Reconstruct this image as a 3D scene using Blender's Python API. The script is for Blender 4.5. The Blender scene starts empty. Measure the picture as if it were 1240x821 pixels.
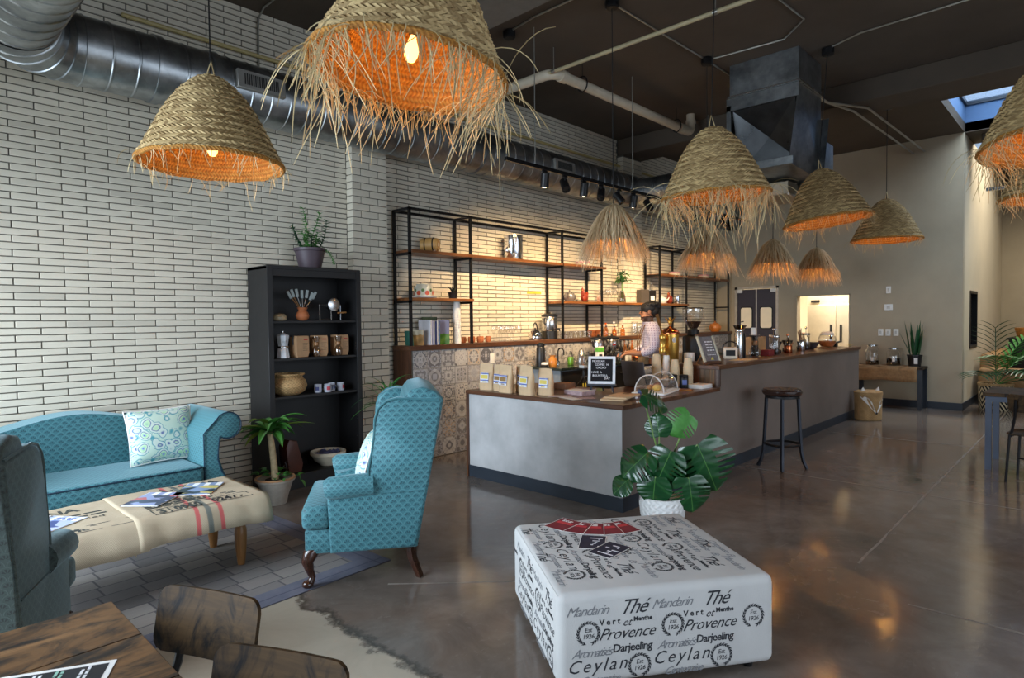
import bpy, bmesh, math, random
from mathutils import Vector as V, Matrix as Mx
sc = bpy.context.scene
COL = sc.collection
PI = math.pi
sin, cos, rad = math.sin, math.cos, math.radians
RR = random.Random(7)

# ---------------------------------------------------------------- camera
FPX = 753.24
CAMR = Mx(((0.68866452, 0.02933557, -0.72448644),
           (-0.72499268, 0.01234225, -0.68864597),
           (-0.01126003, 0.99949342, 0.02976774)))
CAMO = V((0, 0, 1.5))
cd = bpy.data.cameras.new('camera')
cd.sensor_fit = 'HORIZONTAL'; cd.sensor_width = 36.0; cd.lens = FPX * 36.0 / 1240.0
cd.clip_start = 0.02; cd.clip_end = 200
cam = bpy.data.objects.new('camera', cd); COL.objects.link(cam)
cam.matrix_world = Mx.Translation(CAMO) @ CAMR.to_4x4()
sc.camera = cam
def project(p):
    c = CAMR.transposed() @ (V(p) - CAMO)
    d = max(-c.z, 1e-3)
    return 620 + FPX * c.x / d, 410.5 - FPX * c.y / d, -c.z

# ---------------------------------------------------------------- world, light, exposure
vs = sc.view_settings
vs.view_transform = 'Standard'; vs.look = 'None'; vs.gamma = 1.0; vs.use_curve_mapping = False
vs.exposure = 0.0
w = bpy.data.worlds.new('sky'); sc.world = w; w.use_nodes = True
bgn = w.node_tree.nodes['Background']
bgn.inputs[0].default_value = (0.62, 0.78, 1.0, 1); bgn.inputs[1].default_value = 1.6
def area(name, loc, rot, sx, sy, power, col, spread=180):
    l = bpy.data.lights.new(name, 'AREA'); l.shape = 'RECTANGLE'; l.size = sx; l.size_y = sy
    l.energy = power; l.color = col; l.spread = rad(spread)
    o = bpy.data.objects.new(name, l); COL.objects.link(o); o.location = loc; o.rotation_euler = rot
    return o
# daylight through the shop windows behind and beside the camera
area('window_daylight_front', (-2.2, 3.75, 1.75), (0, rad(-58), 0), 2.4, 3.7, 275, (0.74, 0.87, 1.0), 124)
area('window_daylight_side', (3.6, -4.35, 1.75), (rad(64), 0, 0), 8.0, 2.6, 100, (0.88, 0.94, 1.0), 140)
# daylight falling in through the roof lights
area('rooflight_daylight', (10.9, 0.4, 5.0), (0, 0, 0), 1.7, 2.2, 130, (0.75, 0.87, 1.0))
area('rooflight_daylight_far', (13.9, 0.2, 5.0), (0, 0, 0), 1.4, 2.2, 230, (1.0, 0.83, 0.62))

# ---------------------------------------------------------------- shader helpers
def lin(v):
    v /= 255.0
    return v / 12.92 if v <= 0.04045 else ((v + 0.055) / 1.055) ** 2.4
def C(r, g, b): return (lin(r), lin(g), lin(b), 1.0)
class S:
    def __init__(s, nt, o): s.nt = nt; s.o = o
    def __add__(s, b): return mth(s.nt, 'ADD', s, b)
    __radd__ = __add__
    def __sub__(s, b): return mth(s.nt, 'SUBTRACT', s, b)
    def __rsub__(s, b): return mth(s.nt, 'SUBTRACT', b, s)
    def __mul__(s, b): return mth(s.nt, 'MULTIPLY', s, b)
    __rmul__ = __mul__
    def __truediv__(s, b): return mth(s.nt, 'DIVIDE', s, b)
    def __gt__(s, b): return mth(s.nt, 'GREATER_THAN', s, b)
    def __lt__(s, b): return mth(s.nt, 'LESS_THAN', s, b)
    def fr(s): return mth(s.nt, 'FRACT', s)
    def fl(s): return mth(s.nt, 'FLOOR', s)
    def ab(s): return mth(s.nt, 'ABSOLUTE', s)
    def sn(s): return mth(s.nt, 'SINE', s)
    def mn(s, b): return mth(s.nt, 'MINIMUM', s, b)
    def mx(s, b): return mth(s.nt, 'MAXIMUM', s, b)
    def pw(s, b): return mth(s.nt, 'POWER', s, b)
    def sq(s): return mth(s.nt, 'SQRT', s)
    def clamp(s): return s.mn(1.0).mx(0.0)
def plug(nt, sock, v):
    if isinstance(v, S): nt.links.new(v.o, sock)
    else: sock.default_value = v
def mth(nt, op, *a):
    n = nt.nodes.new('ShaderNodeMath'); n.operation = op
    for i, x in enumerate(a): plug(nt, n.inputs[i], x)
    return S(nt, n.outputs[0])
def mixc(nt, f, a, b, mode='MIX'):
    n = nt.nodes.new('ShaderNodeMix'); n.data_type = 'RGBA'; n.blend_type = mode
    plug(nt, n.inputs[0], f); plug(nt, n.inputs[6], a); plug(nt, n.inputs[7], b)
    return S(nt, n.outputs[2])
def coord(nt, kind='Object'):
    n = nt.nodes.new('ShaderNodeTexCoord'); return S(nt, n.outputs[kind])
def sep(nt, v):
    n = nt.nodes.new('ShaderNodeSeparateXYZ'); plug(nt, n.inputs[0], v)
    return [S(nt, n.outputs[i]) for i in range(3)]
def comb(nt, x, y, z):
    n = nt.nodes.new('ShaderNodeCombineXYZ')
    for i, v in enumerate((x, y, z)): plug(nt, n.inputs[i], v)
    return S(nt, n.outputs[0])
def scl(nt, v, s):
    n = nt.nodes.new('ShaderNodeMapping'); plug(nt, n.inputs[0], v); n.inputs['Scale'].default_value = s
    return S(nt, n.outputs[0])
def noise(nt, v, scale=5, detail=3, rough=.55, dist=0, out=0):
    n = nt.nodes.new('ShaderNodeTexNoise'); plug(nt, n.inputs['Vector'], v)
    n.inputs['Scale'].default_value = scale; n.inputs['Detail'].default_value = detail
    n.inputs['Roughness'].default_value = rough; n.inputs['Distortion'].default_value = dist
    return S(nt, n.outputs[out])
def vor(nt, v, scale=5, feat='F1', out=0):
    n = nt.nodes.new('ShaderNodeTexVoronoi'); n.feature = feat; plug(nt, n.inputs['Vector'], v)
    n.inputs['Scale'].default_value = scale
    return S(nt, n.outputs[out])
def ramp(nt, f, stops, interp='LINEAR'):
    n = nt.nodes.new('ShaderNodeValToRGB'); plug(nt, n.inputs[0], f); cr = n.color_ramp; cr.interpolation = interp
    while len(cr.elements) < len(stops): cr.elements.new(.5)
    for e, (p, c) in zip(cr.elements, stops): e.position = p; e.color = c
    return S(nt, n.outputs[0])
def bumpn(nt, h, strength=.3, dist=.01):
    n = nt.nodes.new('ShaderNodeBump'); n.inputs['Strength'].default_value = strength
    n.inputs['Distance'].default_value = dist; plug(nt, n.inputs['Height'], h)
    return S(nt, n.outputs[0])
def objrand(nt):
    a = nt.nodes.new('ShaderNodeObjectInfo'); b = nt.nodes.new('ShaderNodeNewGeometry')
    return (S(nt, a.outputs['Random']) + S(nt, b.outputs['Random Per Island'])).fr()
MATS = {}
def newmat(name):
    m = bpy.data.materials.new(name); m.use_nodes = True; MATS[name] = m
    nt = m.node_tree; return m, nt, nt.nodes['Principled BSDF']
def mat(name, col, rough=.5, metal=0, var=.14, ns=9, bump=0, bs=80, st=None, emit=0, trans=0, coat=0, kind='Object', rnd=0):
    """plain procedural material: base colour with mottling and fine relief"""
    if name in MATS: return MATS[name]
    m, nt, b = newmat(name)
    co = coord(nt, kind)
    if st: co = scl(nt, co, st)
    f = noise(nt, co, ns, 4, .6)
    dk = tuple(x * (1 - var) for x in col[:3]) + (1,); lt = tuple(min(1, x * (1 + var)) for x in col[:3]) + (1,)
    cl = ramp(nt, f, [(.3, dk), (.7, lt)])
    if rnd:
        cl = mixc(nt, 1.0, cl, ramp(nt, objrand(nt), [(0, (1 - rnd,) * 3 + (1,)), (1, (1, 1, 1, 1))]), 'MULTIPLY')
    plug(nt, b.inputs['Base Color'], cl)
    b.inputs['Metallic'].default_value = metal
    plug(nt, b.inputs['Roughness'], (f * .16 + (rough - .08)).clamp())
    if bump: plug(nt, b.inputs['Normal'], bumpn(nt, noise(nt, co, bs, 3), bump, .004))
    if emit:
        b.inputs['Emission Color'].default_value = col; b.inputs['Emission Strength'].default_value = emit
    if trans: b.inputs['Transmission Weight'].default_value = trans
    if coat: b.inputs['Coat Weight'].default_value = coat; b.inputs['Coat Roughness'].default_value = .15
    return m
def wood(name, c1, c2, rough=.45, axis='X', scale=1.0, coat=0, dark=None, planks=0, spec=.5):
    m, nt, b = newmat(name)
    co = coord(nt)
    s = {'X': (1.2, 14, 14), 'Y': (14, 1.2, 14), 'Z': (14, 14, 1.2)}[axis]
    cs = scl(nt, co, tuple(x * scale for x in s))
    f = noise(nt, cs, 1.6, 6, .62, .6)
    g = noise(nt, cs, 7, 3, .6)
    cl = ramp(nt, f * .75 + g * .25, [(.3, c1), (.52, tuple((a + d) / 2 for a, d in zip(c1, c2))), (.72, c2)])
    if dark:
        h = noise(nt, scl(nt, co, (4, 7, 4)), 1.3, 5, .65, 1.2)
        cl = mixc(nt, ramp(nt, h, [(.47, (0, 0, 0, 1)), (.62, (1, 1, 1, 1))]), cl, dark)
    if planks:
        x, y, z = sep(nt, co)
        u = {'X': y, 'Y': x, 'Z': y}[axis]
        t = noise(nt, comb(nt, (u / planks).fl(), 3.3, 1.7), 9.3, 0)
        cl = mixc(nt, 1.0, cl, ramp(nt, t, [(.3, (.55, .55, .55, 1)), (.7, (1.15, 1.1, 1.05, 1))]), 'MULTIPLY')
    plug(nt, b.inputs['Base Color'], cl)
    plug(nt, b.inputs['Roughness'], (g * .2 + (rough - .1)).clamp())
    plug(nt, b.inputs['Normal'], bumpn(nt, f, .18, .003))
    if coat: b.inputs['Coat Weight'].default_value = coat
    b.inputs['Specular IOR Level'].default_value = spec
    return m
def thin_glass(name, tint=(1, 1, 1, 1), refl=.10, rough=.03):
    m = bpy.data.materials.new(name); m.use_nodes = True; MATS[name] = m
    nt = m.node_tree; nt.nodes.remove(nt.nodes['Principled BSDF'])
    t = nt.nodes.new('ShaderNodeBsdfTransparent'); t.inputs[0].default_value = tint
    g = nt.nodes.new('ShaderNodeBsdfGlossy'); g.inputs['Roughness'].default_value = rough
    lw = nt.nodes.new('ShaderNodeLayerWeight'); lw.inputs[0].default_value = .35
    mx = nt.nodes.new('ShaderNodeMixShader')
    plug(nt, mx.inputs[0], (S(nt, lw.outputs['Facing']) * .55 + refl).clamp())
    nt.links.new(t.outputs[0], mx.inputs[1]); nt.links.new(g.outputs[0], mx.inputs[2])
    nt.links.new(mx.outputs[0], nt.nodes['Material Output'].inputs[0])
    return m

# ---------------------------------------------------------------- mesh helpers
class MB:
    def __init__(s): s.v = []; s.f = []; s.m = Mx.Identity(4); s.mi = []; s.cur = 0
    def at(s, m): s.m = m; return s
    def add(s, vs_, fs):
        o = len(s.v); s.v += [tuple(s.m @ V(p)) for p in vs_]
        s.f += [tuple(i + o for i in f) for f in fs]; s.mi += [s.cur] * len(fs); return s
    def bm(s, b):
        b.verts.index_update()
        s.add([v.co for v in b.verts], [[v.index for v in f.verts] for f in b.faces]); b.free(); return s
    def box(s, c, d, bev=0, seg=1, rot=None):
        m = Mx.Translation(c)
        if rot: m = m @ rot
        x, y, z = d[0] / 2, d[1] / 2, d[2] / 2
        if not bev:
            return s.add([m @ V(p) for p in ((-x,-y,-z),(x,-y,-z),(x,y,-z),(-x,y,-z),(-x,-y,z),(x,-y,z),(x,y,z),(-x,y,z))],
                         [(0,3,2,1),(4,5,6,7),(0,1,5,4),(1,2,6,5),(2,3,7,6),(3,0,4,7)])
        b = bmesh.new(); bmesh.ops.create_cube(b, size=1, matrix=m @ Mx.Diagonal((d[0], d[1], d[2], 1)))
        bmesh.ops.bevel(b, geom=b.edges[:], offset=min(bev, min(d) * .49), segments=seg, profile=.5, affect='EDGES', clamp_overlap=True)
        return s.bm(b)
    def b2(s, a, b, bev=0, seg=1):
        return s.box([(p + q) / 2 for p, q in zip(a, b)], [abs(q - p) for p, q in zip(a, b)], bev, seg)
    def tube(s, pts, r, n=8, cap=True, flat=1.0):
        pts = [V(p) for p in pts]; k = len(pts); rs = r if isinstance(r, (list, tuple)) else [r] * k
        vs_ = []; up = None
        for i, p in enumerate(pts):
            t = (pts[min(i + 1, k - 1)] - pts[max(i - 1, 0)]).normalized()
            if up is None:
                up = V((0, 0, 1)) if abs(t.z) < .9 else V((1, 0, 0))
            a = t.cross(up)
            if a.length < 1e-5: a = t.cross(V((0, 1, .1)))
            a.normalize(); b = t.cross(a).normalized(); up = -b if b.dot(up) < 0 else b
            b = t.cross(a)
            for j in range(n):
                th = 2 * PI * j / n
                vs_.append(p + a * (cos(th) * rs[i]) + b * (sin(th) * rs[i] * flat))
        fs = []
        for i in range(k - 1):
            for j in range(n):
                fs.append((i * n + j, i * n + (j + 1) % n, (i + 1) * n + (j + 1) % n, (i + 1) * n + j))
        if cap: fs += [tuple(range(n))[::-1], tuple((k - 1) * n + j for j in range(n))]
        return s.add(vs_, fs)
    def lathe(s, prof, n=24, c=(0, 0, 0), cap=True, sx=1, sy=1, a0=0, a1=2 * PI):
        full = abs(a1 - a0 - 2 * PI) < 1e-6; m = n if full else n + 1
        vs_ = [(c[0] + r * cos(a0 + (a1 - a0) * j / n) * sx, c[1] + r * sin(a0 + (a1 - a0) * j / n) * sy, c[2] + z) for r, z in prof for j in range(m)]
        fs = []
        for i in range(len(prof) - 1):
            for j in range(n):
                q = (j + 1) % m
                fs.append((i * m + j, i * m + q, (i + 1) * m + q, (i + 1) * m + j))
        if cap and full:
            if prof[0][0] > 1e-6: fs.append(tuple(range(m))[::-1])
            if prof[-1][0] > 1e-6: fs.append(tuple((len(prof) - 1) * m + j for j in range(m)))
        return s.add(vs_, fs)
    def prism(s, poly, a, b, axis='Y', bev=0, seg=2):
        """closed outline extruded from a to b along an axis (outline in the other two axes)"""
        def P(u, v_, w_): return {'Y': (u, w_, v_), 'Z': (u, v_, w_), 'X': (w_, u, v_)}[axis]
        n = len(poly); bm_ = bmesh.new()
        A = [bm_.verts.new(P(u, v_, a)) for u, v_ in poly]; B = [bm_.verts.new(P(u, v_, b)) for u, v_ in poly]
        fa = bm_.faces.new(A); fb = bm_.faces.new(B[::-1])
        for i in range(n): bm_.faces.new((A[i], B[i], B[(i + 1) % n], A[(i + 1) % n]))
        if bev:
            es = list(fa.edges) + list(fb.edges)
            bmesh.ops.bevel(bm_, geom=es, offset=bev, segments=seg, profile=.5, affect='EDGES', clamp_overlap=True)
        bmesh.ops.triangulate(bm_, faces=[f for f in bm_.faces if len(f.verts) > 4])
        bmesh.ops.recalc_face_normals(bm_, faces=bm_.faces[:])
        return s.bm(bm_)
    def grid(s, fn, nu, nv, wrapu=False):
        vs_ = [fn(i / nu, j / nv) for i in range(nu + (0 if wrapu else 1)) for j in range(nv + 1)]
        m = nu if wrapu else nu + 1; fs = []
        for i in range(nu):
            for j in range(nv):
                a, b = i, (i + 1) % m
                fs.append((a * (nv + 1) + j, b * (nv + 1) + j, b * (nv + 1) + j + 1, a * (nv + 1) + j + 1))
        return s.add(vs_, fs)
    def ball(s, c, r, n=12, k=8):
        rx, ry, rz = r if isinstance(r, (tuple, list)) else (r, r, r)
        pr = [(max(1e-7, sin(PI * i / k)), -cos(PI * i / k)) for i in range(k + 1)]
        m0 = s.m; s.m = m0 @ Mx.Translation(c) @ Mx.Diagonal((rx, ry, rz, 1)); s.lathe(pr, n, cap=False); s.m = m0; return s
    def mesh(s, name, mats, sharp=38, uv=False, smooth=True):
        me = bpy.data.meshes.new(name); me.from_pydata(s.v, [], s.f)
        for mm in (mats if isinstance(mats, (list, tuple)) else [mats]): me.materials.append(mm)
        if any(s.mi): me.polygons.foreach_set('material_index', s.mi)
        if uv:
            ul = me.uv_layers.new(name='UVMap')
            for p in me.polygons:
                n = p.normal; ax = max(range(3), key=lambda i: abs(n[i]))
                for li in p.loop_indices:
                    c = me.vertices[me.loops[li].vertex_index].co
                    ul.data[li].uv = ((c.y, c.z), (c.x, c.z), (c.x, c.y))[ax]
        if smooth:
            me.polygons.foreach_set('use_smooth', [True] * len(me.polygons))
            me.set_sharp_from_angle(angle=rad(sharp))
        me.update(); return me
    def build(s, name, mats, parent=None, sharp=38, uv=False, smooth=True, loc=None, rot=None):
        return ob(name, s.mesh(name, mats, sharp, uv, smooth), parent, loc, rot)
def ob(name, data, parent=None, loc=None, rot=None):
    o = bpy.data.objects.new(name, data); COL.objects.link(o)
    if parent: o.parent = parent
    if loc is not None: o.location = loc
    if rot is not None: o.rotation_euler = rot
    return o
def tag(o, label, cat, group=None, kind=None):
    o['label'] = label; o['category'] = cat
    if group: o['group'] = group
    if kind: o['kind'] = kind
    return o
def thing(name, label, cat, loc=(0, 0, 0), rz=0, group=None):
    o = bpy.data.objects.new(name, None); o.empty_display_size = .1; COL.objects.link(o)
    o.location = loc; o.rotation_euler = (0, 0, rz)
    return tag(o, label, cat, group)
def struct(o): o['kind'] = 'structure'; return o
def stuff(o): o['kind'] = 'stuff'; return o
def kids(o): return [c for c in COL.objects if c.parent == o]
def dup(root, loc, rz=None, label=None, rot=None):
    r = root.copy(); COL.objects.link(r); r.location = loc
    if rz is not None: r.rotation_euler = (0, 0, rz)
    if rot is not None: r.rotation_euler = rot
    if label: r['label'] = label
    for ch in kids(root):
        c = ch.copy(); COL.objects.link(c); c.parent = r
        for g in kids(ch):
            d = g.copy(); COL.objects.link(d); d.parent = c
    return r
def text_mesh(txt, size, shear=0, extrude=0.0004, bold=0, space=1.0, align='CENTER', res=2, word=1.0):
    cu = bpy.data.curves.new('t', 'FONT'); cu.body = txt; cu.size = size; cu.shear = shear; cu.extrude = extrude
    cu.offset = bold; cu.space_character = space; cu.space_word = word; cu.align_x = align; cu.align_y = 'CENTER'; cu.resolution_u = res
    o = bpy.data.objects.new('t', cu); COL.objects.link(o)
    dg = bpy.context.evaluated_depsgraph_get()
    me = bpy.data.meshes.new_from_object(o.evaluated_get(dg))
    vs_ = [v.co.copy() for v in me.vertices]; fs = [tuple(p.vertices) for p in me.polygons]
    bpy.data.objects.remove(o); bpy.data.curves.remove(cu); bpy.data.meshes.remove(me)
    return vs_, fs
def frame(o, x, y):
    """matrix whose x/y axes span a face (text plane)"""
    x = V(x).normalized(); y = V(y).normalized(); z = x.cross(y)
    return Mx(((x.x, y.x, z.x, o[0]), (x.y, y.y, z.y, o[1]), (x.z, y.z, z.z, o[2]), (0, 0, 0, 1)))
# ---------------------------------------------------------------- shared materials
WHT = (1, 1, 1, 1)
def brick_mat(name, base):
    m, nt, b = newmat(name)
    r = objrand(nt); co = coord(nt)
    n1 = noise(nt, co, 2.2, 4, .6); n2 = noise(nt, co, 42, 3, .6)
    cl = ramp(nt, r, [(0, tuple(x * .80 for x in base[:3]) + (1,)), (.04, tuple(x * .84 for x in base[:3]) + (1,)), (.07, tuple(x * .95 for x in base[:3]) + (1,)), (1, base)])
    cl = mixc(nt, .55, cl, ramp(nt, n1, [(.3, (.80, .79, .76, 1)), (.65, WHT)]), 'MULTIPLY')
    cl = mixc(nt, ramp(nt, n2, [(.70, (0, 0, 0, 1)), (.78, (.6, .6, .6, 1))]), cl, C(120, 112, 98))
    plug(nt, b.inputs['Base Color'], cl); b.inputs['Roughness'].default_value = .62
    plug(nt, b.inputs['Normal'], bumpn(nt, n2, .25, .004))
    return m
M_BRICK = brick_mat('glazed_cream_brick', C(220, 212, 194))
M_MORTAR = mat('mortar', C(100, 96, 88), .9, var=.2, ns=14, bump=.4)
M_TAN = mat('tan_plaster', C(176, 162, 138), .85, var=.05, ns=2.5, bump=.12, bs=160)
M_CEIL = mat('dark_ceiling_paint', C(84, 73, 62), .85, var=.16, ns=1.6, bump=.2, bs=40)
M_BASE = mat('blue_black_baseboard', C(40, 48, 58), .5, var=.1)
M_BLACK = mat('matte_black_steel', C(26, 25, 26), .45, .4, var=.15)
M_BLACKP = mat('black_plastic', C(22, 22, 24), .4, var=.1)
M_GALV = None
def galv():
    m, nt, b = newmat('galvanised_sheet')
    co = coord(nt)
    v = vor(nt, co, 26, out=1); f = noise(nt, co, 3, 4, .6)
    cl = ramp(nt, f, [(.3, C(112, 118, 122)), (.7, C(186, 190, 192))])
    cl = mixc(nt, .18, cl, ramp(nt, sep(nt, v)[0], [(0, (.3, .3, .3, 1)), (1, (.8, .8, .8, 1))]), 'OVERLAY')
    plug(nt, b.inputs['Base Color'], cl); b.inputs['Metallic'].default_value = .95
    plug(nt, b.inputs['Roughness'], f * .3 + .2)
    plug(nt, b.inputs['Normal'], bumpn(nt, noise(nt, co, 5, 2), .10, .02))
    return m
M_GALV = galv()
M_STEEL = mat('brushed_steel', C(200, 200, 200), .25, 1, var=.06, ns=4)
M_CHROME = mat('polished_steel', C(225, 225, 228), .1, 1, var=.03)
M_WHITE = mat('white_plastic', C(232, 230, 224), .4, var=.03)
M_WHITEP = mat('white_paper', C(236, 234, 230), .7, var=.04)
M_WALNUT = wood('walnut', C(56, 34, 23), C(122, 80, 54), .38, 'Y', coat=.15, planks=.075)
M_WALNUTX = wood('walnut_along', C(54, 32, 21), C(112, 72, 47), .4, 'X', coat=.15)
M_WALNUTZ = wood('walnut_upright', C(48, 28, 19), C(112, 74, 50), .4, 'Z', planks=.06)
M_SHELFW = wood('shelf_wood', C(96, 56, 28), C(168, 108, 58), .4, 'X')
M_RUSTIC = wood('rustic_wood', C(82, 56, 34), C(140, 104, 68), .42, 'X', .7, dark=C(38, 33, 30))
M_RUSTICY = wood('rustic_wood_back', C(50, 38, 27), C(92, 70, 44), .55, 'Y', .8, dark=C(24, 22, 22), spec=.15)
M_OAK = wood('turned_oak', C(112, 74, 38), C(160, 112, 62), .4, 'Z')
M_MAHOG = wood('dark_mahogany', C(38, 20, 14), C(78, 44, 30), .25, 'Z', coat=.4)
M_KRAFT = mat('kraft_paper', C(206, 176, 138), .75, var=.10, ns=14, bump=.25, bs=40)
M_GLASS = thin_glass('clear_glass')
M_GLASSD = thin_glass('smoked_glass', (.55, .5, .45, 1), .16)
M_COFFEE = mat('dark_coffee', C(34, 18, 12), .15, var=.05)
M_TERRA = mat('terracotta', C(176, 104, 62), .7, var=.14, ns=12, bump=.2)
M_LEAF = mat('leaf_green', C(66, 124, 52), .42, var=.32, ns=9)
M_LEAFD = mat('leaf_deep_green', C(24, 72, 38), .3, var=.3, ns=7)
M_LEAFY = mat('leaf_yellow_green', C(120, 150, 62), .45, var=.25, ns=9)
M_SOIL = mat('potting_soil', C(46, 34, 26), .95, var=.4, ns=60, bump=.8)
M_GREYW = mat('grey_weathered_pot', C(168, 160, 148), .7, var=.2, ns=10, bump=.2)
M_GOLD = mat('polished_brass', C(236, 186, 90), .3, .85, var=.06)
M_COPPER = mat('copper', C(206, 120, 78), .22, 1, var=.08)
M_BASKET = None
def weave(name, c1, c2, sx=70, sy=70):
    m, nt, b = newmat(name)
    u, v, _ = sep(nt, coord(nt, 'UV'))
    a = (u * sx).sn(); d = (v * sy).sn()
    h = (a * d) * .5 + .5
    n = noise(nt, coord(nt), 14, 3)
    plug(nt, b.inputs['Base Color'], mixc(nt, .5, ramp(nt, h, [(.1, c1), (.8, c2)]), ramp(nt, n, [(.3, c1), (.7, c2)])))
    b.inputs['Roughness'].default_value = .8
    plug(nt, b.inputs['Normal'], bumpn(nt, h, .7, .006))
    return m
M_BASKET = weave('woven_seagrass', C(128, 96, 58), C(206, 170, 118), 210, 260)

def print_lines(mb, x0, x1, y0, dy, n, h, z, seed=1):
    """rows of word-length dashes: print too small to read"""
    rn = random.Random(seed)
    for k in range(n):
        x = x0; y = y0 - k * dy
        while x < x1 - h:
            w_ = min(h * rn.uniform(1.2, 4.5), x1 - x); mb.b2((x, y - h / 2, z), (x + w_, y + h / 2, z + .0005)); x += w_ + h * .7
    return mb
# ---------------------------------------------------------------- floor
def floor_mat():
    m, nt, b = newmat('stained_concrete')
    co = coord(nt); x, y, z = sep(nt, co)
    n1 = noise(nt, co, .55, 6, .62, .8); n2 = noise(nt, co, 2.3, 7, .68, 1.2); n3 = noise(nt, co, 16, 4, .6)
    cl = ramp(nt, n1 * .65 + n2 * .35, [(.28, C(74, 66, 60)), (.45, C(108, 98, 90)), (.58, C(130, 120, 112)), (.75, C(152, 145, 138))])
    cl = mixc(nt, ramp(nt, noise(nt, co, 1.1, 3, .5, .4), [(.52, (0, 0, 0, 1)), (.68, (.45, .45, .45, 1))]), cl, C(112, 88, 70))
    cl = mixc(nt, ramp(nt, n3, [(.60, (0, 0, 0, 1)), (.8, (.30, .30, .30, 1))]), cl, C(150, 146, 140))
    sc1 = noise(nt, scl(nt, co, (1, 5, 1)), 3.1, 6, .75, 1.5)
    cl = mixc(nt, ramp(nt, sc1, [(.63, (0, 0, 0, 1)), (.72, (.35, .35, .35, 1))]), cl, C(168, 164, 158))
    # a newer, paler slab was poured in the seating corner: its edge runs along a ragged crack
    wob = (noise(nt, co, 3.2, 5, .7) - .5) * .35
    edge = x + wob - 1.62
    pale = ((edge * -14.0) + .3).clamp() * (y > .2)
    cl = mixc(nt, pale * .85, cl, mixc(nt, n2, C(150, 138, 120), C(196, 186, 168)))
    crack = (1.0 - (edge.ab() * 24.0)).clamp() * (n2 > .42)
    cl = mixc(nt, crack * .8, cl, C(44, 36, 30))
    # oval repair patch by the ottoman
    px = (x - 3.78) / .40; py = (y - 1.12 - (x - 3.78) * .5) / .27
    d = (px * px + py * py).sq() + (noise(nt, co, 3, 5, .65) - .5) * 1.1
    patch = (((1.0 - d) * 7).clamp())
    cl = mixc(nt, patch * .6, cl, mixc(nt, n3, C(122, 104, 88), C(146, 128, 110)))
    plug(nt, b.inputs['Base Color'], cl)
    rg = n2 * .17 + n3 * .06 - .005
    plug(nt, b.inputs['Roughness'], (rg + pale * .22 + patch * .15).clamp())
    b.inputs['Specular IOR Level'].default_value = .55
    plug(nt, b.inputs['Normal'], bumpn(nt, n2 * .6 + n3 * .2 - crack * .6, .10, .02))
    return m
fl = struct(MB().b2((-2.5, -4.8, -.12), (17.2, 5.86, 0)).build('floor', floor_mat(), smooth=False))
fl['label'] = 'polished brown concrete floor with stains and cracks'
M_JOINT = mat('joint_filler', C(136, 128, 120), .5, var=.35, ns=18)
for a, b_, wd in (((6.13, -4.7), (6.13, 2.60), .010), ((8.70, .9), (8.70, 2.60), .012), ((3.73, -4.7), (3.73, .72), .012),
                 ((4.15, 1.06), (11.6, 1.06), .009), ((2.05, 2.95), (2.62, 2.38), .008)):
    A, B = V((a[0], a[1], .0008)), V((b_[0], b_[1], .0008)); d = (B - A); L = d.length; n = max(6, int(L / .12))
    t = d.normalized(); s_ = V((-t.y, t.x, 0)); mb = MB(); vs_ = []; fs = []
    for i in range(n + 1):
        ww = wd * RR.uniform(.5, 1.3); off = RR.uniform(-.004, .004)
        p = A + d * (i / n) + s_ * off
        vs_ += [p - s_ * ww, p + s_ * ww]
        if i: fs.append((2 * i - 2, 2 * i - 1, 2 * i + 1, 2 * i))
    mb.add(vs_, fs).build('control_joint', M_JOINT, fl, smooth=False)

# ---------------------------------------------------------------- brick wall on the left
YW = 5.65
wl = struct(MB().b2((-2.3, YW + .008, 0), (12.1, YW + .21, 4.36)).build('wall_left', M_MORTAR, smooth=False))
PIL = ((3.50, 3.92), (8.42, 8.98))
HB, LB, MO = .0512, .305, .0075
def hidden(u, v):
    for a, b_, c, d in ((300, 322, 440, 600), (-50, 500, 286, 821), (175, 97, 342, 215), (360, -50, 622, 150), (0, -50, 420, 130), (484, 420, 900, 700)):
        if a < u < c and b_ < v < d: return True
    return v < 60 + u * .235 + 40 and v > 20 + u * .28 - 20
bricks = []
for r in range(85):
    z0 = r * HB; off = (r % 2) * LB / 2
    k = -8
    while True:
        x0 = k * LB + off + .02; x1 = x0 + LB - MO; k += 1
        if x0 > 11.94: break
        x1 = min(x1, 11.945)
        for a, b_ in PIL:
            if x0 < b_ and x1 > a:
                if x0 < a: x1 = min(x1, a - .002)
                elif x1 > b_: x0 = max(x0, b_ + .002)
                else: x1 = x0
        if x1 - x0 < .03: continue
        c = ((x0 + x1) / 2, YW, z0 + HB / 2); u, v, d = project(c)
        vis = d > .5 and 8 < u < 1240 and 0 < v < 821 and not hidden(u, v) and x1 - x0 > LB * .9
        ar = (project((x1, YW, c[2]))[0] - project((x0, YW, c[2]))[0]) / max(d, .5) if vis else 0
        bricks.append((ar, x0, x1, z0))
bricks.sort(key=lambda t: -t[0])
bme = MB().b2((-(LB - MO) / 2, -.0, -(HB - MO) / 2), ((LB - MO) / 2, .02, (HB - MO) / 2), .0025).mesh('brick', M_BRICK)
rest = MB()
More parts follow.
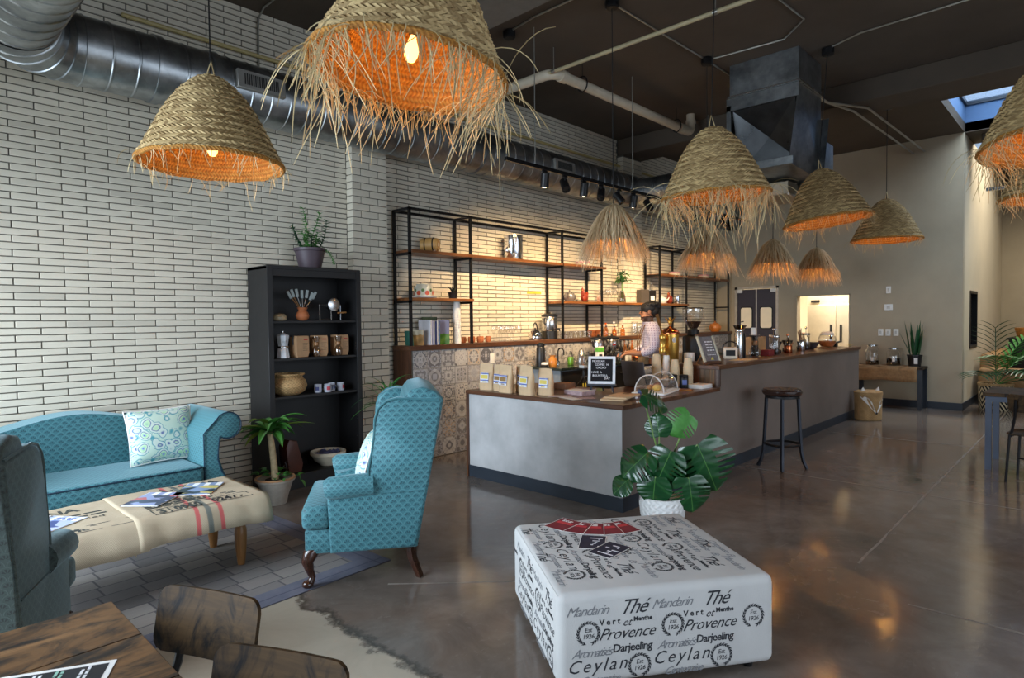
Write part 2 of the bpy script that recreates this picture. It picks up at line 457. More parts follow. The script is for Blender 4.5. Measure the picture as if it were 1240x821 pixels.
for i, (ar, x0, x1, z0) in enumerate(bricks):
    if i < 300:
        o = ob('brick', bme, wl, ((x0 + x1) / 2, YW + RR.uniform(-.0015, .0015), z0 + HB / 2))
    else:
        j = RR.uniform(-.0015, .0015); e = .002
        zt = z0 + HB - MO / 2; zb = z0 + MO / 2
        rest.add([(x0, YW + .012, zb), (x1, YW + .012, zb), (x1, YW + .012, zt), (x0, YW + .012, zt),
                  (x0 + e, YW + j, zb + e), (x1 - e, YW + j, zb + e), (x1 - e, YW + j, zt - e), (x0 + e, YW + j, zt - e)],
                 [(4, 5, 6, 7), (0, 1, 5, 4), (1, 2, 6, 5), (2, 3, 7, 6), (3, 0, 4, 7)])
stuff(rest.build('brickwork', M_BRICK, wl, smooth=False))
PH, PLB = .0715, .207
pbm = {}
for pi, (a, b_) in enumerate(PIL):
    wp = struct(MB().b2((a + .008, 5.548, 0), (b_ - .008, YW + .0, 4.1)).build('wall_pilaster', M_MORTAR, smooth=False))
    for r in range(57):
        z = r * PH; off = 0 if r % 2 else PLB / 2
        x = a - off if off else a
        x = a
        cuts = [a]
        t = a + (PLB if r % 2 else PLB * .5)
        while t < b_ - .05: cuts.append(t); t += PLB
        cuts.append(b_)
        for i in range(len(cuts) - 1):
            x0, x1 = cuts[i] + (MO / 2 if i else 0), cuts[i + 1] - (MO / 2 if i < len(cuts) - 2 else 0)
            key = (round(x1 - x0, 3))
            if key not in pbm:
                pbm[key] = MB().b2((-(x1 - x0) / 2, 0, -(PH - MO) / 2), ((x1 - x0) / 2, .108, (PH - MO) / 2), .0025).mesh('brick', M_BRICK)
            ob('brick', pbm[key], wp, ((x0 + x1) / 2, 5.54 + RR.uniform(-.001, .001), z + PH / 2))

# ---------------------------------------------------------------- back wall, return wall, far end, kitchen
mb = MB()
for a, b_ in (((11.95, 1.6, 0), (12.1, 3.22, 4.36)), ((11.95, 3.22, 0), (12.1, 4.10, .95)), ((11.95, 3.22, 1.89), (12.1, 4.10, 4.36)),
              ((11.95, 4.10, 0), (12.1, 4.45, 4.36)), ((11.95, 4.45, 2.07), (12.1, 5.25, 4.36)), ((11.95, 5.25, 0), (12.1, 5.66, 4.36))):
    mb.b2(a, b_)
struct(mb.build('wall_back', M_TAN, smooth=False))
M_PEACH = mat('pale_plaster', C(206, 192, 166), .85, var=.05, ns=2, bump=.1, bs=140)
mb = MB()
for a, b_ in (((12.1, 1.6, 0), (12.66, 1.75, 4.36)), ((12.66, 1.6, 1.9), (13.46, 1.75, 4.36)), ((12.66, 1.6, 0), (13.46, 1.75, .95)), ((13.46, 1.6, 0), (17.0, 1.75, 4.36))): mb.b2(a, b_)
struct(mb.build('wall_return', M_PEACH, smooth=False))
struct(MB().b2((17.0, -4.8, 0), (17.15, 1.75, 4.36)).build('wall_far', M_TAN, smooth=False))
d1 = struct(MB().b2((12.70, 1.66, .99), (13.42, 1.70, 1.87), .004).build('window_4', mat('dark_window_pane', C(34, 34, 38), .2)))
d1['label'] = 'narrow dark framed window in the pale return wall'
for a_, c_ in (((12.655, 1.59, .95), (12.70, 1.72, 1.91)), ((13.42, 1.59, .95), (13.465, 1.72, 1.91)), ((12.70, 1.59, 1.865), (13.42, 1.72, 1.91)), ((12.70, 1.59, .95), (13.42, 1.72, .995))): MB().b2(a_, c_).build('window_frame', M_BLACK, d1, smooth=False)
for n, a, b_ in (('baseboard_back', (11.935, 1.585, 0), (11.95, 4.43, .115)), ('baseboard_return', (11.95, 1.585, 0), (17.0, 1.6, .115))):
    struct(MB().b2(a, b_, .002).build(n, M_BASE))
# kitchen beyond the pass-through
M_KW = mat('kitchen_white_wall', C(236, 228, 208), .6, var=.03)
struct(MB().b2((15.0, 1.75, 0), (15.1, 5.86, 2.8)).b2((12.1, 5.66, 0), (15.0, 5.86, 2.8)).build('wall_kitchen', M_KW, smooth=False))
struct(MB().b2((12.1, 1.75, 2.75), (15.1, 5.86, 2.85)).build('ceiling_kitchen', M_KW, smooth=False))
kl = thing('ceiling_light', 'bright square kitchen ceiling light seen through the pass-through', 'lamp', (13.0, 3.9, 2.735))
MB().box((0, 0, 0), (.62, .62, .03), .004).build('frame', M_WHITE, kl)
MB().box((0, 0, -.017), (.56, .56, .008)).build('diffuser', mat('lamp_diffuser', (1, .93, .78, 1), .5, emit=9), kl)
area('kitchen_lamp_light', (13.0, 3.9, 2.70), (0, 0, 0), .56, .56, 140, (1.0, .88, .68))
# window trim of the pass-through
mb = MB()
mb.b2((11.94, 3.205, .94), (12.11, 3.225, 1.90)).b2((11.94, 4.095, .94), (12.11, 4.115, 1.90)).b2((11.94, 3.205, 1.885), (12.11, 4.115, 1.905)).b2((11.90, 3.19, .93), (12.13, 4.13, .955))
struct(mb.build('window_1', M_TAN, smooth=False))['label'] = 'open kitchen pass-through in the tan wall'
# double swing doors
M_DOORP = mat('dark_purple_laminate', C(58, 52, 62), .45, var=.08)
M_DOORW = mat('glowing_frosted_pane', C(226, 208, 176), .35, var=.04, emit=.22)  # panes given a weak glow in place of kitchen light behind them
fr = struct(MB().b2((11.93, 4.43, 0), (12.02, 4.475, 2.10)).b2((11.93, 5.225, 0), (12.02, 5.27, 2.10)).b2((11.93, 4.43, 2.055), (12.02, 5.27, 2.10)).build('trim_1', mat('steel_door_frame', C(196, 186, 170), .35, .4), smooth=False))
for k, (ya, yb) in enumerate(((4.478, 4.840), (4.862, 5.222))):
    o = struct(MB().prism([(ya, .01), (yb, .01), (yb, 2.05), (ya, 2.05)], 11.955, 11.99, 'X', .003, 1).build('door_%d' % (k + 2), M_DOORP))
    yc = (ya + yb) / 2
    def rr(w_, h_, r_, cy, cz): return [(cy + sx * (w_ - r_) + r_ * cos(t), cz + sz * (h_ - r_) + r_ * sin(t)) for sx, sz, t0 in ((1, 1, 0), (-1, 1, PI / 2), (-1, -1, PI), (1, -1, 1.5 * PI)) for t in [t0 + i * PI / 8 for i in range(5)]]
    MB().prism(rr(.125, .215, .05, yc, 1.50), 11.940, 11.956, 'X').build('window_gasket', M_BLACKP, o)
    MB().prism(rr(.105, .195, .04, yc, 1.50), 11.930, 11.942, 'X').build('pane', M_DOORW, o)
    MB().b2((11.925, yb - .10 if k else ya, 1.985), (11.95, yb if k else ya + .10, 2.05), .004).build('hinge', M_WHITE, o)
    MB().b2((11.945, ya, .01), (11.955, yb, .5), .001).build('kick_plate', M_STEEL, o)
MB().b2((11.945, 4.840, 0), (11.975, 4.862, 2.05)).build('centre_strip', mat('pale_gasket', C(206, 198, 186), .5), fr, smooth=False)

# ---------------------------------------------------------------- ceiling, beams and roof lights
mb = MB()
for a, b_ in (((-2.5, -4.8), (10.0, 5.86)), ((10.0, 1.6), (12.1, 5.86)), ((10.0, -4.8), (12.0, -.9)), ((12.0, -4.8), (12.9, 1.75)),
              ((12.9, -4.8), (15.2, -.9)), ((15.2, -4.8), (17.15, 1.75))):
    mb.b2((a[0], a[1], 4.35), (b_[0], b_[1], 4.5))
struct(mb.build('ceiling', M_CEIL, smooth=False))
struct(MB().b2((3.50, -4.8, 4.09), (3.96, 5.64, 4.352), .01).build('trim_2', mat('grey_concrete_beam', C(112, 106, 98), .85, var=.12, bump=.2)))['label'] = 'concrete ceiling beam above the bookcase'
struct(MB().b2((8.42, -4.8, 4.09), (8.97, 5.64, 4.352), .01).build('trim_3', M_CEIL))['label'] = 'concrete ceiling beam above the bar'
struct(MB().b2((12.25, -4.8, 3.92), (12.88, 1.42, 4.352), .01).build('trim_4', M_CEIL))['label'] = 'ceiling beam between the two roof lights'
M_WELL = mat('blue_grey_well_paint', C(78, 108, 146), .7, var=.06)
M_SKYG = thin_glass('rooflight_glass', (.93, .97, 1, 1), .05)
for k, (xa, xb) in enumerate(((10.0, 12.0), (12.9, 15.2))):
    w1 = MB()
    for a, b_ in (((xa - .06, -.96), (xa, 1.66)), ((xb, -.96), (xb + .06, 1.66)), ((xa, -.96), (xb, -.9)), ((xa, 1.6), (xb, 1.66))):
        w1.b2((a[0], a[1], 4.36), (b_[0], b_[1], 4.76))
    o = struct(w1.build('window_%d' % (k + 2), M_WELL, smooth=False)); o['label'] = ['nearer', 'farther'][k] + ' roof light well in the ceiling'
    fr_ = MB()
    for y in (-.93, .36, 1.60): fr_.b2((xa, y - .03, 4.76), (xb, y + .03, 4.82))
    for x in (xa, xb - .03): fr_.b2((x, -.93, 4.76), (x + .05, 1.63, 4.82))
    fr_.build('window_frame', M_BASE, o, smooth=False)
    for y in (-.90, .39): MB().b2((xa + .05, y, 4.78), (xb - .03, y + 1.18, 4.788)).build('pane', M_SKYG, o, smooth=False)
# window walls behind and beside the camera (out of view, they frame the daylight)
mb = MB().b2((-2.5, -4.8, 0), (-2.3, 5.86, .25)).b2((-2.5, -4.8, 2.55), (-2.3, 5.86, 4.36)).b2((-2.5, -4.8, .25), (-2.3, 1.8, 2.55))
for y in (3.6, 5.6): mb.b2((-2.46, y, .25), (-2.34, y + .14, 2.55))
struct(mb.build('unseen_wall_front', M_TAN, smooth=False))
mb = MB().b2((-2.3, -4.8, 0), (17.0, -4.65, .25)).b2((-2.3, -4.8, 3.3), (17.0, -4.65, 4.36)).b2((7.7, -4.8, .25), (17.0, -4.65, 3.3))
for x in (-2.3, -.45, 2.2, 4.9): mb.b2((x, -4.77, .25), (x + .14, -4.68, 3.3))
struct(mb.build('unseen_wall_right', M_TAN, smooth=False))
# ---------------------------------------------------------------- ducts and ceiling services
YD, ZD, RD = 5.295, 3.45, .24
du = thing('round_duct', 'large round spiral metal duct running along the brick wall', 'duct', (0, 0, 0))
def ribbed(x0, x1, r, step=.165):
    pr = []; x = x0; pr.append((r, x0))
    while x + step < x1:
        x += step; pr += [(r, x - .012), (r + .006, x - .006), (r + .006, x + .002), (r, x + .008)]
    pr.append((r, x1)); return pr
def lx(prof, y, z, mb=None, n=32):
    mb = mb or MB(); mb.m = Mx.Translation((0, y, z)) @ Mx.Rotation(PI / 2, 4, 'Y'); mb.lathe(prof, n, cap=True); mb.m = Mx.Identity(4); return mb
lx(ribbed(1.14, 11.94, RD), YD, ZD).build('straight_run', M_GALV, du)
for x in (1.62, 2.02, 4.98, 8.2, 8.75): lx([(RD, x - .03), (RD + .012, x - .028), (RD + .012, x + .028), (RD, x + .03)], YD, ZD).build('joint_band', M_GALV, du)
# gored elbow turning towards the room
CX, CY, BR = 1.14, YD - .42, .42
def elb(t): return V((CX - BR * sin(t), CY + BR * cos(t), ZD))
for g in range(5):
    t0, t1 = g * PI / 10, (g + 1) * PI / 10
    mb = MB(); vs_ = []; n = 32
    for t in (t0, t0 + .012, t1 - .012, t1):
        rr_ = RD + (.008 if t in (t0, t1) else 0); c = elb(t); u = V((-sin(t), cos(t), 0))
        for j in range(n):
            a = 2 * PI * j / n; vs_.append(c + u * (cos(a) * rr_) + V((0, 0, sin(a) * rr_)))
    fs = [(i * n + j, i * n + (j + 1) % n, (i + 1) * n + (j + 1) % n, (i + 1) * n + j) for i in range(3) for j in range(n)]
    mb.add(vs_, fs).build('elbow_gore', M_GALV, du)
mb = MB(); mb.m = Mx.Translation((CX - BR, 0, ZD)) @ Mx.Rotation(-PI / 2, 4, 'X'); mb.lathe(ribbed(.2, CY, RD, .15), 32); mb.m = Mx.Identity(4)
mb.build('cross_run', M_GALV, du)
def register(x0, ):
    r = MB(); r.m = Mx.Translation((x0, YD, ZD)) @ Mx.Rotation(rad(-4), 4, 'X')
    r.b2((0, -RD - .03, -.075), (.40, -RD + .05, .075), .004)
    o = r.build('air_register', mat('register_grey', C(150, 148, 142), .45, .5), du)
    d = MB(); d.m = r.m
    for i in range(17): d.b2((.055 + i * .0172, -RD - .034, -.045), (.062 + i * .0172, -RD - .029, .045))
    stuff(d.build('louvre_slots', M_BLACK, o, smooth=False))
register(2.15); register(6.12)
# branch to the air handler
br = thing('branch_duct', 'round metal branch duct running from wall duct to the air handler', 'duct')
mb = MB(); mb.m = Mx.Translation((8.15, 0, ZD - .06)) @ Mx.Rotation(-PI / 2, 4, 'X'); mb.lathe(ribbed(3.12, YD - .2, .2, .16), 28); mb.m = Mx.Identity(4)
mb.build('straight_run', M_GALV, br)
mb = MB(); mb.m = Mx.Translation((8.15, 0, ZD - .06)) @ Mx.Rotation(-PI / 2, 4, 'X'); mb.lathe([(.2, 4.0), (.215, 4.01), (.215, 4.05), (.2, 4.06)], 28); mb.m = Mx.Identity(4)
mb.build('joint_band', M_GALV, br)
# rectangular air handler duct dropping from the ceiling
ah = thing('air_handler', 'square sheet metal air duct dropping from the dark ceiling', 'duct')
mb = MB().b2((6.89, 2.35, 4.0), (7.60, 3.10, 4.348))
mb.build('upper_sleeve', M_GALV, ah, smooth=False)
MB().b2((6.87, 2.33, 3.985), (7.62, 3.12, 4.005)).build('flange', M_STEEL, ah, smooth=False)
def creased(p, nrm, d=.025):
    c = sum((V(q) for q in p), V()) / 4 + V(nrm) * d
    return list(p) + [c], [(0, 1, 4), (1, 2, 4), (2, 3, 4), (3, 0, 4)]
X0, X1, Y0, Y1 = 6.89, 7.60, 2.35, 3.14
for q, nn in ((((X0, Y0, 3.98), (X1, Y0, 3.98), (X1, Y0, 3.05), (X0, Y0 + .1, 3.16)), (0, -1, 0)),
              (((X1, Y0, 3.98), (X1, Y1, 3.98), (X1, Y1, 3.10), (X1, Y0, 3.05)), (1, 0, 0)),
              (((X0, Y1, 3.98), (X1, Y1, 3.98), (X1, Y1, 3.10), (X0, Y1, 3.16)), (0, 1, 0)),
              (((X0, Y0 + .1, 3.16), (X0, Y1, 3.16), (X1, Y1, 3.10), (X1, Y0, 3.05)), (0, 0, -1))):
    a, f = creased([V(t) for t in q], nn); MB().add(a, f).build('creased_panel', M_GALV, ah, smooth=False)
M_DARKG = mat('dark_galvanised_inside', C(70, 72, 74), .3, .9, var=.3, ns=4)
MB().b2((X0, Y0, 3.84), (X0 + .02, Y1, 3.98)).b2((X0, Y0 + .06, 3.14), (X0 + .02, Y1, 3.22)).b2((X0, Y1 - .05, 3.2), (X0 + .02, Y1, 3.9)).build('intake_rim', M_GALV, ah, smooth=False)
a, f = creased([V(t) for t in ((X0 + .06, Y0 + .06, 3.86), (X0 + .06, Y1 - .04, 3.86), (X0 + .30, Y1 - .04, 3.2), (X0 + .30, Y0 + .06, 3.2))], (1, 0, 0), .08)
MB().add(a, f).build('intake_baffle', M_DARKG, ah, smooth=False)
a, f = creased([V(t) for t in ((7.62, 2.27, 3.74), (7.66, 2.62, 3.74), (7.62, 2.62, 2.98), (7.42, 2.27, 2.98))], (-.4, -1, 0), .02)
MB().add(a, f).build('turning_vane', M_GALV, ah, smooth=False)
MB().b2((7.62, 2.45, 3.12), (8.40, 3.12, 3.62), .01).build('plenum', M_GALV, ah)
MB().b2((7.30, 2.60, 2.90), (7.95, 3.10, 3.05), .008).build('drip_pan', mat('beige_metal', C(176, 164, 144), .5, .3), ah)
MB().tube([(7.25, 2.58, 2.89), (7.95, 2.58, 2.89)], .014).build('drain_pipe', M_WHITE, ah)
# white drain pipe with elbow
M_PVC = mat('white_pvc', C(206, 194, 172), .45, var=.08)
pv = thing('drain_pipe', 'thick white plastic drain pipe with elbows under the ceiling', 'pipe')
def arc(c, a, b, r, n=7):  # fillet points between directions a->corner->b
    a = V(a).normalized(); b = V(b).normalized(); c = V(c)
    return [c - a * r * (1 - t) ** 2 * 1.0 + b * r * t ** 2 for t in [i / n for i in range(n + 1)]]
MB().tube([(5.12, 5.6, 4.1)] + arc((5.12, 4.22, 4.1), (0, -1, 0), (1, 0, 0), .14) + [(7.95, 4.22, 4.1)], .055, 14).build('pipe_run', M_PVC, pv)
MB().tube([(7.93, 4.22, 4.1)] + arc((8.12, 4.22, 4.1), (1, 0, 0), (0, 0, 1), .1) + [(8.12, 4.22, 4.36)], .058, 14).build('riser', M_PVC, pv)
for a_, c_ in (((5.22, 4.22, 4.1), (5.32, 4.22, 4.1)), ((7.78, 4.22, 4.1), (7.9, 4.22, 4.1)), ((8.12, 4.22, 4.22), (8.12, 4.22, 4.27))): MB().tube([a_, c_], .066, 14).build('coupling', M_PVC, pv)
for x in (5.62, 7.72):
    MB().tube([(x, 4.22 + .066 * cos(t), 4.11 + .085 * sin(t)) for t in [i * PI / 8 for i in range(17)]], .008, 6).tube([(x, 4.22, 4.19), (x, 4.22, 4.35)], .004, 5).build('hanger_strap', M_BLACK, pv)
M_COND = mat('conduit_steel', C(170, 168, 160), .35, .8)
cw = thing('cream_pipe', 'thin cream sprinkler pipe crossing under the dark ceiling', 'pipe')
MB().tube([(5.10, -2, 4.1), (5.10, 5.2, 4.1)], .02, 10).build('pipe', mat('cream_paint', C(190, 176, 140), .5), cw)
for y in (4.2, 2.42): MB().tube([(5.10, y, 4.1), (5.10, y, 4.35)], .005, 6).tube([(5.10, y - .022, 4.1), (5.10, y + .022, 4.1)], .024, 10).build('hanger', M_COND, cw)
yp = thing('gas_pipe', 'yellowish pipe running along the brick above the duct', 'pipe')
MB().tube([(1.5, 5.60, 3.93), (9.6, 5.60, 3.93)], .018, 8).build('pipe', mat('yellowed_paint', C(186, 168, 112), .5), yp)
def conduit(label, pts, r=.009):
    return tag(MB().tube(pts, r, 6).build('conduit', M_COND), label, 'conduit', 'thin metal conduits on the ceiling')
conduit('thin metal conduit bending down the brick wall to the duct', [(2.6, 5.63, 3.72), (2.6, 5.63, 4.18), (2.6, 5.61, 4.28), (2.6, 5.5, 4.335), (2.6, 3.9, 4.338)])
conduit('thin conduit on the ceiling joining the raffia lamp boxes', [(4.75, 3.23, 4.338), (5.6, 3.22, 4.338), (6.53, 3.20, 4.338), (8.4, 3.2, 4.338)])
conduit('thin conduit bending across the ceiling beside the air duct', [(6.53, 3.19, 4.338), (6.6, 2.4, 4.338), (6.3, 2.1, 4.338), (5.4, 2.15, 4.338)])
conduit('thin conduit running from a straw lamp box towards the right', [(7.16, 2.14, 4.338), (7.0, 1.8, 4.338), (6.95, .4, 4.338), (6.9, -2, 4.338)])
conduit('thin conduit running to a ceiling box above the biggest straw lamp', [(4.50, 4.26, 4.338), (4.45, 3.9, 4.338), (4.45, 2.0, 4.338)])
for i, y in enumerate((2.28, 2.12)):
    conduit(['nearer', 'farther'][i] + ' of two paired pipes from the air duct to the tan wall', [(7.6, 2.6 - .1 * i, 4.12), (8.0, 2.4, 4.04), (8.6, y, 4.05), (11.94, y, 4.15)], .014)
def canopy_box(x, y, label):
    b = thing('ceiling_box', label, 'ceiling box', (x, y, 4.27), group='black ceiling boxes')
    MB().lathe([(.05, 0), (.062, .01), (.062, .065), (.05, .08)], 16).build('cover', M_BLACK, b)
    return b
canopy_box(4.50, 4.27, 'small black ceiling box left of the white drain pipe')
# ---------------------------------------------------------------- light track hung on rods
TY, TZ = 4.05, 2.99
tr = thing('light_track', 'black light track hanging on rods in front of the round duct', 'light track')
MB().b2((4.20, TY - .02, TZ), (9.63, TY + .02, TZ + .035), .003).build('rail', M_BLACK, tr)
for x in (4.62, 6.36, 8.3): MB().tube([(x, TY, TZ + .03), (x, TY, 4.349)], .005, 6).build('hanger_rod', M_COND, tr)
M_LAMPW = mat('spot_lens_glow', (1, .82, .5, 1), .3, emit=30)
def spot(x, lit, pan, tilt, label):
    t = thing('track_spotlight', label, 'spotlight', (x, TY, TZ), group='track spotlights')
    MB().tube([(0, 0, 0), (0, 0, -.075)], .012, 8).b2((-.03, -.012, -.02), (.03, .012, 0)).build('stem', M_BLACK, t)
    m = Mx.Translation((0, 0, -.105)) @ Mx.Rotation(pan, 4, 'Z') @ Mx.Rotation(tilt, 4, 'X')
    h = MB(); h.m = m; h.lathe([(.02, .085), (.042, .075), (.045, -.06), (.040, -.062), (.036, -.03)], 16)
    hd = h.build('head', M_BLACKP, t)
    l = MB(); l.m = m; l.lathe([(1e-5, -.066), (.02, -.064), (.036, -.056)], 14, cap=False)
    l.build('lens', M_LAMPW if lit else mat('spot_lens_dark', C(40, 38, 36), .2), hd)
    if lit:
        ld = bpy.data.lights.new('spot_beam', 'SPOT'); ld.energy = 210; ld.color = (1, .70, .38); ld.spot_size = rad(100); ld.spot_blend = 1.0; ld.shadow_soft_size = .035
        lo = ob('spot_beam', ld, t); lo.matrix_local = Mx.Translation((0, .03, -.185)) @ Mx.Rotation(pan, 4, 'Z') @ Mx.Rotation(rad(50), 4, 'X')
    return t
ORD = ['first', 'second', 'third', 'fourth', 'fifth', 'sixth', 'seventh', 'eighth', 'ninth', 'tenth', 'eleventh', 'twelfth', 'thirteenth']
for i, (x, lit) in enumerate(tuple((x * .8265, l_) for x, l_ in ((5.76, 1), (6.15, 0), (6.54, 1), (6.92, 0), (7.35, 0), (7.71, 1), (8.12, 0), (8.62, 0), (9.03, 1), (9.52, 0), (9.99, 1), (10.63, 0), (10.90, 0)))):
    # lit heads tilt to the brick wall, unlit ones are turned about
    pan = rad((-32, 150, -34, 120, 200, -32, 160, 100, -42, 170, -44, 190, 110)[i]); tilt = rad(16 if lit else 38)
    spot(x, lit, pan, tilt, ('lit' if lit else 'unlit') + ' black track spotlight, ' + ORD[i] + ' from the left on the track')
# ---------------------------------------------------------------- straw pendant lamps
def straw_mat(name, c1, c2, transl=.25):
    m, nt, b = newmat(name)
    co = coord(nt); r = objrand(nt); f = noise(nt, co, 30, 4, .6)
    cl = ramp(nt, f * .5 + r * .5, [(.2, c1), (.8, c2)])
    plug(nt, b.inputs['Base Color'], cl); b.inputs['Roughness'].default_value = .75
    plug(nt, b.inputs['Normal'], bumpn(nt, noise(nt, co, 120, 2), .4, .003))
    return m
M_STRAW = straw_mat('seagrass_braid', C(138, 110, 68), C(220, 192, 138))
def lining():
    m, nt, b = newmat('seagrass_lining'); co = coord(nt); x, y, z = sep(nt, co); a = mth(nt, 'ARCTAN2', y, x)
    row = (z * 260.0).sn(); ch = ((a * 120.0) + (z * 130.0).sn() * 2.2).sn(); n = noise(nt, co, 22, 4, .6)
    h = row * .18 + ch * .18 + n
    plug(nt, b.inputs['Base Color'], ramp(nt, h * .5 + .25, [(.25, C(140, 88, 30)), (.5, C(184, 124, 52)), (.75, C(214, 160, 78))])); b.inputs['Roughness'].default_value = .8
    plug(nt, b.inputs['Normal'], bumpn(nt, h, .6, .015)); return m
M_STRAWIN = lining()
M_FRINGE = straw_mat('straw_fringe', C(168, 146, 100), C(226, 206, 160))
M_RAFF = straw_mat('raffia_strands', C(176, 148, 108), C(234, 208, 168))
M_BULB = mat('filament_bulb_glow', (1, .50, .13, 1), .2, emit=5)
M_CORD = mat('black_cord', C(18, 17, 17), .6)
PR = [(.035, .56), (.08, .54), (.145, .485), (.205, .415), (.262, .33), (.312, .235), (.355, .145), (.394, .065), (.43, 0)]
def pr_at(t):
    s_ = t * (len(PR) - 1); i = min(int(s_), len(PR) - 2); u = s_ - i
    return PR[i][0] * (1 - u) + PR[i + 1][0] * u, PR[i][1] * (1 - u) + PR[i + 1][1] * u
ARC = [0]
for i in range(200):
    a, b_ = pr_at(i / 200), pr_at((i + 1) / 200); ARC.append(ARC[-1] + math.hypot(a[0] - b_[0], a[1] - b_[1]))
def by_arc(s_):
    s_ = max(0, min(s_, ARC[-1] - 1e-6))
    lo = max(i for i in range(201) if ARC[i] <= s_); t = (lo + (s_ - ARC[lo]) / max(1e-9, ARC[lo + 1] - ARC[lo])) / 200
    return pr_at(t)
NC = 14; CW = ARC[-1] / NC
prof = []
for k in range(NC):
    for q in range(4):
        r, z = by_arc((k + q / 4) * CW); bulge = .006 * sin(PI * q / 4); prof.append((r + bulge - .006, z + bulge * .5))
prof.append((.430, 0))
SH_IN = MB().lathe([(r - .014, z - .004) for r, z in prof] , 40, cap=False).mesh('shade_lining', M_STRAWIN)
mbb = MB()
rb = random.Random(3)
for k in range(NC):
    s0 = k * CW; r, _ = by_arc(s0 + CW / 2); n = max(10, int(2 * PI * r / .029))
    for half in (0, 1):
        for j in range(n):
            a = 2 * PI * (j + .5 * half + rb.uniform(-.1, .1)) / n
            sa, sb = s0 + (half * .5 - .04) * CW, s0 + (half * .5 + .54) * CW
            da = (.044 / max(r, .06)) * (1 if half else -1)
            (ra, za), (rc, zc) = by_arc(sa), by_arc(sb); wv = .0115 / max(r, .06)
            def P(rr_, an, z, l): return ((rr_ + l) * cos(an), (rr_ + l) * sin(an), z + l * .4)
            rm, zm = (ra + rc) / 2, (za + zc) / 2
            l0 = .001; l1 = .013 + rb.uniform(-.003, .003)
            mbb.add([P(ra, a - da / 2 - wv, za, l0), P(ra, a - da / 2 + wv, za, l0 + .003), P(rc, a + da / 2 + wv, zc, l0), P(rc, a + da / 2 - wv, zc, l0 + .003), P(rm, a, zm, l1)],
                    [(0, 1, 4), (1, 2, 4), (2, 3, 4), (3, 0, 4)])
BRAID = mbb.mesh('braided_coils', M_STRAW, sharp=60)
SHELL = MB().lathe([(r - .004, z) for r, z in prof], 40, cap=False).mesh('shade', M_STRAW)
RIM = MB().tube([(.43 * cos(2 * PI * i / 48), .43 * sin(2 * PI * i / 48), .0 + .004 * sin(i * 1.7)) for i in range(49)], .014, 7).mesh('rim', M_STRAWIN)
BULBG = MB().lathe([(.0001, -.062), (.018, -.056), (.030, -.032), (.032, -.012), (.026, .012), (.016, .04), (.013, .06)], 14).mesh('bulb', M_BULB)
def strand(mb, p, d, length, rn, th=.0022, curl=.8, seg=7):
    pts = [V(p)]; d = V(d).normalized(); cu = V((rn.uniform(-1, 1), rn.uniform(-1, 1), rn.uniform(-.3, .3))) * curl
    for i in range(seg):
        d = (d + V((0, 0, -1)) * (2.0 / seg) + cu * (1.2 / seg)).normalized(); pts.append(pts[-1] + d * (length / seg))
        cu = (cu + V((rn.uniform(-1, 1), rn.uniform(-1, 1), 0)) * .35 * curl)
    mb.tube(pts, [th] * (seg) + [th * .5], 3, cap=False)
def fringe(n, l0, l1, seed, tuft=None, th=.002):
    rn = random.Random(seed); mb = MB(); tuft = tuft or []
    for i in range(n):
        a = rn.uniform(0, 2 * PI); L = rn.uniform(l0, l1) * (rn.uniform(.35, 1))
        for ta, tw, tl in tuft:
            if abs((a - ta + PI) % (2 * PI) - PI) < tw: L *= tl
        r = .43 + rn.uniform(-.012, .012)
        o = rn.uniform(-.9, .5)
        d = V((cos(a) * o + rn.uniform(-.35, .35), sin(a) * o + rn.uniform(-.35, .35), rn.uniform(-.9, .25)))
        strand(mb, (r * cos(a), r * sin(a), rn.uniform(-.01, .025)), d, L, rn, th)
    return mb.mesh('fringe', M_FRINGE)
def pendant(label, loc, tilt=(0, 0, 0), fr=None, s_=1.0, power=12):
    t = thing('straw_pendant_lamp', label, 'pendant lamp', loc, group='braided straw pendant lamps')
    t.rotation_euler = tilt; t.scale = (s_, s_, s_)
    ob('shade', SHELL, t); ob('shade_lining', SH_IN, t); stuff(ob('braided_coils', BRAID, t)); ob('rim', RIM, t)
    if fr: stuff(ob('fringe', fr, t))
    MB().tube([(.03, 0, .54), (.004, 0, .66), (-.03, 0, .54)], .006, 6).build('loop', M_FRINGE, t)
    ub = Mx.Rotation(0, 4, 'X'); e = t.rotation_euler.to_matrix().to_4x4().inverted()
    top = e @ V((0, 0, (4.35 - loc[2]) / s_))
    MB().tube([(0, 0, .22), (0, 0, .66), top], .0045, 6).build('cord', M_CORD, t)
    c = MB(); c.m = Mx.Translation(top) @ e; c.lathe([(.05, -.08), (.062, -.07), (.062, -.01), (.05, 0)], 14).build('ceiling_cup', M_BLACK, t)
    MB().lathe([(.016, 0), (.02, .005), (.02, .055), (.012, .07)], 12, (0, 0, .17)).build('bulb_socket', M_BLACKP, t)
    ob('bulb', BULBG, t, (0, 0, .115))
    l = bpy.data.lights.new('bulb_light', 'POINT'); l.energy = power; l.color = (1, .46, .10); l.shadow_soft_size = .04
    ob('bulb_light', l, t, (0, 0, .085))
    return t
F1 = fringe(120, .06, .22, 1); F2 = fringe(440, .10, .40, 2, [(-1.4, .75, 1.4), (1.74, .9, 1.25)], .0023); F3 = fringe(330, .2, .6, 3); F4 = fringe(160, .08, .24, 4); F5 = fringe(110, .06, .2, 5, [(PI * .9, .6, 1.6)]); F6 = fringe(360, .12, .42, 6)
pendant('straw pendant lamp with neat rim hanging before the brick wall above the sofa', (1.605, 4.16, 2.52), (0, 0, 0), F1, 1.0)
pendant('biggest shaggy straw pendant lamp at top centre with long fringe', (1.655, 2.165, 2.555), tuple((Mx.Rotation(rad(7.5), 4, V((.61, .79, 0))) @ Mx.Rotation(.6, 4, 'Z')).to_euler()), F2, .97)
